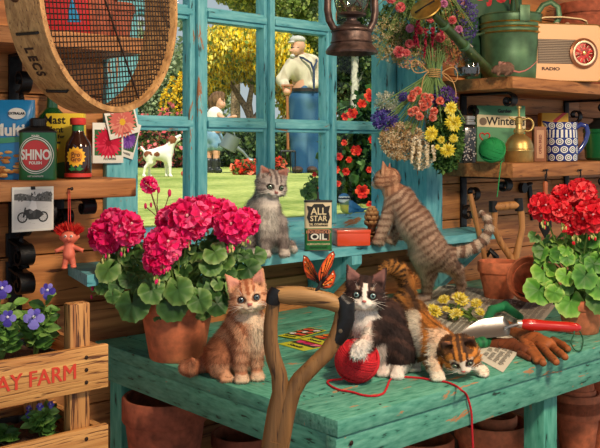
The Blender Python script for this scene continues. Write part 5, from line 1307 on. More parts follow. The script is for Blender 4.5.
win_ = carton('seed_carton', 'green carton with cream name band, behind green twine ball on lower shelf', 'box', 499, 1.90, RZ0, .090, .022, .200, plain('carton_green', (84, 146, 106), .5), rz=YAW*.8)
mb = MB(); mb.prism([(-.0905, .125), (.0905, .118), (.0905, .160), (-.0905, .168)], -.0232, -.0215); mb.build('cream_band', MATS['label_cream'], win_)
text('Winter', .040, win_, 'lettering', M_blk, FR(.004, -.0235, .143), bold=.0008); text('d', .040, win_, 'lettering', M_blk, FR(.078, -.0235, .141), bold=.0008)
text('Garden', .017, win_, 'lettering', M_blk, FR(.012, -.0225, .180), bold=.0006)
mb = MB(); mb.prism(disc(-.068, .143, .014, 20), -.0238, -.023); mb.build('round_print', plain('print_grey_brown', (120, 100, 80), .6), win_)
mb = MB()
for i in range(20):
    a = 2*PI*i/20; r_ = .020; x = 16*math.sin(a)**3/17*r_; z = (13*math.cos(a)-5*math.cos(2*a)-2*math.cos(3*a)-math.cos(4*a))/17*r_; a2 = 2*PI*(i+1)/20; x2 = 16*math.sin(a2)**3/17*r_; z2 = (13*math.cos(a2)-5*math.cos(2*a2)-2*math.cos(3*a2)-math.cos(4*a2))/17*r_
    mb.tube([(-.062+x, -.0228, .088+z), (-.062+x2, -.0228, .088+z2)], .0022, 6)
mb.build('red_heart_print', MATS['cap_red'], win_)
def yarn_ball(t, c, r, mat, name='wound_yarn', n=34, th=None, seed=1, w=.9):
    th = th or r*.075; q = random.Random(seed); c = Vector(c); mb = MB(); mb.ball(c, r*.93, 32)
    mb.build('core', mat, t); mb = MB()
    for L_ in range(5):
        ax = Vector((q.uniform(-1, 1), q.uniform(-1, 1), q.uniform(-1, 1))).normalized() if L_ else Vector((.35, -.25, .9)).normalized(); u = ax.orthogonal().normalized(); w_ = ax.cross(u)
        off = (-.55, .55) if L_ == 0 else (-.35, .35)
        for i in range(n if L_ == 0 else (n//3 if L_ < 4 else 3)):
            o_ = off[0]+(off[1]-off[0])*i/(n if L_ == 0 else n//3); rr = r*math.sqrt(1-o_*o_)
            tilt = q.uniform(-.12, .12)
            ring_ = [c+ax*(o_*r+tilt*r*.3*math.sin(a))+(u*math.cos(a)+w_*math.sin(a))*rr for a in [2*PI*j/36 for j in range(37)]]
            ring_ = [c+(p_-c).normalized()*r*(.985 if L_ == 0 else (.93 if L_ < 4 else 1.0)) for p_ in ring_]; mb.tube(ring_, th, 5, caps=False)
    return mb.build(name, mat, t)
p = on_shelf(492, 1.752, RZ0); tb = thing('twine_ball', 'ball of bright green garden twine on lower right shelf', 'twine ball', p, YAW)
M_gtw = plain('green_twine', (22, 142, 76), .75, bump=.3, bscale=200); yarn_ball(tb, (0, 0, .043), .042, M_gtw, 'wound_twine', 13, th=.0026)
mb = MB(); loc = lambda px, py, y: (Matrix.Translation(p) @ Matrix.Rotation(YAW, 4, 'Z')).inverted() @ ony(px, py, y)
mb.tube([Vector((.03, -.02, .006)), loc(500, 164, 1.72), loc(501, 163.5, 1.694), loc(500.5, 168, 1.691), loc(499, 180, 1.688), loc(498, 190, 1.69), loc(497, 197, 1.69)], .0017, 6); mb.build('loose_strand', M_gtw, tb)
p = on_shelf(519, 1.765, RZ0); sp_ = thing('brass_plant_mister', 'brass plant mister with pump top and ring handle on lower shelf', 'mister', p, YAW)
M_brass = plain('brass', (188, 160, 100), .38, .75, bump=.08, bscale=30, var=.12)
mb = MB(); mb.lathe([(0, 0), (.046, 0), (.048, .003), (.048, .036), (.0495, .038), (.0495, .042), (.048, .044), (.0495, .046), (.048, .05), (.046, .062), (.038, .080), (.024, .092), (.015, .098), (.015, .104)], 48); mb.build('reservoir', M_brass, sp_)
mb = MB(); mb.lathe([(.015, .1), (.019, .101), (.019, .112), (.012, .114), (.010, .130), (.013, .132), (.013, .150), (.009, .154), (.004, .156), (.004, .182), (.008, .184), (.008, .190), (0, .194)], 28); mb.build('pump', M_brass, sp_)
mb = MB(); mb.tube([(-.006, 0, .142), (-.022, 0, .148), (-.034, 0, .154)], [.005, .004, .003], 10); mb.build('nozzle', M_brass, sp_)
mb = MB(); cx, cz = .030, .128; mb.tube([(.010, 0, .146)]+[(cx+.019*math.cos(a), 0, cz+.022*math.sin(a)) for a in [2.2-i*.36 for i in range(13)]]+[(.016, 0, .104)], .0038, 10); mb.build('ring_handle', M_brass, sp_)
bx = carton('plant_carton', 'narrow brown carton with upright lettering between mister and jug', 'box', 539, 1.80, RZ0, .0215, .018, .125, plain('carton_brown', (146, 96, 70), .6))
mb = MB(); mb.prism([(-.013, .012), (.013, .012), (.013, .112), (-.013, .112)], -.0186, -.0178); mb.build('label', plain('label_tan', (196, 150, 116), .6), bx)
text('OPEN BRED', .013, bx, 'lettering', plain('ink_red_brown', (120, 50, 40), .6), frame((0, -.0190, .062), (0, 0, 1), (-1, 0, 0), (0, -1, 0)), bold=.0003)
yb_ = carton('yellow_carton', 'yellow and red carton behind the blue and white jug', 'box', 553, 1.93, RZ0, .055, .02, .185, plain('carton_gold', (236, 180, 60), .5), rz=YAW*.8)
mb = MB(); mb.prism([(-.01, .155), (.03, .185), (.048, .185), (.0, .145)], -.0212, -.0195); mb.build('red_stripe', MATS['cap_red'], yb_)

# jug with a ring pattern
def jug_material():
    m, nt, b = newmat('jug_glaze'); tc = nd(nt, 'ShaderNodeTexCoord'); sp = nd(nt, 'ShaderNodeSeparateXYZ'); nt.links.new(tc.outputs['Object'], sp.inputs[0])
    def mth(op, a, b_=None, c=None):
        n = nd(nt, 'ShaderNodeMath', operation=op)
        for i, v in enumerate((a, b_, c)):
            if v is None: continue
            if isinstance(v, (int, float)): n.inputs[i].default_value = v
            else: nt.links.new(v, n.inputs[i])
        return n.outputs[0]
    ang = mth('ARCTAN2', sp.outputs['Y'], sp.outputs['X']); NU = 11
    row = mth('MULTIPLY', sp.outputs['Z'], 1/.0285); ri = mth('FLOOR', row); fr_ = mth('SUBTRACT', mth('SUBTRACT', row, ri), .5)
    uu = mth('ADD', mth('MULTIPLY', ang, NU/(2*PI)), mth('MULTIPLY', ri, .5)); fu = mth('SUBTRACT', mth('SUBTRACT', uu, mth('FLOOR', uu)), .5)
    d = mth('SQRT', mth('ADD', mth('MULTIPLY', fr_, fr_), mth('MULTIPLY', fu, fu)))
    ramp = nd(nt, 'ShaderNodeValToRGB'); ramp.color_ramp.interpolation = 'CONSTANT'; e = ramp.color_ramp.elements
    e[0].position = 0; e[0].color = L4((40, 120, 110)); e[1].position = .09; e[1].color = L4((236, 236, 230))
    for p_, c in ((.20, (30, 46, 120)), (.29, (236, 238, 236)), (.42, (34, 50, 128))): x = e.new(p_); x.color = L4(c)
    nt.links.new(d, ramp.inputs[0])
    r2 = nd(nt, 'ShaderNodeValToRGB'); r2.color_ramp.interpolation = 'CONSTANT'; e = r2.color_ramp.elements; e[0].position = 0; e[0].color = L4((34, 50, 128)); e[1].position = .12; e[1].color = L4((240, 240, 236))
    x = e.new(.38); x.color = L4((34, 50, 128)); nt.links.new(mth('ABSOLUTE', fu), r2.inputs[0])
    band = mth('COMPARE', ri, 3.0, .4); mx = nd(nt, 'ShaderNodeMix', data_type='RGBA'); nt.links.new(band, mx.inputs['Factor']); nt.links.new(ramp.outputs[0], mx.inputs['A']); nt.links.new(r2.outputs[0], mx.inputs['B'])
    nt.links.new(mx.outputs['Result'], b.inputs['Base Color']); b.inputs['Roughness'].default_value = .15; b.inputs['Coat Weight'].default_value = .5; return m
p = on_shelf(562, 1.762, RZ0); jg = thing('jug', 'white pottery jug with dark blue ring pattern and loop handle', 'jug', p, YAW)
prof = [(.050, 0), (.054, .003), (.055, .03), (.056, .07), (.0545, .10), (.052, .124), (.0535, .138), (.055, .141), (.051, .141), (.048, .12), (.050, .02), (0, .012)]
mb = MB(); n = 48; vs = []; fs = []
for r_, z_ in [(0, 0)]+prof:
    for j in range(n):
        a = 2*PI*j/n; sp__ = max(0, math.cos(a-PI))**14 if z_ > .1 and r_ > .04 else 0; f = (z_-.1)/.041 if z_ > .1 else 0
        vs.append((math.cos(a)*(r_+sp__*.020*f), math.sin(a)*r_, z_+sp__*.006*f))
for i in range(len(prof)):
    for j in range(n): fs.append((i*n+j, i*n+(j+1) % n, (i+1)*n+(j+1) % n, (i+1)*n+j))
mb.add(vs, fs); jm = jug_material(); mb.build('jug_body', jm, jg, weld=True)
mb = MB(); mb.tube([(.050, 0, .122), (.068, 0, .134), (.088, 0, .128), (.094, 0, .105), (.086, 0, .075), (.068, 0, .045), (.053, 0, .030)], [.0065, .007, .007, .0065, .006, .006, .0065], 12, flat=1.3)
mb.build('handle', plain('glaze_blue', (40, 58, 136), .15, coat=.5), jg)
p = on_shelf(604, 1.80, RZ0); gp_ = thing('green_glazed_pot', 'dark green glazed pot at the right end of lower shelf', 'pot', p, 0)
mb = MB(); mb.lathe([(0, 0), (.06, 0), (.072, .01), (.078, .10), (.076, .105), (.080, .108), (.080, .122), (.072, .122), (.068, .02), (0, .015)], 40); mb.build('pot', plain('glaze_green', (24, 104, 62), .2, coat=.5), gp_)
mb = MB(); mb.lathe([(.079, .121), (.07, .135), (.045, .15), (.04, .158), (.044, .165), (0, .17)], 36); mb.build('lid', plain('lid_dark', (36, 40, 40), .3, .4), gp_)

# hooks and tools under and below the shelf
for px, lb in ((545, 'left black hook under lower right shelf holding the wooden handled trowel'), (579, 'right black hook under lower right shelf near its front edge')):
    p = ony(px, 170, 1.694); h = MB(); h.tube([(0, .004, 0), (0, -.012, 0), (-.006, -.014, .001)], .0028, 8); h.tube([(0, -.008, .002), (0, -.010, -.018), (0, -.004, -.03), (0, -.012, -.04)], .0022, 8); h.tube([(.014, .002, .001), (-.016, -.013, .0)], .0022, 8)
    tag(h.build('wall_hook', M_iron, None, loc=p, rz=YAW*.5), lb, 'hook')
p = ony(545, 187, 1.688); ht = thing('hanging_hand_tool', 'small wooden handled tool hanging from hook under lower right shelf', 'hand tool', p, YAW)
mb = MB(); mb.tube([(0, -.004, .045), (0, -.004, .016)], .0018, 6); mb.build('wire_loop', M_iron, ht)
mb = MB(); mb.lathe([(0, .02), (.006, .019), (.009, .012), (.008, -.01), (.011, -.04), (.010, -.055), (0, -.058)], 20, M=T(0, -.004, 0)); mb.build('handle', plain('tool_wood', (176, 96, 56), .5), ht)
mb = MB(); mb.tube([(0, -.004, -.055), (0, -.004, -.08)], .004, 8); mb.lathe([(0, 0), (.020, -.02), (.022, -.06), (.002, -.10)], 16, M=T(0, -.004, -.075) @ Matrix.Diagonal((1, .25, 1, 1))); mb.build('blade', M_iron, ht)
# wood D-handles
def d_handle(t, k_, mat, matg, iron, pts):
    """pts: picture-frame points: grip a,b; left arm; right arm; shaft; radii in metres"""
    mb = MB(); mb.tube(pts['grip'], pts['rg'], 16); mb.build('grip', matg, t)
    for s_ in ('la', 'ra'):
        mb = MB(); mb.tube(pts[s_], pts['r'+s_], 14, flat=pts.get('flat', 1)); mb.build('arm', mat, t)
    mb = MB(); mb.tube(pts['shaft'], pts['rs'], 16); mb.build('shaft', mat, t)
M_hw = wood('handle_wood', (92, 62, 32), (146, 104, 58), axis=2, scale=1.2, dark=(70, 44, 22), crack=.36)
M_hw2 = wood('wall_tool_wood', (150, 100, 54), (190, 136, 80), axis=2, scale=1.2, dark=(90, 54, 26), crack=.33)
L = Fr(505, 262, 2.93); kk = L.k; yb3 = 0
sd = thing('wall_spade', 'spade with open wooden handle leaning on plank wall behind the clay pots', 'spade', L.o, YAW)
Lt = lambda x, y, d=0: L(x, y, d)
d_handle(sd, kk, M_hw2, M_hw2, M_iron, dict(grip=[Lt(494, 207), Lt(519, 205, .01)], rg=[.014, .014],
    la=[Lt(493, 203), Lt(494.5, 214), Lt(494, 228), Lt(501, 243), Lt(510, 256), Lt(515, 268)], rla=[.010, .011, .010, .011, .012, .013],
    ra=[Lt(519, 201, .01), Lt(522, 214, .01), Lt(523, 228, .01), Lt(519, 244), Lt(516, 256), Lt(515, 268)], rra=[.010, .011, .010, .011, .012, .012],
    shaft=[Lt(515, 262), Lt(515, 292), Lt(514, 300)], rs=[.016, .016, .016]))
mb = MB(); mb.tube([Lt(493, 201), Lt(493, 212)], .0145, 12); mb.build('handle_strap', M_iron, sd); mb = MB(); mb.tube([Lt(519, 198.5, .01), Lt(520, 211, .01)], .0145, 12); mb.build('handle_strap', M_iron, sd)
L = Fr(480, 262, 2.96); ho = thing('wooden_tool_handle', 'curved wooden tool handle leaning on the wall left of the spade', 'tool', L.o, YAW)
mb = MB(); mb.tube([L(470, 194), L(474, 212), L(479, 232), L(484, 252), L(487, 275)], [.009, .0095, .010, .0095, .009], 12); mb.build('shaft', M_hw2, ho)
mb = MB(); mb.tube([L(487, 256), L(490, 250, -.01), L(495, 256, -.015), L(497, 266, -.015), L(493, 275, -.01)], [.006, .009, .010, .009, .007], 12); mb.build('iron_hook', M_iron, ho)
hp = ony(530, 195, WY-.0035); hg = thing('iron_strap_hinge', 'black iron strap hanging on plank wall behind the red geranium', 'iron strap', hp, .0, None)
MB().box(-.012, .012, -.006, .004, -.10, .05, bev=.002, M=T(0, 0, 0, 0, -.18, 0)).build('strap', M_iron, hg)
mb = MB(); mb.lathe([(0, -.008), (.02, -.008), (.02, .008), (0, .008)], 20, M=T(-.06, -.01, .03, PI/2)); mb.tube([(-.06, -.008, .03), (.005, -.004, .045)], .006, 8); mb.build('pivot', M_iron, hg)
# ============================================================ geraniums
def gleaf(mb, c, nrm_, tip, r, cols, q, lobes=7):
    """round scalloped geranium leaf: cupped, crinkled, with a notch at the stalk"""
    f = Vector(nrm_).normalized(); u = Vector(tip); u = (u-f*u.dot(f)); u = u.normalized() if u.length > 1e-5 else f.orthogonal().normalized(); w_ = f.cross(u)
    N = lobes*4; rings = (.0, .35, .68, 1.0); vs = []; cc = []; fs = []; ph = q.uniform(0, 6); cup = q.uniform(.08, .3); fold = q.uniform(-.1, .25)
    c0, c1, c2 = (np.array(lin(x)) for x in cols)
    for k_, t in enumerate(rings):
        for i in range(N+1):
            a = -PI+.22+(2*PI-.44)*i/N
            lob = 1-.10*abs(math.sin(a*lobes/2))**.6*(1 if t > .5 else 0)-.035*(i % 2)*(t > .9)
            rad = r*t*lob*(1 if abs(a) < 2.4 else .9); crk = math.sin(a*lobes+ph)*.10*r*t*t+math.sin(a*3+ph)*.09*r*t
            z = -cup*r*t*t+crk+abs(math.sin(a))*fold*r*t
            vs.append(Vector(c)+u*(math.cos(a)*rad)+w_*(math.sin(a)*rad)+f*z)
            vein = abs(math.cos(a*lobes/2)); m_ = c0*(1-t)+c1*t if t < .7 else c1*.6+c2*.4
            m_ = m_*(1+.16*vein*(t > .1)); 
            if t > .9: m_ = c2
            cc.append(tuple(m_*q.uniform(.92, 1.08)))
    for k_ in range(len(rings)-1):
        for i in range(N): fs.append((k_*(N+1)+i, k_*(N+1)+i+1, (k_+1)*(N+1)+i+1, (k_+1)*(N+1)+i))
    mb.add(vs, fs, col=cc)
def geranium_bloom(parent, c, r, cols, seed, nf=15, name='bloom', face=(0, -.5, .5)):
    """rounded head of ruffled five-petalled florets"""
    q = random.Random(seed); mb = MB(); c = Vector(c); fdir = Vector(face).normalized()
    for i in range(nf):
        z = 1-1.55*(i+.5)/nf; a = i*2.39996+q.uniform(-.2, .2); s_ = math.sqrt(max(0, 1-z*z)); d = Vector((s_*math.cos(a), s_*math.sin(a), z))
        d = (d.x*fdir.orthogonal().normalized()+d.y*fdir.cross(fdir.orthogonal().normalized())+d.z*fdir).normalized()
        pc = c+d*r*.62; u = d.orthogonal().normalized(); w_ = d.cross(u); fr_ = r*.60
        for p_ in range(6):
            an = p_*PI/3+q.uniform(-.15, .15); rad = u*math.cos(an)+w_*math.sin(an); tan = w_*math.cos(an)-u*math.sin(an); col = np.array(lin(q.choice(cols))); K = 5; vs = [pc]; cc = [tuple(col*.75)]
            for j in range(K):
                t = j/(K-1)*2-1; e = rad*fr_*(1-.22*t*t)+tan*fr_*.58*t+d*(fr_*.28+math.sin(j*2.2+an*3)*fr_*.14); m_ = pc+(e-d*fr_*.15)*.55; vs += [m_, pc+e]; b = q.uniform(.92, 1.25); cc += [tuple(col), tuple(np.minimum(col*b+.02*(b > 1.1), 1))]
            fs = [(0, 1, 3), (0, 3, 5), (0, 5, 7), (0, 7, 9)]+[(1+2*j, 2+2*j, 4+2*j, 3+2*j) for j in range(K-1)]
            mb.add(vs, fs, col=cc)
        mb.ball(pc+d*fr_*.12, fr_*.13, 6, col=lin((250, 214, 214) if i % 3 else (240, 190, 200)))
    return mb.build(name, M_petal, parent, smooth=False)
M_stalk = plain('geranium_stalk', (120, 150, 70), .55)
M_bud = plain('bud_green', (150, 176, 90), .6)
def bud_cluster(parent, c, cols, seed, n=7, s=.006):
    q = random.Random(seed); mb = MB(); c = Vector(c)
    for i in range(n):
        e = c+Vector((q.uniform(-1, 1), q.uniform(-1, .3), -q.uniform(.8, 2.6)))*s*1.7; mb.tube([c, c.lerp(e, .6)+Vector((0, 0, s*.3)), e], .0009, 5, col=lin((140, 160, 80)))
        mb.ball(e, (s*.42, s*.42, s*.85), 8, col=lin(q.choice([(176, 190, 110), (206, 200, 130), cols[0]])))
    return mb.build('buds', vcol('bud_pattern', .6, .3), parent)
def geranium(name, label, L, pot, blobs, nleaf, rleaf, leafcols, blooms, bcols, seed, potmat, extra_leaves=(), face=(.1, -.75, .45)):
    t = thing(name, label, 'potted plant', L.o, YAW); r_, h_ = pot; pot_mesh(t, r_, h_, potmat, rim=.25, wall=.006, taper=.76, soil=h_-.02)
    q = random.Random(seed); mb = MB(); st_ = MB(); rs = 0; top = Vector((0, 0, h_-.015))
    def put(c, nrm_, r, cols=None):
        gleaf(mb, c, nrm_, Vector((q.uniform(-.6, .6), 0, -1))+Vector((c.x, 0, 0))*3, r, cols or q.choice(leafcols), q)
        m_ = top.lerp(c, .5)+Vector((0, 0, .02)); st_.tube([top+Vector((q.uniform(-.02, .02), q.uniform(-.02, .02), 0)), m_, c-Vector(nrm_).normalized()*.002], [.0022, .0018, .0013], 5, caps=False)
    for i in range(nleaf):
        b = blobs[i % len(blobs)]; d = Vector((q.gauss(0, 1), q.gauss(-.35, .9), q.gauss(.15, .8))).normalized(); c = Vector(b[0])+Vector((d.x*b[1][0], d.y*b[1][1], d.z*b[1][2]))*q.uniform(.7, 1.05)
        put(c, d+Vector((q.uniform(-.3, .3), -.45, .45)), rleaf*q.uniform(.7, 1.15))
    for (x, y, d, r, up) in extra_leaves: put(L_v(L, x, y, d), Vector((q.uniform(-.3, .3), -1, up)), r*L.k)
    mb.build('leaves', M_gleaf, t); o = st_.build('leaf_stalks', M_stalk, t)
    for i, (x, y, d, r) in enumerate(blooms):
        c = L_v(L, x, y, d); geranium_bloom(t, c, r*L.k, bcols, seed+i, nf=13, face=(face[0]+q.uniform(-.2, .2), face[1], face[2]))
        s2 = MB(); s2.tube([top, top.lerp(c, .5)+Vector((0, .02, 0)), c], [.0028, .0024, .002], 7, caps=False); s2.build('flower_stalk', M_stalk, t)
        bud_cluster(t, c+Vector((0, -r*L.k*.35, -r*L.k*.75)), bcols, seed+40+i)
    return t
def L_v(L, x, y, d): return Vector(L(x, y, d))
M_gleaf = vcol('geranium_leaf_pattern', .5, .4, translucent=.12)
LC1 = [((52, 92, 42), (84, 128, 60), (128, 164, 92)), ((44, 80, 38), (70, 112, 54), (104, 146, 80)), ((66, 104, 48), (104, 146, 72), (160, 188, 120)), ((36, 70, 34), (58, 98, 48), (92, 132, 72))]
LC2 = [((60, 116, 40), (92, 158, 54), (150, 200, 90)), ((44, 92, 36), (70, 132, 48), (110, 170, 72)), ((80, 140, 48), (124, 184, 70), (180, 216, 110))]
class TPix(Pix):
    def __init__(s, px, Z, z=TZ): Pix.__init__(s, px, HY, Z, z)
L = TPix(177, 2.03)
PINK = [(236, 30, 118), (246, 58, 134), (220, 16, 98), (252, 104, 160)]
q0 = lambda x, y, d=0: Vector(L(x, y, d))
bl = [(q0(120, 285, .0), (.055, .07, .05)), (q0(160, 282, -.02), (.07, .08, .055)), (q0(205, 275, .0), (.06, .075, .06)), (q0(235, 265, .02), (.045, .06, .05)), (q0(180, 300, -.05), (.07, .05, .04)), (q0(140, 262, .03), (.06, .05, .05)), (q0(225, 288, -.02), (.04, .05, .04)), (q0(200, 250, .03), (.06, .04, .04)), (q0(150, 258, .02), (.06, .04, .04)), (q0(185, 262, .02), (.06, .04, .04)), (q0(222, 252, .02), (.05, .04, .04)), (q0(118, 262, .02), (.04, .04, .04))]
ger = geranium('potted_geranium', 'large pink geranium in a clay pot at the left end of the table', L, (.088, .150), bl, 150, .027, LC1,
    [(126, 229, -.03, 19), (107, 236, -.01, 19), (114, 222, .01, 15), (189, 219, -.06, 22), (206, 212, -.01, 18), (172, 222, -.02, 17), (163, 246, -.09, 19), (158, 260, -.095, 15), (178, 238, -.075, 13), (232, 226, -.05, 19), (246, 222, -.02, 15), (222, 214, .0, 16)],
    PINK, 700, M_terra, extra_leaves=[(132, 304, -.09, 19, .35), (172, 306, -.10, 17, .2), (178, 290, -.11, 16, .4), (199, 300, -.10, 14, .3), (152, 290, -.10, 15, .5), (240, 290, -.05, 14, .5), (108, 270, -.04, 15, .5), (248, 268, -.03, 14, .6), (254, 255, 0, 14, .8), (215, 252, -.07, 14, .8), (98, 280, .02, 13, .4), (217, 304, -.06, 13, .3)])
# single young flower and buds rising on the left
c = q0(149, 185, -.02); geranium_bloom(ger, c, 9*L.k, PINK, 761, nf=10)
mb = MB(); mb.tube([q0(165, 262, 0), q0(158, 215, 0), q0(150, 189, -.02)], .0018, 6); mb.tube([q0(159, 220, 0), q0(166, 205, 0), q0(169, 195, 0)], .0012, 5); mb.tube([q0(159, 218, 0), q0(152, 212, 0), q0(146, 207, 0)], .0012, 5); mb.tube([q0(159, 215, 0), q0(157, 205, -.01), q0(158, 192, -.01)], .0012, 5); mb.build('flower_stalk', plain('stalk_reddish', (120, 80, 66), .6), ger)
mb = MB()
for x, y, s in ((169.5, 193, 1), (158.5, 190, .9), (145.5, 206, .8), (151, 205, .7), (99, 293, .7), (92.5, 288, .8), (91.5, 297, .6)): mb.ball(q0(x, y, -.005), (.0045*s, .0045*s, .009*s), 8, col=lin((206, 40, 100)))
o = mb.build('buds', vcol('bud_pattern'), ger)
mb = MB(); mb.tube([q0(118, 286, 0), q0(104, 290, 0), q0(93, 289, 0)], .0014, 5); mb.tube([q0(104, 290, 0), q0(92, 297, 0)], .001, 5); mb.build('flower_stalk', M_stalk, ger)

L = TPix(581, 2.31)
RED = [(214, 26, 46), (232, 44, 62), (186, 14, 34), (244, 92, 96)]
q0 = lambda x, y, d=0: Vector(L(x, y, d))
bl = [(q0(560, 262, 0), (.06, .06, .06)), (q0(592, 268, -.01), (.06, .07, .06)), (q0(575, 240, .03), (.07, .05, .05)), (q0(552, 285, -.02), (.05, .05, .035)), (q0(600, 245, 0), (.05, .06, .06))]
geranium('potted_geranium', 'red geranium in a clay pot at the right end of the table', L, (.062, .090), bl, 84, .028, LC2+LC1[:1],
    [(543, 207, -.03, 15), (560, 212, -.05, 12), (563, 197, .0, 13), (581, 194, -.02, 16), (590, 217, -.07, 17), (603, 212, -.05, 14), (574, 224, -.05, 12)],
    RED, 800, M_terra, extra_leaves=[(539, 290, -.05, 17, .7), (570, 302, -.06, 17, .3), (600, 300, -.08, 15, .4), (585, 276, -.09, 15, .5), (544, 272, -.02, 15, .7), (598, 288, -.08, 14, .5), (566, 276, -.07, 11, .6), (535, 236, 0, 8, .8), (545, 250, 0, 13, .6)])

# ============================================================ clay pots on the table
p = tbl(499, 2.84); t = thing('clay_pot', 'upright empty clay pot on the table behind the trowel', 'pot', p, 0); pot_mesh(t, .068, .118, M_terra, rim=.27, wall=.006)
# leaning pot: mouth towards the viewer's left
p = tbl(536, 2.70); t = thing('clay_pot', 'clay pot lying tipped against the upright pot with spilled soil inside', 'pot', (p.x, p.y, p.z+.064), 0)
ax = (-R_*.50-D_*.70+Vector((0, 0, .40))).normalized(); sx_ = Vector((0, 0, 1)).cross(ax).normalized(); t.matrix_basis = frame(Vector((p.x, p.y, p.z+.064))-ax*.045, sx_, ax.cross(sx_), ax)
pot_mesh(t, .069, .118, M_terra, rim=.27, wall=.006)
mb = MB(); dn = (t.matrix_basis.to_3x3().inverted() @ Vector((0, 0, -1))); dn.z = 0; dn.normalize(); sd_ = Vector((-dn.y, dn.x, 0)); vs = []
for i in range(12):
    for j in range(9):
        u = i/11; v = j/8*2-1; r_ = .047+.014*u; a = v*.85; rim_ = dn*math.cos(a)*r_+sd_*math.sin(a)*r_; lift = (1-v*v)*.012*(1-abs(u-.4)); vs.append(rim_*(1-.04)-dn*lift+Vector((0, 0, .012+u*.078)))
mb.add(vs, [(i*9+j, i*9+j+1, i*9+10+j, i*9+9+j) for i in range(11) for j in range(8)]); mb.build('spilled_soil', M_soil, t)

# ============================================================ under the table
UZ = .4255
for (px, pyr, Z, r, h, lb) in ((165, 395, 2.12, .102, None, 'large clay pot under the left side of the table'), (243, 432, 2.26, .082, None, 'smaller clay pot under the table beside the large one, partly hidden by the spade'),):
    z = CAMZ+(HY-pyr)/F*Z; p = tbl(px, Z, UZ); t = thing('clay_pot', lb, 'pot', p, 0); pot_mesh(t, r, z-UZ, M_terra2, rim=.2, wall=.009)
def nest(px, pyr, Z, r, labels, grp, step=.03, h=.16):
    z = CAMZ+(HY-pyr)/F*Z; p = tbl(px, Z, UZ); n = len(labels); h = z-UZ if n == 1 else h; base = z-UZ-h
    for i, lb in enumerate(labels):
        t = thing('clay_pot', lb, 'pot', (p.x, p.y, UZ+(i*(base/max(1, n-1)) if n > 1 else 0)), 0, grp); pot_mesh(t, r*(1-.0*i), h, M_terra, rim=.22, wall=.009)
for (px, pyr, Z, r, lbs) in ((492, 420, 2.20, .093, ('wide clay bowl pot under the table below the calico kitten holding a smaller pot',)), (577, 392, 2.42, .062, ('clay pot at the bottom of the stack under the right side of the table', 'clay pot second from the bottom of the stack under the right side of the table', 'clay pot topmost of the stack under the right side of the table')),
                         (420, 436, 2.20, .085, ('low clay pot under the table left of the wide bowl pot',))):
    nest(px, pyr, Z, r, lbs, None if len(lbs) == 1 else 'clay pots stacked under the right of the table')
z = CAMZ+(HY-414)/F*2.20; p = tbl(495, 2.20, z-.10); t = thing('clay_pot', 'small clay pot nested inside the wide bowl pot under the table', 'pot', p, 0); pot_mesh(t, .054, .10, M_terra, rim=.22, wall=.007)
# tall upturned pot standing on the right stack
z0 = CAMZ+(HY-392)/F*2.42; p = tbl(577, 2.42, z0-.018); t = thing('clay_pot', 'narrow clay pot upside down on the stack at the right end under the table', 'pot', (p.x, p.y, p.z+.12)); t.rotation_euler = (PI, 0, 0); pot_mesh(t, .050, .12, M_terra, rim=.22, wall=.007)
p = tbl(606, 2.50, UZ); t = thing('clay_pot', 'clay pot at the far right edge under the table beside the stack', 'pot', p, 0); pot_mesh(t, .07, .30, M_terra, rim=.13, wall=.009)

# ============================================================ wooden crate with seed trays
cx1, cy = at(108.6, 1.29, 0).x, 1.29; cx0 = cx1-.52; cz = CAMZ+(HY-387)/F*1.448
cr = thing('wooden_crate', 'rough wooden slatted crate with red stencil lettering holding seedling trays', 'crate', (cx1, cy, 0), 0)
zt = CAMZ+(HY-344)/F*1.448; zl = CAMZ+(HY-424)/F*1.448; hS = zt-cz
dpt = .20
for (z1) in (zt, zl):
    for (nm, x0, x1, y0, y1) in (('front_slat', -.52, 0, 0, .012), ('back_slat', -.52, 0, dpt-.012, dpt)):
        MB().box(x0, x1, y0, y1, z1-hS, z1, bev=.0015).build(nm, M_crate, cr)
    MB().box(-.0, -.012, .0125, dpt-.0125, z1-hS, z1-.006, bev=.001).build('side_slat', wood('crate_wood_across', (150, 96, 50), (200, 146, 86), axis=1, scale=1.8, dark=(80, 42, 18), crack=.4), cr)
for z1 in (zt, zl):
    for xs in (-.165, -.355): MB().box(xs, xs+.16, .014, dpt-.014, z1-hS+.0, z1-hS+.008, bev=.001).build('floor_slat', M_crate, cr)
for (x, y) in ((-.062, .0125), (-.062, dpt-.037), (-.49, .0125), (-.49, dpt-.037)):
    top = CAMZ+(HY-300)/F*1.46 if y < .1 else zt+.03
    MB().box(x, x+.036, y, y+.024, zl-hS-.02, top, bev=.003).build('corner_post', M_crateZ, cr)
for zz in (zt-.016, zt-.036, zt-.056, zl-.016, zl-.04):
    for x in (-.040,):
        mb = MB(); mb.lathe([(.0034, 0), (.003, .0012), (0, .0018)], 10, M=frame((x, 0, zz), (1, 0, 0), (0, 0, 1), (0, -1, 0))); mb.build('nail_head', M_nail, cr)
for dx_ in (0, .0013): text('AY FARM', .035, cr, 'stencil_lettering', plain('stencil_red', (206, 62, 44), .8), FR(-.056-dx_, -.0006-dx_*.1, zt-.036), bold=.0, align='RIGHT', sx=.93, thick=.0002)
# stand below the crate
st_ = thing('low_stand', 'plain wooden stand below the crate, out of the light', 'stand', (cx1, cy, 0), 0)
MB().box(-.56, .02, -.01, dpt+.02, zl-hS-.045, zl-hS-.0205, bev=.002).build('top', M_crate, st_)
for x in (-.54, -.02):
    for y in (.0, dpt-.01): MB().box(x, x+.03, y, y+.03, 0, zl-hS-.0455, bev=.002).build('leg', M_crateZ, st_)
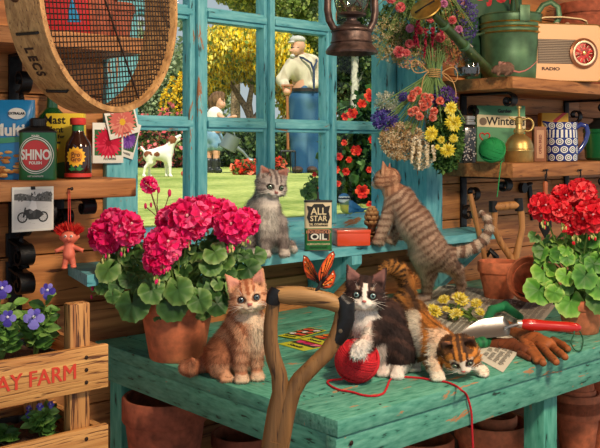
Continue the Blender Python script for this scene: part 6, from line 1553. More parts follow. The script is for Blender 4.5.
# trays and seedlings
VIO = [(104, 92, 200), (132, 118, 220), (84, 70, 176), (150, 140, 232)]
def tray(x0, x1, y0, y1, z, h, label):
    w_, d_ = (x1-x0)/2, (y1-y0)/2; t = thing('seed_tray', label, 'seed tray', (cx1+(x0+x1)/2, cy+(y0+y1)/2, z), 0, None)
    mb = MB(); o1 = squircle(w_, d_, 32, 8)
    def sc(f, g=1): return [(x*f, y*f) for x, y in o1]
    loft(mb, [(sc(.88), 0), (sc(.96), h-.003), (sc(1.0), h-.003), (sc(1.0), h), (sc(.93), h), (sc(.90), h-.012), (sc(.86), .002)]); mb.build('tray', M_black, t, smooth=False)
    mb = MB(); q = random.Random(int(x0*1000)); n = 12; vs = []
    for i in range(n):
        for j in range(n): vs.append(((i/(n-1)*2-1)*w_*.9, (j/(n-1)*2-1)*d_*.9, h-.010+q.uniform(-.003, .003)))
    mb.add(vs, [(i*n+j, i*n+j+1, (i+1)*n+j+1, (i+1)*n+j) for i in range(n-1) for j in range(n-1)]); mb.build('soil', M_soil, t); return t
def pointed_leaf(mb, a, b, w_, col, q, up=Vector((0, 0, 1))):
    a, b = Vector(a), Vector(b); d = b-a; s_ = d.cross(up).normalized()*w_; n_ = s_.cross(d).normalized(); c1 = tuple(np.array(col)*.8); c2 = tuple(np.minimum(np.array(col)*1.2, 1))
    rows = [(.0, .12, 0), (.25, .8, .03), (.5, 1, .05), (.78, .6, .02), (1, 0, -.04)]; vs = []; cc = []
    for t, wf, hf in rows:
        c = a.lerp(b, t)+n_*d.length*hf; vs += [c-s_*wf+n_*w_*.25, c, c+s_*wf+n_*w_*.25]; cc += [col, c1, c2]
    fs = []
    for i in range(4): fs += [(i*3, i*3+1, i*3+4, i*3+3), (i*3+1, i*3+2, i*3+5, i*3+4)]
    mb.add(vs, fs, col=cc)
def lobelia(label, root, flowers, tops, L, seed, rl=.034, nl=22, grp=None):
    """little seedling: stem, opposite pointed leaves, five-petalled violet flowers"""
    t = thing('violet_seedling', label, 'seedling', root, YAW, grp); Mi = (Matrix.Translation(root) @ Matrix.Rotation(YAW, 4, 'Z')).inverted(); q = random.Random(seed)
    st = MB(); lf = MB()
    for (x, y, d) in tops:
        e = Mi @ P(x, y, L+d); m_ = e*.5+Vector((q.uniform(-.004, .004), 0, .003)); pts = [Vector((q.uniform(-.003, .003), 0, 0)), m_*.5, m_, e]; st.tube(pts, [.0018, .0016, .0014, .001], 6)
        n = nl//len(tops)
        for i in range(n):
            f = .25+.75*i/n; c = Vector((0, 0, 0)).lerp(m_, f*2) if f < .5 else m_.lerp(e, f*2-1); a = i*2.4+q.uniform(-.3, .3); d_ = Vector((math.cos(a), math.sin(a)*.8, q.uniform(-.15, .5))); 
            pointed_leaf(lf, c, c+d_.normalized()*rl*q.uniform(.65, 1.1), rl*.26, lin(q.choice([(84, 130, 56), (110, 156, 70), (66, 108, 48), (132, 172, 88)])), q, Vector((0, -.85, .5)))
    lf.build('leaves', M_gleaf, t, smooth=False); st.build('stem', M_stalk, t)
    for i, (x, y, d, r) in enumerate(flowers):
        c = Mi @ P(x, y, L+d); r = r*L/F; mb = MB(); f = Vector((q.uniform(-.3, .3), -1, .15)).normalized(); u = Vector((0, 0, 1)); u = (u-f*u.dot(f)).normalized(); w_ = f.cross(u)
        for j, (an, l_, wd) in enumerate(((.55, .8, .30), (-.55, .8, .30), (1.75, .95, .42), (-1.75, .95, .42), (PI, 1.1, .52))):
            dr = u*math.cos(an)+w_*math.sin(an); tn = w_*math.cos(an)-u*math.sin(an); col = lin(q.choice(VIO)); K = [(0, .1), (.35, .7), (.7, 1), (.95, .6), (1.02, 0)]; vs = []
            for tt, wf in K: vs += [c+dr*r*l_*tt-tn*r*wd*wf+f*r*.12*math.sin(tt*3), c+dr*r*l_*tt+tn*r*wd*wf+f*r*.12*math.sin(tt*3)]
            mb.add(vs, [(2*a, 2*a+1, 2*a+3, 2*a+2) for a in range(4)], col=col)
        mb.ball(c+f*r*.12, r*.16, 8, col=lin((236, 232, 240))); mb.build('flower', M_petal, t, smooth=False)
        mb = MB(); near = Mi @ P(*[a for a in min(tops, key=lambda q_: (q_[0]-x)**2+(q_[1]-y)**2)[:2]], L); mb.tube([near*.9, c-f*r*.1], .0009, 5); mb.build('flower_stalk', M_stalk, t)
    return t
zf = zt-hS+.0085; zf2 = zl-hS+.0085
tray(-.160, -.064, .024, .178, zf, .052, 'black plastic seed tray in the upper crate tier, beside the corner post'); tray(-.345, -.180, .024, .178, zf, .052, 'black plastic seed tray in the upper crate tier at the left picture edge')
tray(-.160, -.064, .024, .178, zf2, .052, 'black plastic seed tray in the lower crate tier, beside the corner post'); tray(-.345, -.180, .024, .178, zf2, .052, 'black plastic seed tray in the lower crate tier at the left picture edge')
r1 = P(36, 148, 1.445); lobelia('violet flowered seedling in the upper tray beside the crate corner post', Vector((r1.x, r1.y, zf+.040)), [(34, 317, -.03, 11), (48, 290, -.0, 9)], [(34, 312, -.02), (48, 296, 0), (30, 318, .01), (46, 314, 0), (52, 308, 0)], 1.43, 31, nl=60, rl=.033)
r1 = P(2, 148, 1.425); lobelia('violet flowered seedling at the left picture edge of the upper tray', Vector((r1.x, r1.y, zf+.040)), [(8, 317, -.02, 9), (2, 288, 0, 10), (-14, 300, 0, 9)], [(5, 318, 0), (0, 295, 0), (12, 330, 0), (-14, 308, 0), (14, 302, 0)], 1.40, 33, nl=60, rl=.031)
r1 = P(42, 148, 1.445); lobelia('small violet seedling in the lower tray below the stencilled slat', Vector((r1.x, r1.y, zf2+.040)), [(40, 406, -.02, 4), (51, 404, 0, 4), (29, 414, 0, 4), (29, 408, .01, 3.5)], [(40, 410, 0), (50, 409, 0), (30, 416, 0), (42, 420, 0)], 1.43, 35, nl=60, rl=.026)
r1 = P(4, 148, 1.425); lobelia('leafy seedling at the left picture edge of the lower tray', Vector((r1.x, r1.y, zf2+.040)), [(-10, 420, 0, 4)], [(4, 436, 0), (-8, 430, 0)], 1.41, 37, nl=40, rl=.028)

# ============================================================ foreground spade with a butterfly on its grip
SZp = 1.34
L = Pix(285, 400, SZp); L.o = P(285, 400, SZp); L.Mi = (Matrix.Translation(L.o) @ Matrix.Rotation(YAW, 4, 'Z')).inverted()
fs_ = thing('garden_spade', 'large spade with worn wooden open handle standing in front of the table', 'spade', L.o, YAW)
v = lambda x, y, d=0: Vector(L(x, y, d)); k = L.k
M_hwx = wood('grip_wood', (118, 84, 46), (166, 124, 74), axis=0, scale=1.2, dark=(64, 40, 20), crack=.36)
mb = MB(); mb.tube([v(276, 294.5), v(286, 295), v(300, 295.6), v(315, 297.5), v(330, 301.5), v(340, 306)], [7.5*k, 9*k, 9.6*k, 9.4*k, 8.6*k, 7.6*k], 24); mb.build('grip', M_hwx, fs_)
mb = MB(); mb.tube([v(275, 296), v(272.5, 308, .002), v(270.5, 325), v(270.5, 342), v(273.5, 358), v(279, 374), v(281, 392), v(277, 412), v(271, 448)], [x*k for x in (6.4, 6.6, 7, 7.4, 7.8, 8, 9, 10, 10)], 20, flat=1); mb.build('left_arm', M_hw, fs_)
mb = MB(); mb.tube([v(343, 306), v(341, 322), v(336, 338), v(327, 352), v(313, 366), v(300, 379), v(292, 392), v(286, 410), v(279, 448)], [x*k for x in (7, 7.6, 8, 8, 8, 8.4, 9, 9.8, 10)], 20); mb.build('right_arm', M_hw, fs_)
lowz = -(L.o.z)+.0; s0 = v(275, 446); dirv = (v(275, 446)-v(285, 400)).normalized(); s1 = s0+dirv*((.30-(L.o.z+s0.z))/dirv.z)
mb = MB(); mb.tube([s0-dirv*.01, s1], [.0175, .0175], 20); mb.build('shaft', M_hw, fs_)
mb = MB(); bz = s1; mb.prism([(-.07, -.29), (.07, -.29), (.085, -.02), (.03, .0), (.012, .06), (-.012, .06), (-.03, 0), (-.085, -.02)], -.003, .003, M=Matrix.Translation(bz)); mb.build('blade', M_iron, fs_)
mb = MB(); mb.tube([v(277, 289, -.001), v(274, 296, -.003), v(272.6, 303, -.001)], [6.4*k, 7.6*k, 7.0*k], 18); mb.build('iron_strap', M_iron, fs_)
mb = MB(); mb.tube([v(340, 297), v(346, 304, -.003), v(346, 318, -.003), v(341, 334, -.002), v(336, 341, -.001)], [5.5*k, 9.2*k, 9.0*k, 8.4*k, 7.4*k], 18); mb.build('iron_strap', M_iron, fs_)
for (x, y) in ((346.5, 309), (340.5, 331)): mb = MB(); mb.lathe([(.0035, 0), (.003, .0014), (0, .002)], 12, M=frame(v(x, y, -.014), (1, 0, 0), (0, 0, 1), (0, -1, 0))); mb.build('rivet', plain('rivet', (120, 104, 84), .4, .7), fs_)
# butterfly
bo_ = P(320, 288, SZp-.004); bf = thing('butterfly', 'orange and black butterfly resting on the spade grip', 'butterfly', bo_, YAW); k = SZp/F
bv = lambda x, y, d=0: Vector(((x-320)*k, d, (288-y)*k))
def wing(pts, hinge, name, d0, d1, spots, seed):
    q = random.Random(seed); mb = MB(); n = len(pts); c = (sum(p[0] for p in pts)/n, sum(p[1] for p in pts)/n); hx, hy = hinge
    def w3(x, y): r = math.hypot(x-hx, y-hy)/35; return bv(x, y, d0+(d1-d0)*r)
    def ring_(f): return [(c[0]+(x-c[0])*f, c[1]+(y-c[1])*f) for x, y in pts]
    R1, R2, R3 = ring_(1), ring_(.84), ring_(.45); vs = [w3(*p) for r in (R1, R2, R3) for p in r]+[w3(*c)]; cols = [lin((26, 16, 14))]*n+[lin((196, 66, 24))]*n+[lin((230, 104, 34))]*n+[lin((236, 120, 44))]; fs = []
    for r in range(2):
        for i in range(n): fs.append((r*n+i, r*n+(i+1) % n, (r+1)*n+(i+1) % n, (r+1)*n+i))
    for i in range(n): fs.append((2*n+i, 2*n+(i+1) % n, 3*n))
    vs2 = [Vector(p)+Vector((0, .0006, 0)) for p in vs]; mb.add(vs, fs, col=cols); mb.add(vs2, [f[::-1] for f in fs], col=cols)
    for p in pts[::1]:
        e = w3(p[0]*.85+hx*.15, p[1]*.85+hy*.15); h_ = w3(hx, hy); mb.tube([h_+Vector((0, -.0005, 0)), e+Vector((0, -.0008, 0))], .00045, 4, col=lin((24, 14, 12)))
    for (x, y, r, cc) in spots: mb.ball(w3(x, y)+Vector((0, -.0004, 0)), (r*k, .0006, r*k), 8, col=lin(cc))
    return mb.build(name, vcol('wing_pattern', .6, .3), bf, smooth=False)
wing([(316, 282), (309, 279), (306, 272), (305, 264), (305.5, 258.5), (309, 260), (314, 267), (318, 276)], (319, 284), 'wing', 0, -.012, [(306.5, 261, .6, (250, 230, 200)), (307, 265, .5, (250, 230, 200)), (310, 270, .6, (30, 18, 14)), (312, 275, .6, (30, 18, 14))], 1)
wing([(318, 284), (318, 276), (322, 267), (328, 259), (332, 256.5), (333.5, 260), (331, 268), (326, 278)], (320, 286), 'wing', 0, .012, [(331, 259.5, .8, (250, 236, 206)), (329, 262, .6, (240, 210, 120)), (325, 269, .7, (30, 18, 14)), (328, 267, .6, (244, 214, 90)), (322, 275, .7, (30, 18, 14))], 2)
wing([(320, 286), (326, 278), (332, 272), (334, 277), (332.5, 283), (329, 288), (324, 289)], (320, 287), 'wing', -.002, .004, [(331, 276, .7, (250, 236, 206)), (330, 281, .6, (244, 214, 90)), (327, 285, .7, (250, 236, 206)), (326, 281, .7, (196, 40, 24)), (323, 285, .6, (244, 200, 80))], 3)
mb = MB(); mb.tube([bv(316, 290.5, -.003), bv(319, 287, -.003), bv(321, 282, -.002)], [.0016, .0022, .0014], 8); mb.ball(bv(315, 291, -.003), .0016, 8); mb.tube([bv(315, 291, -.003), bv(311, 286, -.004)], .0003, 4); mb.tube([bv(315, 291, -.003), bv(313, 284.5, -.006)], .0003, 4); mb.build('body', plain('insect_black', (34, 24, 22), .6), bf); bf.scale = (1.15, 1.15, 1.15)

# ============================================================ yarn
yp = tbl(357, 1.815); yb_t = thing('yarn_ball', 'ball of bright red yarn under the white paw of the black and white kitten', 'yarn ball', yp, YAW)
M_yarn = plain('red_yarn', (196, 24, 40), .8, bump=.5, bscale=300, var=.12)
yarn_ball(yb_t, (0, 0, .0455), .0445, M_yarn, n=13, th=.0027)
Mi = (Matrix.Translation(yp) @ Matrix.Rotation(YAW, 4, 'Z')).inverted()
pts = [(338, 383), (329, 384), (327, 380), (331, 386), (340, 390), (352, 392), (362, 395), (374, 396), (383, 393.5), (387, 387), (391, 379), (402, 377), (420, 378), (433, 380.5), (446, 382), (456, 386), (461, 390)]
pts = [(x, y+ (0 if x > 330 else 0)) for x, y in pts[3:]]
sm = [Mi @ (onz(x, y, TZ+.0022)) for x, y in pts]
fall = [Mi @ ony(x, y, TY0-.003) for x, y in ((466, 394), (469, 402), (471.5, 414), (472, 428), (473, 448), (474, 470))]
def smooth_pts(ps, k=4):
    out = []
    for i in range(len(ps)-1):
        a, b, c, d = ps[max(0, i-1)], ps[i], ps[i+1], ps[min(len(ps)-1, i+2)]
        for j in range(k):
            t = j/k; out.append(.5*((2*b)+(c-a)*t+(2*a-5*b+4*c-d)*t*t+(3*b-a-3*c+d)*t**3))
    return out+[ps[-1]]
mb = MB(); mb.tube(smooth_pts([Vector((-.030, -.02, .012)), Mi @ onz(328, 381, TZ+.003)]+sm+fall), .0023, 8); mb.build('loose_strand', M_yarn, yb_t)

# ============================================================ seed packets on the table
def flat_quad_frame(c0, c1, c3, z):
    a, b, d = onz(*c0, z), onz(*c1, z), onz(*c3, z); x = (b-a); y = (d-a); return a, x, y
def table_packet(label, c0, c1, c3, z, ground, cols, rows, seed):
    """c0 near-left, c1 near-right, c3 far-left corners as seen"""
    a, x, y = flat_quad_frame(c0, c1, c3, z); w_, h_ = x.length, y.length; xn = x.normalized(); zn = Vector((0, 0, 1)); yn = zn.cross(xn)
    if yn.dot(y) < 0: yn = -yn
    t = thing('seed_packet', label, 'seed packet', a); t.matrix_basis = frame(a, xn, yn, zn if xn.cross(yn).z > 0 else -zn); sg = 1 if xn.cross(yn).z > 0 else -1
    MB().box(0, w_, 0, h_, 0, .0012*sg).build('card', ground, t); mb = MB(); q = random.Random(seed)
    mb.box(w_*.04, w_*.96, h_*.20, h_*.96, .0012*sg, .0015*sg, col=lin((52, 60, 48)))
    for i in range(rows):
        for j in range(rows):
            cx, cy_ = w_*(.1+.8*(i+.5)/rows), h_*(.24+.68*(j+.5)/rows); r = w_*.42/rows*1.3; n = 9; col = lin(cols[(i+j*2+q.randrange(2)) % len(cols)])
            mb.add([(cx+math.cos(2*PI*m_/n)*r*q.uniform(.7, 1.1), cy_+math.sin(2*PI*m_/n)*r*q.uniform(.7, 1.1), .0018*sg) for m_ in range(n)], [tuple(range(n))], col=col)
    mb.build('flower_picture', vcol('print_pattern', .5, .3), t, smooth=False)
    text('Seeds', h_*.13, t, 'lettering', M_blk, frame((w_/2, h_*.10, .0015*sg), (1, 0, 0), (0, 1, 0), (0, 0, sg)), bold=.0005, thick=.0002); return t
M_lime = plain('packet_lime', (206, 208, 50), .5)
table_packet('lime edged seed packet with pink flowers, nearest on the table behind the spade', (278, 344), (303, 351), (296, 330), TZ+.0006, M_lime, [(226, 60, 120), (206, 40, 96), (240, 120, 150)], 3, 1)
table_packet('seed packet with white and pink flowers leftmost on the table behind the spade', (278, 336), (296, 339), (289, 326), TZ+.0026, M_lime, [(240, 236, 230), (226, 60, 120), (236, 90, 60)], 3, 2)
table_packet('lime seed packet with orange and red flowers, rightmost on the table behind the spade', (299, 339), (322, 345), (318, 327), TZ+.0042, M_lime, [(240, 130, 40), (216, 50, 40), (90, 150, 60)], 4, 3)

# ============================================================ oil tin, red box, pine cone on the sill
op = Vector(onz(318, 250.5, SZ)); L = TPix(318, (CAMZ-SZ)*F/(250.5-HY), SZ); k = L.k
ot = thing('oil_can', 'rectangular household oil tin with cream top and green base on window sill', 'oil tin', L.o+Vector((0, 0, .0005)), YAW*.9)
ow, od, oh = 13.6*k, .017, 49*k
mb = MB(); s2 = lambda f: squircle(ow*f, od*f, 40, 5); g_ = oh*.46
loft(mb, [(s2(.98), 0), (s2(1), .001), (s2(1), g_)], 0, caps=True); loft(mb, [(s2(1), g_), (s2(1), oh)], 1); mb.build('body', [plain('oil_green', (40, 116, 62), .35, coat=.3), plain('oil_cream', (224, 206, 170), .4, coat=.3)], ot)
mb = MB(); loft(mb, [(s2(1.04), oh-.002), (s2(1.05), oh+.001), (s2(1.03), oh+.003), (s2(.9), oh+.002)]); mb.build('top_rim', plain('dark_rim', (60, 58, 56), .4, .6), ot)
mb = MB(); loft(mb, [(s2(1.03), -.0002), (s2(1.04), .002), (s2(1.01), .003)]); mb.build('base_rim', MATS['dark_rim'], ot)
mb = MB(); mb.lathe([(.007, oh+.001), (.007, oh+.005), (.003, oh+.008), (.0022, oh+.026), (0, oh+.027)], 16); mb.build('spout', MATS['dark_rim'], ot)
y_ = -od-.0006; mb = MB(); W2 = ow*.93
mb.prism([(-W2*.72, oh*.50), (W2*.72, oh*.50), (W2*.78, oh*.60), (W2*.92, oh*.68), (W2*.80, oh*.80), (W2*.92, oh*.92), (W2*.55, oh*.90), (W2*.35, oh*.955), (-W2*.35, oh*.955), (-W2*.55, oh*.90), (-W2*.92, oh*.92), (-W2*.80, oh*.80), (-W2*.92, oh*.68), (-W2*.78, oh*.60)], y_, y_+.001); mb.build('black_shield', M_blk, ot, smooth=False)
text('ALL', oh*.20, ot, 'lettering', M_cream, FR(0, y_-.0002, oh*.80), bold=.0004, sx=.95); text('STAR', oh*.155, ot, 'lettering', M_cream, FR(0, y_-.0002, oh*.655), bold=.0003, sx=.95); text('OIL COMPANY', oh*.06, ot, 'lettering', M_cream, FR(0, y_-.0002, oh*.54), bold=.0002)
mb = MB(); mb.prism([(-ow*.80, oh*.21), (ow*.80, oh*.21), (ow*.80, oh*.44), (-ow*.80, oh*.44)], y_-.0003, y_+.001); mb.build('label_border', plain('border_tan', (196, 120, 90), .5), ot)
mb = MB(); mb.prism([(-ow*.75, oh*.225), (ow*.75, oh*.225), (ow*.75, oh*.425), (-ow*.75, oh*.425)], y_-.0006, y_+.001); mb.build('label_panel', M_blk, ot)
text('HOUSEHOLD', oh*.085, ot, 'lettering', plain('ink_tan', (206, 140, 110), .5), FR(0, y_-.0008, oh*.385), bold=.0002); text('OIL', oh*.17, ot, 'lettering', M_white, FR(0, y_-.0008, oh*.285), bold=.0006, sx=1.25)
text('LUBRICATES CLEANS', oh*.05, ot, 'lettering', M_cream, FR(0, y_, oh*.14), bold=.0001); text('PREVENTS RUST', oh*.05, ot, 'lettering', M_blk, FR(0, y_, oh*.07), bold=.0001)
# red tin box
Zr = 2.60; L = TPix(351, Zr, SZ); k = L.k
rt = thing('red_tin_box', 'low orange red tin box with scratched lid beside the oil tin', 'tin box', L.o+Vector((0, 0, .0005)), YAW+.18)
bw, bd, bh = .050, .036, .044
mb = MB(); mb.box(-bw, bw, -bd, bd, 0, bh, bev=.004); mb.build('box', plain('tin_orange', (222, 74, 36), .35, coat=.4), rt)
mb = MB(); mb.box(-bw-.0012, bw+.0012, -bd-.0012, bd+.0012, bh-.008, bh+.003, bev=.003); mb.build('lid', MATS['tin_orange'], rt)
mb = MB(); mb.box(-bw+.006, bw-.006, -bd+.005, bd-.005, bh+.0028, bh+.0036); mb.build('lid_print', plain('lid_worn', (130, 96, 80), .5, bscale=90, var=.6), rt)
# pine cone
L = TPix(372, 2.66, SZ); pc_ = thing('pine_cone', 'open brown pine cone on the sill beside the striped kitten paw', 'pine cone', L.o+Vector((0, 0, .001)), YAW); k = L.k; q = random.Random(9)
mb = MB(); mb.lathe([(0, 0), (.008, .004), (.010, .03), (.004, .052), (0, .054)], 10, col=lin((80, 50, 34)))
for ring_ in range(8):
    z = .004+ring_*.0072; r = .028*math.sin(PI*(.18+.76*(1-ring_/8)))+.003; n = 9 if ring_ < 6 else 6
    for i in range(n):
        a = 2*PI*(i+.5*(ring_ % 2))/n; M_ = Matrix.Translation((0, 0, z)) @ Matrix.Rotation(a, 4, 'Z') @ Matrix.Rotation(-.5-.1*ring_ if ring_ > 2 else -.15, 4, 'Y'); c_ = lin(q.choice([(150, 98, 60), (176, 120, 74), (120, 74, 46)])); tip = lin((206, 160, 110))
        mb.add([(.004, -.002, 0), (r*.7, -.0062, .001), (r, -.004, .003), (r, .004, .003), (r*.7, .0062, .001), (.004, .002, 0), (r*.8, 0, .0045), (r*.8, 0, -.002)], [(0, 1, 6), (1, 2, 6), (2, 3, 6), (3, 4, 6), (4, 5, 6), (5, 0, 6), (1, 0, 7), (2, 1, 7), (3, 2, 7), (4, 3, 7), (5, 4, 7), (0, 5, 7)], col=[c_, c_, tip, tip, c_, c_, c_, tuple(x*.5 for x in c_)], M=M_)
mb.build('cone', vcol('cone_pattern', .75, .2), pc_, smooth=False); pc_.scale = (1.4, 1.4, 1.4)
# dark folded papers by the paw
L = TPix(393, 2.75, SZ); sp2 = thing('folded_papers', 'small stack of folded dark papers on the sill behind the striped kitten paw', 'papers', L.o+Vector((0, 0, .0005)), YAW)
for i in range(4): MB().box(-.035+.003*i, .035-.002*i, -.02, .02, i*.002, i*.002+.0017, M=T(0, 0, 0, 0, 0, .1*i)).build('sheet', plain('paper_dark' if i % 2 else 'paper_pale', (70, 60, 56) if i % 2 else (176, 166, 150), .7), sp2)

# ============================================================ newspaper, flowers, trowel, gloves
news = thing('newspaper', 'spread sheet of printed newspaper lying on the table under the trowel', 'newspaper', (0, 0, TZ))
def sheet(quad, z, name, par, mat, n=10, seed=0, curl=.0):
    a, b, c, d = [onz(x, y, z) for x, y in quad]; mb = MB(); vs = []; q = random.Random(seed)
    for i in range(n+1):
        for j in range(n+1):
            u, v_ = i/n, j/n; p_ = a.lerp(b, u).lerp(d.lerp(c, u), v_); vs.append((p_.x, p_.y, p_.z-TZ+.0012*math.sin(u*7+seed)*math.sin(v_*5)+.0012+curl*max(0, .12-v_)*6*.01))
    mb.add(vs, [(i*(n+1)+j, i*(n+1)+j+1, (i+1)*(n+1)+j+1, (i+1)*(n+1)+j) for i in range(n) for j in range(n)]); mb.build(name, mat, par); return a, b, c, d
M_news = plain('newsprint', (214, 210, 196), .8)
quad1 = [(396, 316), (505, 368), (553, 292), (446, 286)]
quad1 = [(402, 318), (503, 373), (560, 300), (442, 284)]
A_, B_, C_, D2 = sheet(quad1, TZ, 'sheet', news, M_news, 12, 1)
mb = MB(); q = random.Random(77)
def on_news(u, v_, e=.003): p_ = A_.lerp(B_, u).lerp(D2.lerp(C_, u), v_); return Vector((p_.x, p_.y, .0012*math.sin(u*7+1)*math.sin(v_*5)+e))
def nrect(u0, u1, v0, v1, col): mb.add([on_news(u0, v0), on_news(u1, v0), on_news(u1, v1), on_news(u0, v1)], [(0, 1, 2, 3)], col=col)
ink = lin((96, 93, 88))
v_ = .04
while v_ < .97:
    for c_ in range(5):
        u0 = .03+c_*.195
        if (c_, int(v_*8)) in ((1, 2), (1, 3), (3, 5), (3, 6), (0, 7)): continue
        for s_ in range(4):
            if q.random() < .93: nrect(u0+s_*.042, u0+s_*.042+q.uniform(.026, .040), v_, v_+.0042, ink)
    v_ += .0125
for (u0, u1, v0, v1) in ((.225, .40, .25, .49), (.615, .79, .63, .86), (.03, .2, .88, .96)):
    nrect(u0, u1, v0, v1, lin((120, 116, 110)))
    for i in range(30): a, b = q.uniform(u0, u1-.03), q.uniform(v0, v1-.03); mb.add([on_news(a, b, .0034), on_news(a+.03, b, .0034), on_news(a+.02, b+.03, .0034)], [(0, 1, 2)], col=lin(q.choice([(60, 58, 56), (180, 176, 168), (90, 88, 84)])))
o = mb.build('print', vcol('news_ink', .8, .2), news, smooth=False); o['kind'] = 'stuff'
# headline strip at the near edge
dirx = (B_-A_).normalized(); diry = Vector((0, 0, 1)).cross(dirx)
for tx, u, v0, s_ in (('Garden News', .62, .055, .022),): text(tx, s_, news, 'headline', M_blk, frame(Vector((*(A_.lerp(B_, u).lerp(D2.lerp(C_, u), v0)).xy, .0045)), dirx, diry, (0, 0, 1)), bold=.0008)

# cut yellow flowers
fl = thing('cut_flowers', 'bunch of cut yellow chrysanthemums lying on the newspaper', 'flowers', tbl(455, 2.36), YAW)
Mi = fl.matrix_basis.inverted() if False else (Matrix.Translation(fl.location) @ Matrix.Rotation(YAW, 4, 'Z')).inverted()
YE = [(232, 214, 70), (248, 234, 120), (214, 190, 50), (250, 242, 160)]
for i, (x, y, r) in enumerate([(460, 303, 10.5), (444, 303, 7), (434, 315, 9.5), (476, 307, 7), (456, 318, 8), (446, 313, 5), (480, 316, 6)]):
    p_ = onz(x, y+4, TZ); c = p_+Vector((0, 0, .022)); daisy(fl, Mi @ c, r*(p_.dot(D_))/F, YE, (random.Random(i).uniform(-.4, .4), -.6, .8), 600+i, n=20)
lf = MB(); q = random.Random(4)
for i in range(46):
    a = Mi @ onz(q.uniform(446, 476), q.uniform(305, 322), TZ+q.uniform(.004, .014)); d_ = Vector((q.uniform(-1, 1), q.uniform(-1, 1), q.uniform(-.1, .3))).normalized(); pointed_leaf(lf, a, a+d_*q.uniform(.018, .03), .006, lin(q.choice([(84, 120, 56), (110, 142, 70), (60, 92, 44)])), q)
for i in range(7):
    a = Mi @ onz(456+i*2, 312, TZ+.006); b = Mi @ onz(478+i*2, 322+i*1.5, TZ+.004); lf.tube([a, b], .0014, 5, col=lin((120, 150, 80)))
lf.build('leaves', M_gleaf, fl, smooth=False)

# gloves
M_leather = vcol('leather_pattern', .6, .35)
def glove(name, label, cat, prims, colf, h=.0026, o=None):
    t = thing(name, label, cat, o, YAW); body_mesh('glove', prims, h, colf, t, M_leather); return t
go = tbl(530, 2.10); L = TPix(530, 2.10); 
def G(x, y, h=.008):   # point above the table at that picture column and row
    p_ = onz(x, y, TZ+h); return tuple(L.Mi @ p_)
def fleather(base):
    def f(p_, n_):
        c = A3(base, len(p_)); c = c*(1+.18*vnoise(p_, 70))[:, None]; cr_ = np.abs(vnoise(p_*np.array([1, 2, 1]), 60, 3)) < .07
        return mixc(c, A3([x*.55 for x in base], len(p_)), cr_*.7)
    return f
pr = [('c', G(518, 333), G(535, 342), .020, .024, .01), ('c', G(535, 342), G(548, 346), .022, .020, .008), ('c', G(516, 332), G(506, 328), .018, .020, .01),
      ('c', G(530, 345), G(541, 360), .0095, .0085, .004), ('c', G(541, 360), G(543, 363), .0085, .008, .004),
      ('c', G(540, 345), G(553, 359), .0095, .0085, .004), ('c', G(553, 359), G(556, 362), .0085, .008, .004),
      ('c', G(548, 343), G(560, 353), .0095, .0085, .004), ('c', G(560, 353), G(565, 357), .0085, .008, .004),
      ('c', G(553, 340), G(563, 345), .009, .008, .004), ('c', G(563, 345), G(568, 349), .008, .0075, .004),
      ('c', G(521, 337), G(528, 350), .0098, .0088, .004), ('c', G(528, 350), G(537, 361), .0088, .008, .004)]
def flatten(prims, zmax=.030):
    return prims
glove('leather_glove', 'brown leather gardening glove with spread fingers at the front of the table', 'glove', pr, fleather((156, 88, 46)), o=L.o)
pr = [('c', G(492, 344, .006), G(512, 346, .007), .016, .017, .01), ('c', G(512, 346, .007), G(526, 352, .006), .017, .014, .008), ('c', G(526, 350, .006), G(536, 358, .005), .009, .008, .004), ('c', G(520, 354, .005), G(530, 359, .005), .008, .007, .004)]
glove('leather_glove', 'darker brown leather glove lying underneath, half hidden by the spread one', 'glove', pr, fleather((112, 58, 32)), o=L.o)
def fgreen(p_, n_): c = A3((30, 116, 70), len(p_)); return mixc(c, A3((16, 72, 44), len(p_)), (np.sin(p_[:, 0]*420+p_[:, 1]*160) > .3)*.6)
pr = [('c', G(470, 345, .010), G(492, 341, .012), .012, .014, .006), ('c', G(470, 338, .012), G(484, 343, .012), .010, .012, .006)]
glove('knitted_cuff', 'green ribbed knitted cuff of a glove between calico kitten and leather gloves', 'glove', pr, fgreen, o=L.o, h=.002)
pr = [('c', G(482, 329, .012), G(492, 310, .022), .010, .012, .006), ('c', G(492, 310, .022), G(505, 306, .024), .012, .013, .006), ('c', G(505, 306, .024), G(520, 317, .014), .013, .010, .006), ('c', G(474, 334, .008), G(484, 328, .012), .011, .010, .006)]
glove('green_tool_sleeve', 'smooth green rubber sleeve lying behind the trowel blade', 'rubber sleeve', pr, lambda p_, n_: A3((38, 134, 88), len(p_)), o=L.o)
# trowel
tr_ = thing('hand_trowel', 'hand trowel with polished steel blade and red handle resting on the gloves', 'trowel', L.o, YAW)
tp = lambda x, y, h: Vector(L.Mi @ onz(x, y, TZ+h))
A = tp(461, 333, .030); B = tp(510, 327, .046); ax = (B-A); ln = ax.length; X = ax.normalized(); Yv = Vector((0, 0, 1)).cross(X).normalized(); Zv = X.cross(Yv); Yv = (Matrix.Rotation(.62, 3, X) @ Yv); Zv = X.cross(Yv)
mb = MB(); vs = []; n = 24; m_ = 10
for i in range(n+1):
    u = i/n; wd = .031*min(1, (u*2.2)**.62)*(1-.06*max(0, u-.6)) if u < .93 else .031*(1-.75*(u-.93)/.07); dish = .010*min(1, u*2)
    for j in range(m_+1):
        v_ = j/m_*2-1; vs.append(A+X*(u*ln)+Yv*(v_*wd)+Zv*(dish*(v_*v_)-.004))
fs = [(i*(m_+1)+j, i*(m_+1)+j+1, (i+1)*(m_+1)+j+1, (i+1)*(m_+1)+j) for i in range(n) for j in range(m_)]
N_ = len(vs); vs2 = [p_-Zv*.0014 for p_ in vs]; mb.add(vs+vs2, fs+[tuple(N_+i for i in f[::-1]) for f in fs]); mb.build('blade', plain('polished_steel', (176, 176, 176), .34, .9, bump=.1, bscale=30), tr_)
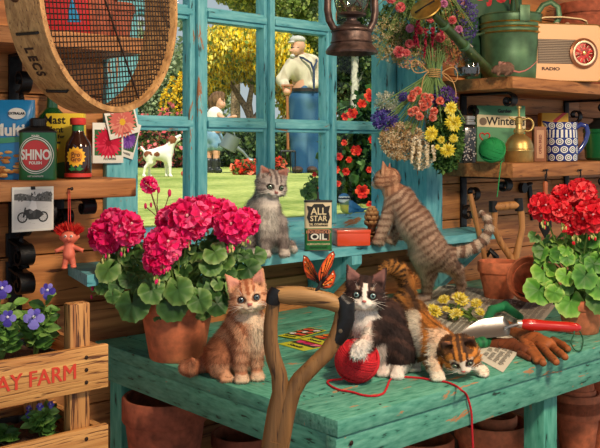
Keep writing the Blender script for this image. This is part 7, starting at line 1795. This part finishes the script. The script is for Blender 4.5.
mb = MB(); mb.tube([B-X*.014-Zv*.002, B+X*.006+Zv*.004, B+X*.02+Zv*.006], [.004, .005, .005], 12); mb.build('neck', MATS['polished_steel'], tr_)
H0 = tp(521, 324, .050); H1 = tp(581, 328, .042); hx = (H1-H0); hl = hx.length; H = hx.normalized()
mb = MB(); mb.tube([H0-H*.010, H0+H*.001], [.0095, .0105], 20); mb.build('ferrule', plain('ferrule_white', (206, 200, 190), .3, .5), tr_)
mb = MB(); prof = [(0, .0095), (.06, .0125), (.14, .0145), (.28, .0140), (.42, .0125), (.6, .0125), (.78, .0135), (.9, .0125), (.97, .009), (1, .004)]
mb.tube([H0+H*(t*hl) for t, _ in prof], [r for _, r in prof], 24); mb.build('handle', plain('handle_red', (196, 34, 30), .25, coat=.6), tr_)
mb = MB(); mb.ball(H0+H*hl*.16+Vector((0, -.009, .008)), (.012, .004, .006), 14); mb.build('thumb_rest', plain('handle_red_light', (216, 60, 50), .25, coat=.6), tr_)
lp_ = [H0+H*hl*.9+Vector((0, 0, .013)), tp(574, 334, .03), tp(571, 342, .012), tp(575, 350, .004), tp(581, 350, .004), tp(583, 340, .010), tp(580, 332, .03), H0+H*hl*.9+Vector((0, 0, .013))]
mb = MB(); mb.tube(smooth_pts(lp_), .0017, 6); mb.build('cord_loop', plain('cord_green', (30, 90, 62), .7), tr_)
# ============================================================ kittens
def rotm(yaw, pitch, roll):
    """head turn: yaw>0 looks to picture right, pitch>0 looks down, roll>0 tips its crown to picture right"""
    return np.array((Matrix.Rotation(yaw, 3, 'Z') @ Matrix.Rotation(pitch, 3, 'X') @ Matrix.Rotation(roll, 3, 'Y')))
class Head:
    def __init__(s, c, R, sc=1., ear=1., es=1.): s.c = np.array(c); s.R = R; s.s = sc; s.ear = ear; s.es = es
    def w(s, x, y, z): return tuple(s.c+s.R@(np.array([x, y, z])*s.s))
    def loc(s, p): return (p-s.c)@s.R/s.s
    def prims(s):
        w, k, e = s.w, s.s, s.ear
        E = lambda x, y, z, r, kk=.006: ('e', w(x, y, z), tuple(q*k for q in r), s.R, kk)
        Cc = lambda a, b, ra, rb, kk=.005, fl=None: ('c', w(*a), w(*b), ra*k, rb*k, kk)+((fl,) if fl else ())
        o = [E(0, 0, .002, (.0375, .035, .032)), E(.0, .012, .006, (.034, .03, .030))]
        for sx in (-1, 1):
            o += [E(sx*.020, -.010, -.010, (.0185, .019, .0155), .008), E(sx*.0068, -.0325, -.0125, (.0088, .0090, .0072), .004)]
        o += [E(0, -.030, -.0190, (.0085, .0085, .0065), .004), Cc((0, -.024, .012), (0, -.0385, -.0055), .0085, .0050, .006)]
        for sx in (-1, 1):
            ax = tuple(s.R@np.array([sx*.35, 1, .0])); axn = (ax, 2.6)
            b0 = (sx*.0225, .004, .0235); t0 = (sx*.0365*s.es, .005, .0245+.033*e)
            o += [('c', w(*b0), w(*t0), .0190*k, .0022*k, .005, axn)]
        for sx in (-1, 1):
            ax = tuple(s.R@np.array([sx*.35, 1, .0]))
            o += [('s', w(sx*.0232, -.0040, .0265), w(sx*.0345*s.es, -.0025, .0245+.027*e), .0125*k, .0010*k, .005, (ax, 2.0))]
        for sx in (-1, 1): o += [('s', w(sx*.0152, -.0365, .0035), w(sx*.0152, -.0340, .0035), .0062*k, .0062*k, .003)]
        return o
    def eye(s, sx): return s.w(sx*.0150, -.0270, .0035)
    def regions(s, p):
        h = s.loc(p); d = np.linalg.norm(h/np.array([1, 1, 1]), axis=1); inh = (d < .052) | ((h[:, 2] > .01) & (np.linalg.norm(h[:, :2], axis=1) < .045) & (h[:, 2] < .066))
        return h, inh
def smooth(x, a, b): return np.clip((x-a)/(b-a), 0, 1)
def head_color(H, p, n, c, base, stripe, cream, inner, rim, muz=1., tabby=1., line=(120, 80, 60), ring=.45):
    h, inh = H.regions(p); N = len(p); x, y, z = h.T; nl = n@H.R
    b = A3(base, N)
    st_ = np.zeros(N)
    st_ = np.maximum(st_, ((np.sin(np.abs(x)*520+.9) > .15) & (z > .011) & (np.abs(x) < .022))*.9)          # forehead lines
    st_ = np.maximum(st_, ((np.sin(z*430+np.abs(x)*160) > .45) & (np.abs(x) > .022) & (z < .016))*.75)     # cheek lines
    st_ = np.maximum(st_, ((np.sin(y*330) > .2) & (y > .006))*.6)
    b = mixc(b, A3(stripe, N), st_*tabby)
    cr_ = smooth(.0205-np.sqrt((x/1.15)**2+((z+.0155)/.78)**2), -.002, .004)*(y < -.012)*muz
    cr_ = np.maximum(cr_, smooth(-z, .018, .026)*.8*muz*(y < .0)); cr_ = np.maximum(cr_, ((np.abs(np.abs(x)-.015) < .0105) & (np.abs(z-.0035) < .0105) & (y < -.016))*ring)
    b = mixc(b, A3(cream, N), cr_)
    ea = (z > .0235) & (nl[:, 1] < -.15) & (np.abs(x) > .0115+(z-.024)*.22) & (np.abs(x) < .0365)
    b = mixc(b, A3(inner, N), ea*smooth(z, .026, .031)*.9)
    b = mixc(b, A3(rim, N), ((z > .03) & ~ea)*.35)
    er = np.sqrt((np.abs(x)-.0150)**2+((z-.0035)*1.12)**2); b = mixc(b, A3(line, N), ((er < .0098) & (y < -.015))*.92)
    no = (y < -.0365) & (z > -.0105) & (z < -.0035) & (np.abs(x) < .0052); b = mixc(b, A3((186, 104, 96), N), no*1.)
    mo = (y < -.033) & (np.abs(z+.0165) < .0009) & (np.abs(x) < .009); b = mixc(b, A3((110, 60, 52), N), mo*.8)
    return mixc(c, b, inh*1.)
def kitten(label, L, H, prims, colf, iris, seed, nfur=21000, furlen=.0112, away=(0, 0, -1), whisk=True, lookx=0., vox=.0029, wcol=(240, 236, 228), name='kitten', eyes=(-1, 1), nose_col=(190, 104, 96)):
    t = thing(name, label, 'kitten', L.o, YAW); pr = prims+H.prims() if H else prims
    pr = [q for q in pr if q[0] != 's']+[q for q in pr if q[0] == 's']
    ob, pos, fc, nr = body_mesh('body', pr, vox, colf, t, M_fur)
    cols = colf(pos, nr); rs = np.random.default_rng(seed); aw = np.array(away, float)
    def flow(p, n_):
        f = np.tile(aw, (len(p), 1)); 
        if H:
            h = H.loc(p); dd = np.linalg.norm(h, axis=1); nose = np.array(H.w(0, -.05, .0)); rad = p-nose; rad /= np.linalg.norm(rad, axis=1)[:, None]
            w_ = np.clip(1.6-dd/.040, 0, 1)[:, None]; f = f*(1-w_)+rad*w_; 
        return f
    zb = [0]
    def lenf(p):
        return lenh(p)*np.where(p[:, 2] < .03, .5, 1)
    def lenh(p):
        h = H.loc(p); x, y, z = h.T; dd = np.linalg.norm(h, axis=1); r = np.ones(len(p))*1.0
        r = np.where(dd < .06, .55, r); r = np.where((np.abs(x) > .028) & (z < .005) & (dd < .06), .8, r); r = np.where((dd < .06) & (y < -.018) & (np.abs(x) < .028), .28, r); r = np.where((y < -.028) & (dd < .05), .15, r); er = np.sqrt((np.abs(x)-.0150)**2+(z-.0035)**2)
        r = np.where((er < .0115) & (y < -.01), .08, r); return np.where((z > .028) & (dd < .07), .26, r)
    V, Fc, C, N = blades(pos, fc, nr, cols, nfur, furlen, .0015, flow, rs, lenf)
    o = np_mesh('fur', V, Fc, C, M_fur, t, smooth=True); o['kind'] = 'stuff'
    try: o.data.normals_split_custom_set_from_vertices([tuple(x) for x in N])
    except Exception: pass
    if H:
        for sx in eyes:
            c = Vector(H.eye(sx)); f = Vector(H.R@np.array([lookx+sx*.20, -1, 0.02])).normalized(); up = Vector(H.R[:, 2]); u = f.cross(up).normalized(); v_ = u.cross(f)
            r = .0080*H.s; mb = MB(); ring_ = []
            for th, mi in ((0, 2), (.36, 2), (.40, 1), (.70, 1), (.74, 0), (1.2, 0), (2.2, 0), (PI, 0)): ring_.append((max(0, math.sin(th))*r, math.cos(th)*r, mi))
            ring_ = ring_[::-1]; mb.lathe(ring_, 28, M=frame(c, u, v_, f)); me_ = [plain('eye_rim', (40, 28, 24), .2), plain('iris_%d_%d_%d' % iris, iris, .12, coat=.8), plain('pupil_black', (10, 10, 12), .05, coat=1)]
            mb.build('eye', me_, t)
            mb = MB(); mb.ball(c+f*r*.93+v_*r*.34-u*r*.22, r*.13, 8); mb.build('eye_glint', plain('glint_white', (250, 250, 250), .1), t)
        mb = MB(); mb.ball((0, 0, 0), (.0042*H.s, .0026*H.s, .0028*H.s), 12, M=frame(H.w(0, -.0425, -.0065), *[Vector(H.R[:, i]) for i in range(3)])); mb.build('nose', plain('nose_%d_%d' % nose_col[:2], nose_col, .45), t)
        if whisk:
            mb = MB(); q = random.Random(seed)
            for sx in (-1, 1):
                for i in range(6):
                    a = np.array([sx*.008, -.037, -.010-.0015*(i % 3)]); e = np.array([sx*(.040+.008*q.random()), -.030+.006*i, -.022+.006*i]); m_ = (a+e)/2+np.array([0, -.004, .004]); mb.tube([H.w(*a), H.w(*m_), H.w(*e)], [.00042, .00034, .0001], 4, caps=False)
                for i in range(2): mb.tube([H.w(sx*.013, -.029, .014), H.w(sx*(.018+.004*i), -.036, .030)], [.0003, .0001], 4, caps=False)
            mb.build('whiskers', plain('whisker', wcol, .4), t)
    return t
def toes(prims, c, fwd, n=4, r=.0058, spread=.0062, k=.0025):
    """rounded toes along the front of a paw"""
    c = np.array(c); f = np.array(fwd, float); f /= np.linalg.norm(f); s_ = np.cross(f, [0, 0, 1.])
    for i in range(n):
        o = (i-(n-1)/2); q = c+s_*o*spread+f*(.0075-.0012*abs(o)**1.5); prims.append(('c', tuple(q-f*.008+np.array([0, 0, .002])), tuple(q), r, r*.92, k))

# ---- ginger kitten, sitting
L = TPix(245, 1.86); b = L
H = Head(b(248.5, 297.5, -.02), rotm(.10, .02, -.16), 1.0, .95, 1.12)
P_ = [('c', b(248, 306, .0), b(247, 322, .01), .026, .030, .02), ('c', b(250, 326, -.004), b(250, 348, -.006), .031, .028, .02), ('c', b(243, 325, .02), b(226, 356, .05), .036, .046, .03),
      ('e', b(222, 359, .01), (.036, .045, .036), None, .02), ('e', b(243, 362, .07), (.034, .04, .034), None, .02),
      ('c', b(241, 336, -.022), b(241, 362, -.036), .0185, .0125, .01), ('c', b(241, 362, -.036), b.g(241, -.040, TZ+.016), .0125, .012, .006),
      ('c', b(258, 336, -.006), b(257, 362, -.018), .0175, .012, .01), ('c', b(257, 362, -.018), b.g(256.5, -.022, TZ+.016), .012, .0115, .006),
      ('c', b.g(217, .0, TZ+.013), b.g(226, -.035, TZ+.011), .014, .012, .01),
      ('c', b(211, 366, .05), b.g(204, .035, TZ+.017), .015, .0135, .012), ('c', b.g(204, .035, TZ+.017), b.g(191, .008, TZ+.015), .0135, .0140, .01), ('c', b.g(191, .008, TZ+.015), b.g(185.5, -.004, TZ+.020), .014, .0145, .01), ('c', b.g(186, -.006, TZ+.020), b.g(192.5, -.012, TZ+.037), .0125, .006, .006)]
for (x, d) in ((242, -.047), (257.5, -.029)): P_.append(('e', b.g(x, d, TZ+.0105), (.0125, .0165, .0105), None, .006)); toes(P_, b.g(x, d-.006, TZ+.0065), (.1, -1, 0))
toes(P_, b.g(227, -.042, TZ+.0065), (.3, -1, 0))
gin, gins, gcr = (216, 162, 126), (150, 82, 50), (238, 212, 184)
def f1(p, n, H=H, b=b):
    N = len(p); c = A3(gin, N); o = np.array(b(222, 355, .03)); d = p-o
    s_ = np.sin(np.linalg.norm(d*np.array([1, .6, 1]), axis=1)*210+vnoise(p, 40)*1.3) > .25; body = p[:, 2] > .035
    c = mixc(c, A3(gins, N), s_*body*.75); leg = (p[:, 2] < .075) & (p[:, 0] > np.array(b(234, 0))[0]); c = mixc(c, A3((224, 172, 138), N), leg*.6); c = mixc(c, A3(gins, N), leg*(np.sin(p[:, 2]*330+vnoise(p, 50)) > .45)*.6)
    tail = (p[:, 0] < np.array(b(211, 0))[0]) & (p[:, 2] < .06); c = mixc(c, A3((176, 104, 74), N), tail*.6); c = mixc(c, A3(gins, N), tail*(np.sin(p[:, 0]*300) > .4)*.5)
    ch = smooth(p[:, 0], b(247, 0)[0], b(256, 0)[0])*(p[:, 1] < .02)*smooth(p[:, 2], .05, .08); c = mixc(c, A3(gcr, N), ch*.8); c = mixc(c, A3(gcr, N), (p[:, 2] < .018)*(p[:, 0] > b(234, 0)[0])*.6)
    return head_color(H, p, n, c, gin, gins, gcr, (226, 158, 140), (178, 112, 80), line=(120, 76, 56))
kitten('ginger striped kitten sitting at the table edge beside the pink geranium pot', L, H, P_, f1, (76, 96, 110), 1, away=(-.2, 0, -1))

# ---- silver kitten on the sill
L = TPix(268, 2.36, SZ); b = L
H = Head(b(271, 184.5, -.01), rotm(.42, .30, .12), 1.04, .72, 1.12)
P_ = [('c', b(267, 194, .0), b(264, 212, .015), .030, .034, .02), ('c', b(268, 214, -.004), b(269, 236, -.01), .034, .030, .02), ('c', b(260, 212, .03), b(254, 238, .05), .040, .048, .03),
      ('e', b(250, 241, .02), (.036, .045, .038), None, .02), ('e', b(272, 243, .06), (.034, .04, .034), None, .02),
      ('c', b(280, 222, -.01), b(283, 240, -.025), .019, .0135, .01), ('c', b(283, 240, -.025), b.g(284, -.035, SZ+.016), .0135, .013, .006),
      ('c', b(264, 226, -.03), b(265, 242, -.045), .0185, .0135, .01), ('c', b(265, 242, -.045), b.g(265, -.052, SZ+.016), .0135, .013, .006),
      ('c', b.g(250, .0, SZ+.014), b.g(256, -.035, SZ+.012), .015, .013, .01), ('c', b(290, 246, .05), b.g(294, .03, SZ+.012), .016, .010, .01)]
for (x, d) in ((284.5, -.043), (265.5, -.060)): P_.append(('e', b.g(x, d, SZ+.0105), (.0135, .0165, .0105), None, .006)); toes(P_, b.g(x, d-.006, SZ+.0065), (.15, -1, 0))
toes(P_, b.g(257, -.042, SZ+.0065), (.3, -1, 0))
sil, sild, silw = (176, 164, 158), (104, 92, 90), (226, 218, 208)
def f2(p, n, H=H, b=b):
    N = len(p); c = A3(sil, N); s_ = np.sin((p[:, 2]*150+p[:, 0]*70)+vnoise(p, 38)*1.6) > .35; c = mixc(c, A3(sild, N), s_*.6)
    ch = (1-smooth(np.abs(p[:, 0]-b(270, 0)[0]), .016, .030))*(p[:, 1] < .02)*smooth(p[:, 2], .045, .07)*(n[:, 1] < .2); c = mixc(c, A3(silw, N), ch*.85)
    c = mixc(c, A3(silw, N), (p[:, 2] < .022)*.7); leg = (p[:, 2] < .08) & (p[:, 1] < -.015); c = mixc(c, A3(sild, N), leg*(np.sin(p[:, 2]*300+vnoise(p, 60)) > .5)*.55)
    lf_ = (1-smooth(p[:, 0], b(252, 0)[0], b(262, 0)[0]))*smooth(p[:, 2], .1, .13); c = mixc(c, A3((216, 208, 198), N), lf_*.6)
    return head_color(H, p, n, c, sil, (92, 80, 80), (216, 206, 198), (168, 108, 92), (120, 106, 104), line=(70, 60, 58))
kitten('fluffy silver grey kitten sitting on the sill between geranium and oil tin', L, H, P_, f2, (96, 124, 104), 2, nfur=22000, furlen=.0145, away=(-.1, 0, -1), nose_col=(150, 92, 86))

# ---- black and white kitten with a paw on the yarn
L = TPix(375, 1.885); b = L
H = Head(b(365, 294.5, -.035), rotm(-.10, .0, .06), 1.05, .95, 1.12)
P_ = [('c', b(367, 306, -.01), b(370, 322, .0), .030, .036, .02), ('c', b(366, 322, -.012), b(372, 350, -.0), .036, .036, .02), ('c', b(384, 318, .03), b(394, 350, .04), .042, .046, .03),
      ('e', b(400, 350, .01), (.034, .045, .045), None, .02), ('e', b(378, 362, .05), (.04, .04, .03), None, .02),
      ('c', b(374, 326, -.03), b(368, 342, -.085), .019, .0155, .01), ('c', b(368, 342, -.085), b(359.5, 348, -.118), .0150, .0125, .008),
      ('c', b(352, 325, -.01), b(350, 345, -.025), .016, .0125, .01), ('c', b(350, 345, -.025), b.g(344, -.03, TZ+.030), .012, .011, .006),
      ('c', b.g(402, .01, TZ+.015), b.g(397.5, -.035, TZ+.012), .016, .0125, .01), ('c', b(382, 358, .0), b.g(383, -.02, TZ+.012), .016, .012, .01)]
pw = Vector(b(358, 349.5, -.124)); P_.append(('e', tuple(pw), (.0135, .015, .0125), None, .006))
for i in range(4): o_ = (i-1.5)*.0062; P_.append(('c', (pw.x+o_, pw.y-.006, pw.z), (pw.x+o_*1.15, pw.y-.0115, pw.z-.0095), .0056, .0050, .0022))
P_.append(('e', b.g(397, -.040, TZ+.0105), (.0125, .0165, .0105), None, .006)); toes(P_, b.g(397, -.046, TZ+.0065), (-.1, -1, 0)); toes(P_, b.g(383, -.026, TZ+.0065), (0, -1, 0))
blk, brn, wht = (54, 40, 38), (98, 68, 58), (240, 230, 220)
def f3(p, n, H=H, b=b, pw=np.array(pw)):
    N = len(p); c = A3(blk, N); c = mixc(c, A3(brn, N), (np.sin(p[:, 2]*200+p[:, 0]*120+vnoise(p, 50)*2) > .55)*.5)
    ch = (1-smooth(np.abs(p[:, 0]-b(360, 0)[0])+.2*np.abs(p[:, 2]-.13), .018, .026))*(n[:, 1] < .15)*(p[:, 2] > .07)*(p[:, 2] < .175); c = mixc(c, A3(wht, N), ch)
    c = mixc(c, A3((214, 150, 132), N), ch*(p[:, 2] < .125)*(vnoise(p, 60) > .1)*.35)
    d = np.linalg.norm(p-pw, axis=1); c = mixc(c, A3(wht, N), 1-smooth(d, .026, .031)); c = mixc(c, A3(wht, N), ((p[:, 2] < .026) & (p[:, 1] < .0))*1.)
    c = mixc(c, A3(wht, N), ((p[:, 0] < b(356, 0)[0]) & (p[:, 2] < .06))*.9); c = mixc(c, A3((226, 206, 196), N), ((p[:, 2] < .07) & (np.abs(p[:, 0]-b(379, 0)[0]) < .012) & (n[:, 1] < 0))*.8)
    c = head_color(H, p, n, c, (62, 44, 42), (34, 26, 26), wht, (140, 98, 92), (52, 38, 36), line=(30, 22, 22), ring=0)
    h, inh = H.regions(p); x, y, z = h.T; bz_ = (np.abs(x) < .0045+.0035*(z < .0)) & (z < .026) & (y < -.012); c = mixc(c, A3(wht, N), bz_*inh*1.); eb = (np.abs(np.abs(x)-.014) < .004) & (z > .014) & (z < .02) & (y < -.01); c = mixc(c, A3((190, 160, 140), N), eb*inh*.5)
    return c
kitten('black and white kitten sitting with a white paw on the red yarn ball', L, H, P_, f3, (104, 138, 140), 3, away=(.15, 0, -1))

# ---- calico kitten crouching
L = TPix(430, 1.90); b = L
H = Head(b(461, 354, -.075), rotm(-.05, .62, -.26), .96, .62)
P_ = [('c', b(449, 349, -.045), b(436, 344, -.01), .026, .031, .02), ('c', b(434, 344, -.02), b(418, 336, .03), .037, .041, .03), ('c', b(418, 334, .04), b(404, 322, .12), .043, .041, .03), ('e', b(400, 330, .14), (.04, .05, .045), None, .03), ('c', b(400, 316, .10), b(414, 312, .10), .03, .03, .02),
      ('c', b(430, 354, -.035), b(434, 366, -.055), .019, .0155, .01), ('c', b(434, 366, -.055), b.g(437, -.066, TZ+.013), .0150, .0135, .006),
      ('c', b(452, 352, -.02), b(466, 360, -.03), .017, .014, .01), ('c', b(466, 360, -.03), b.g(481, -.035, TZ+.013), .0135, .012, .006),
      ('c', b(414, 350, .03), b.g(414, .01, TZ+.014), .020, .014, .012)]
tl = [(400, 306, .12, .019), (407.5, 294, .13, .018), (408, 281, .13, .0175), (401, 271, .12, .0165), (391, 267, .11, .0155), (383, 271, .10, .012)]
for i in range(len(tl)-1): P_.append(('c', b(*tl[i][:3]), b(*tl[i+1][:3]), tl[i][3], tl[i+1][3], .008))
P_.append(('c', b(402, 318, .12), b(400, 306, .12), .03, .019, .02))
for (x, d, f_) in ((438, -.072, (.1, -1, 0)), (482.5, -.037, (1, -.35, 0))): P_.append(('e', b.g(x, d, TZ+.0105), (.0135, .0145, .0105), None, .006)); toes(P_, b.g(x+.5*f_[0], d-.006, TZ+.0065), f_)
toes(P_, b.g(414, .0, TZ+.0065), (.1, -1, 0))
org, cblk, cwh, cbr = (206, 132, 60), (58, 42, 34), (238, 226, 206), (140, 94, 52)
def f4(p, n, H=H, b=b):
    N = len(p); c = A3(cbr, N); v_ = vnoise(p, 26, 5); px_ = p[:, 0]; st_ = np.sin(px_*190+p[:, 2]*90+vnoise(p, 30)*1.4) > .1
    c = mixc(c, A3(cblk, N), st_*.85); org_ = smooth(px_, b(414, 0)[0], b(424, 0)[0])*(v_ > -.25)*(p[:, 2] > .055); c = mixc(c, A3(org, N), org_*.95); c = mixc(c, A3(cblk, N), org_*(np.sin(px_*260+p[:, 1]*100+v_*2) > .55)*.6)
    wb = (np.abs(px_-b(415, 0)[0]+(.10-p[:, 2])*.1) < .013) & (p[:, 1] < .06) & (n[:, 1] < .3); c = mixc(c, A3(cwh, N), wb*.85)
    wl = ((p[:, 2] < .075) & (px_ > b(424, 0)[0]) & (p[:, 1] < .0)); c = mixc(c, A3(cwh, N), wl*1.); c = mixc(c, A3(cblk, N), wl*(np.sin(p[:, 2]*300+v_) > .6)*(p[:, 2] > .022)*.7)
    fr2 = (np.abs(px_-b(436, 0)[0]) < .022) & (n[:, 1] < -.3) & (p[:, 2] < .10); c = mixc(c, A3((232, 200, 170), N), fr2*.8); c = mixc(c, A3(cwh, N), (p[:, 2] < .02)*1.)
    tl_ = (p[:, 2] > .13) & (px_ < b(412, 0)[0]); c = mixc(c, A3((176, 120, 58), N), tl_*1.); c = mixc(c, A3((52, 36, 28), N), tl_*(np.sin(np.arctan2(p[:, 2]-b(0, 285)[2], px_-b(393, 0)[0])*17+p[:, 2]*60) > .0)*.95)
    c = head_color(H, p, n, c, org, cblk, cwh, (120, 80, 66), (60, 42, 34), line=(60, 40, 30))
    h, inh = H.regions(p); x, y, z = h.T; bk = ((x > .006) & (z > .018) & (z < .04)) | ((x < -.014) & (z > .004) & (vnoise(p, 60, 2) > -.3)); c = mixc(c, A3(cblk, N), bk*inh*(y > -.022)*.85)
    bz_ = (np.abs(x-.002) < .006) & (z < .014) & (y < -.016); c = mixc(c, A3(cwh, N), bz_*inh*1.); er = np.sqrt((np.abs(x)-.0150)**2+((z-.0035)*1.12)**2); return mixc(c, A3((60, 40, 30), N), ((er < .0095) & (y < -.015))*inh*.9)
kitten('calico kitten crouching and reaching for the red yarn strand', L, H, P_, f4, (96, 110, 80), 4, away=(-1, .2, -.4), name='kitten')

# ---- striped kitten standing with forepaws on the sill, seen from behind
L = TPix(438, 2.77); b = L
Hc = b(386, 180, -.145); yw = 2.42
H = Head(Hc, rotm(-1.95, .05, -.10), 1.02, .85)
P_ = [('c', b(392, 190, -.145), b(400, 200, -.14), .029, .035, .02), ('c', b(402, 203, -.145), b(415, 224, -.19), .042, .046, .03), ('c', b(415, 224, -.19), b(432, 250, -.19), .046, .043, .03), ('c', b(426, 244, -.18), b(440, 257, -.14), .040, .038, .03),
      ('c', b(392, 205, -.15), b(384, 226, -.16), .024, .018, .012), ('c', b(384, 226, -.16), b(379, 240, -.165), .0175, .0165, .008), ('c', b(402, 208, -.11), b(396, 232, -.13), .020, .015, .012), ('c', b(396, 232, -.13), b(392, 240, -.13), .015, .014, .01),
      ('c', b(422, 254, -.17), b(428, 272, -.10), .038, .026, .02), ('c', b(428, 272, -.10), b(427, 289, -.01), .024, .015, .012), ('c', b(427, 289, -.01), b.g(426, .0, TZ+.016), .015, .014, .008), ('c', b.g(426, .0, TZ+.015), b.g(414, -.03, TZ+.012), .0145, .0135, .008),
      ('c', b(442, 258, -.13), b(456, 270, -.05), .034, .022, .02), ('c', b(456, 270, -.05), b(461, 284, .03), .020, .0135, .012), ('c', b(461, 284, .03), b.g(460, .045, TZ+.016), .0135, .0125, .008), ('c', b.g(460, .045, TZ+.014), b.g(454, .02, TZ+.012), .0135, .012, .008)]
tl = [(442, 250, -.14, .020), (452, 253, -.12, .0165), (463, 251.5, -.10, .0152), (474, 247, -.09, .0142), (484, 239, -.08, .0135), (489, 229, -.08, .0122), (487.5, 219, -.08, .011), (481.5, 212.5, -.08, .008)]
for i in range(len(tl)-1): P_.append(('c', b(*tl[i][:3]), b(*tl[i+1][:3]), tl[i][3], tl[i+1][3], .008))
for (x, d) in ((377, -.165), (390, -.125)): P_.append(('e', b.g(x, d, SZ+.0125), (.0155, .0165, .0115), None, .006)); toes(P_, b.g(x-.5, d+.0, SZ+.0075), (-1, -.3, 0), r=.0062)
toes(P_, b.g(414, -.03, TZ+.0065), (-1, -.4, 0)); toes(P_, b.g(454, .02, TZ+.0065), (-1, -.4, 0))
tab_, tabd, tabw = (190, 160, 138), (112, 74, 60), (220, 200, 182)
sp0 = np.array(b(400, 196, -.14)); sp1 = np.array(b(438, 254, -.17)); sdir = (sp1-sp0)/np.linalg.norm(sp1-sp0)
tpts = np.array([b(*q[:3]) for q in tl])
def f5(p, n, H=H, b=b):
    N = len(p); c = A3(tab_, N); s_ = (p-sp0)@sdir; off = np.linalg.norm((p-sp0)-s_[:, None]*sdir, axis=1)
    w_ = np.sin(s_*330+n[:, 0]*1.6+vnoise(p, 34)*1.9+vnoise(p, 90)*.8); c = mixc(c, A3(tabd, N), smooth(w_, -.05, .35)*.82)
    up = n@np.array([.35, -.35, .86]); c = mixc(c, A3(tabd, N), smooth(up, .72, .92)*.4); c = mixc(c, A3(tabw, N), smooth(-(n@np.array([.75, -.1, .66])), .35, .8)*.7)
    tm = (p[:, 0] > b(449, 0)[0]) & (p[:, 2] > .115); ang = np.arctan2(p[:, 2]-b(0, 222)[2], p[:, 0]-b(462, 0)[0]); c = mixc(c, A3((204, 184, 166), N), tm*1.); c = mixc(c, A3(tabd, N), tm*(np.sin(ang*13) > .15)*.85)
    leg = p[:, 2] < .085; c = mixc(c, A3((206, 182, 164), N), leg*.7); c = mixc(c, A3(tabd, N), leg*(np.sin(p[:, 2]*260+vnoise(p, 50)) > .45)*.55)
    arm = (p[:, 0] < b(388, 0)[0]) & (p[:, 2] < b(0, 208)[2]); c = mixc(c, A3((200, 172, 150), N), arm*.9); c = mixc(c, A3(tabd, N), arm*(np.sin(p[:, 2]*330) > .3)*.75)
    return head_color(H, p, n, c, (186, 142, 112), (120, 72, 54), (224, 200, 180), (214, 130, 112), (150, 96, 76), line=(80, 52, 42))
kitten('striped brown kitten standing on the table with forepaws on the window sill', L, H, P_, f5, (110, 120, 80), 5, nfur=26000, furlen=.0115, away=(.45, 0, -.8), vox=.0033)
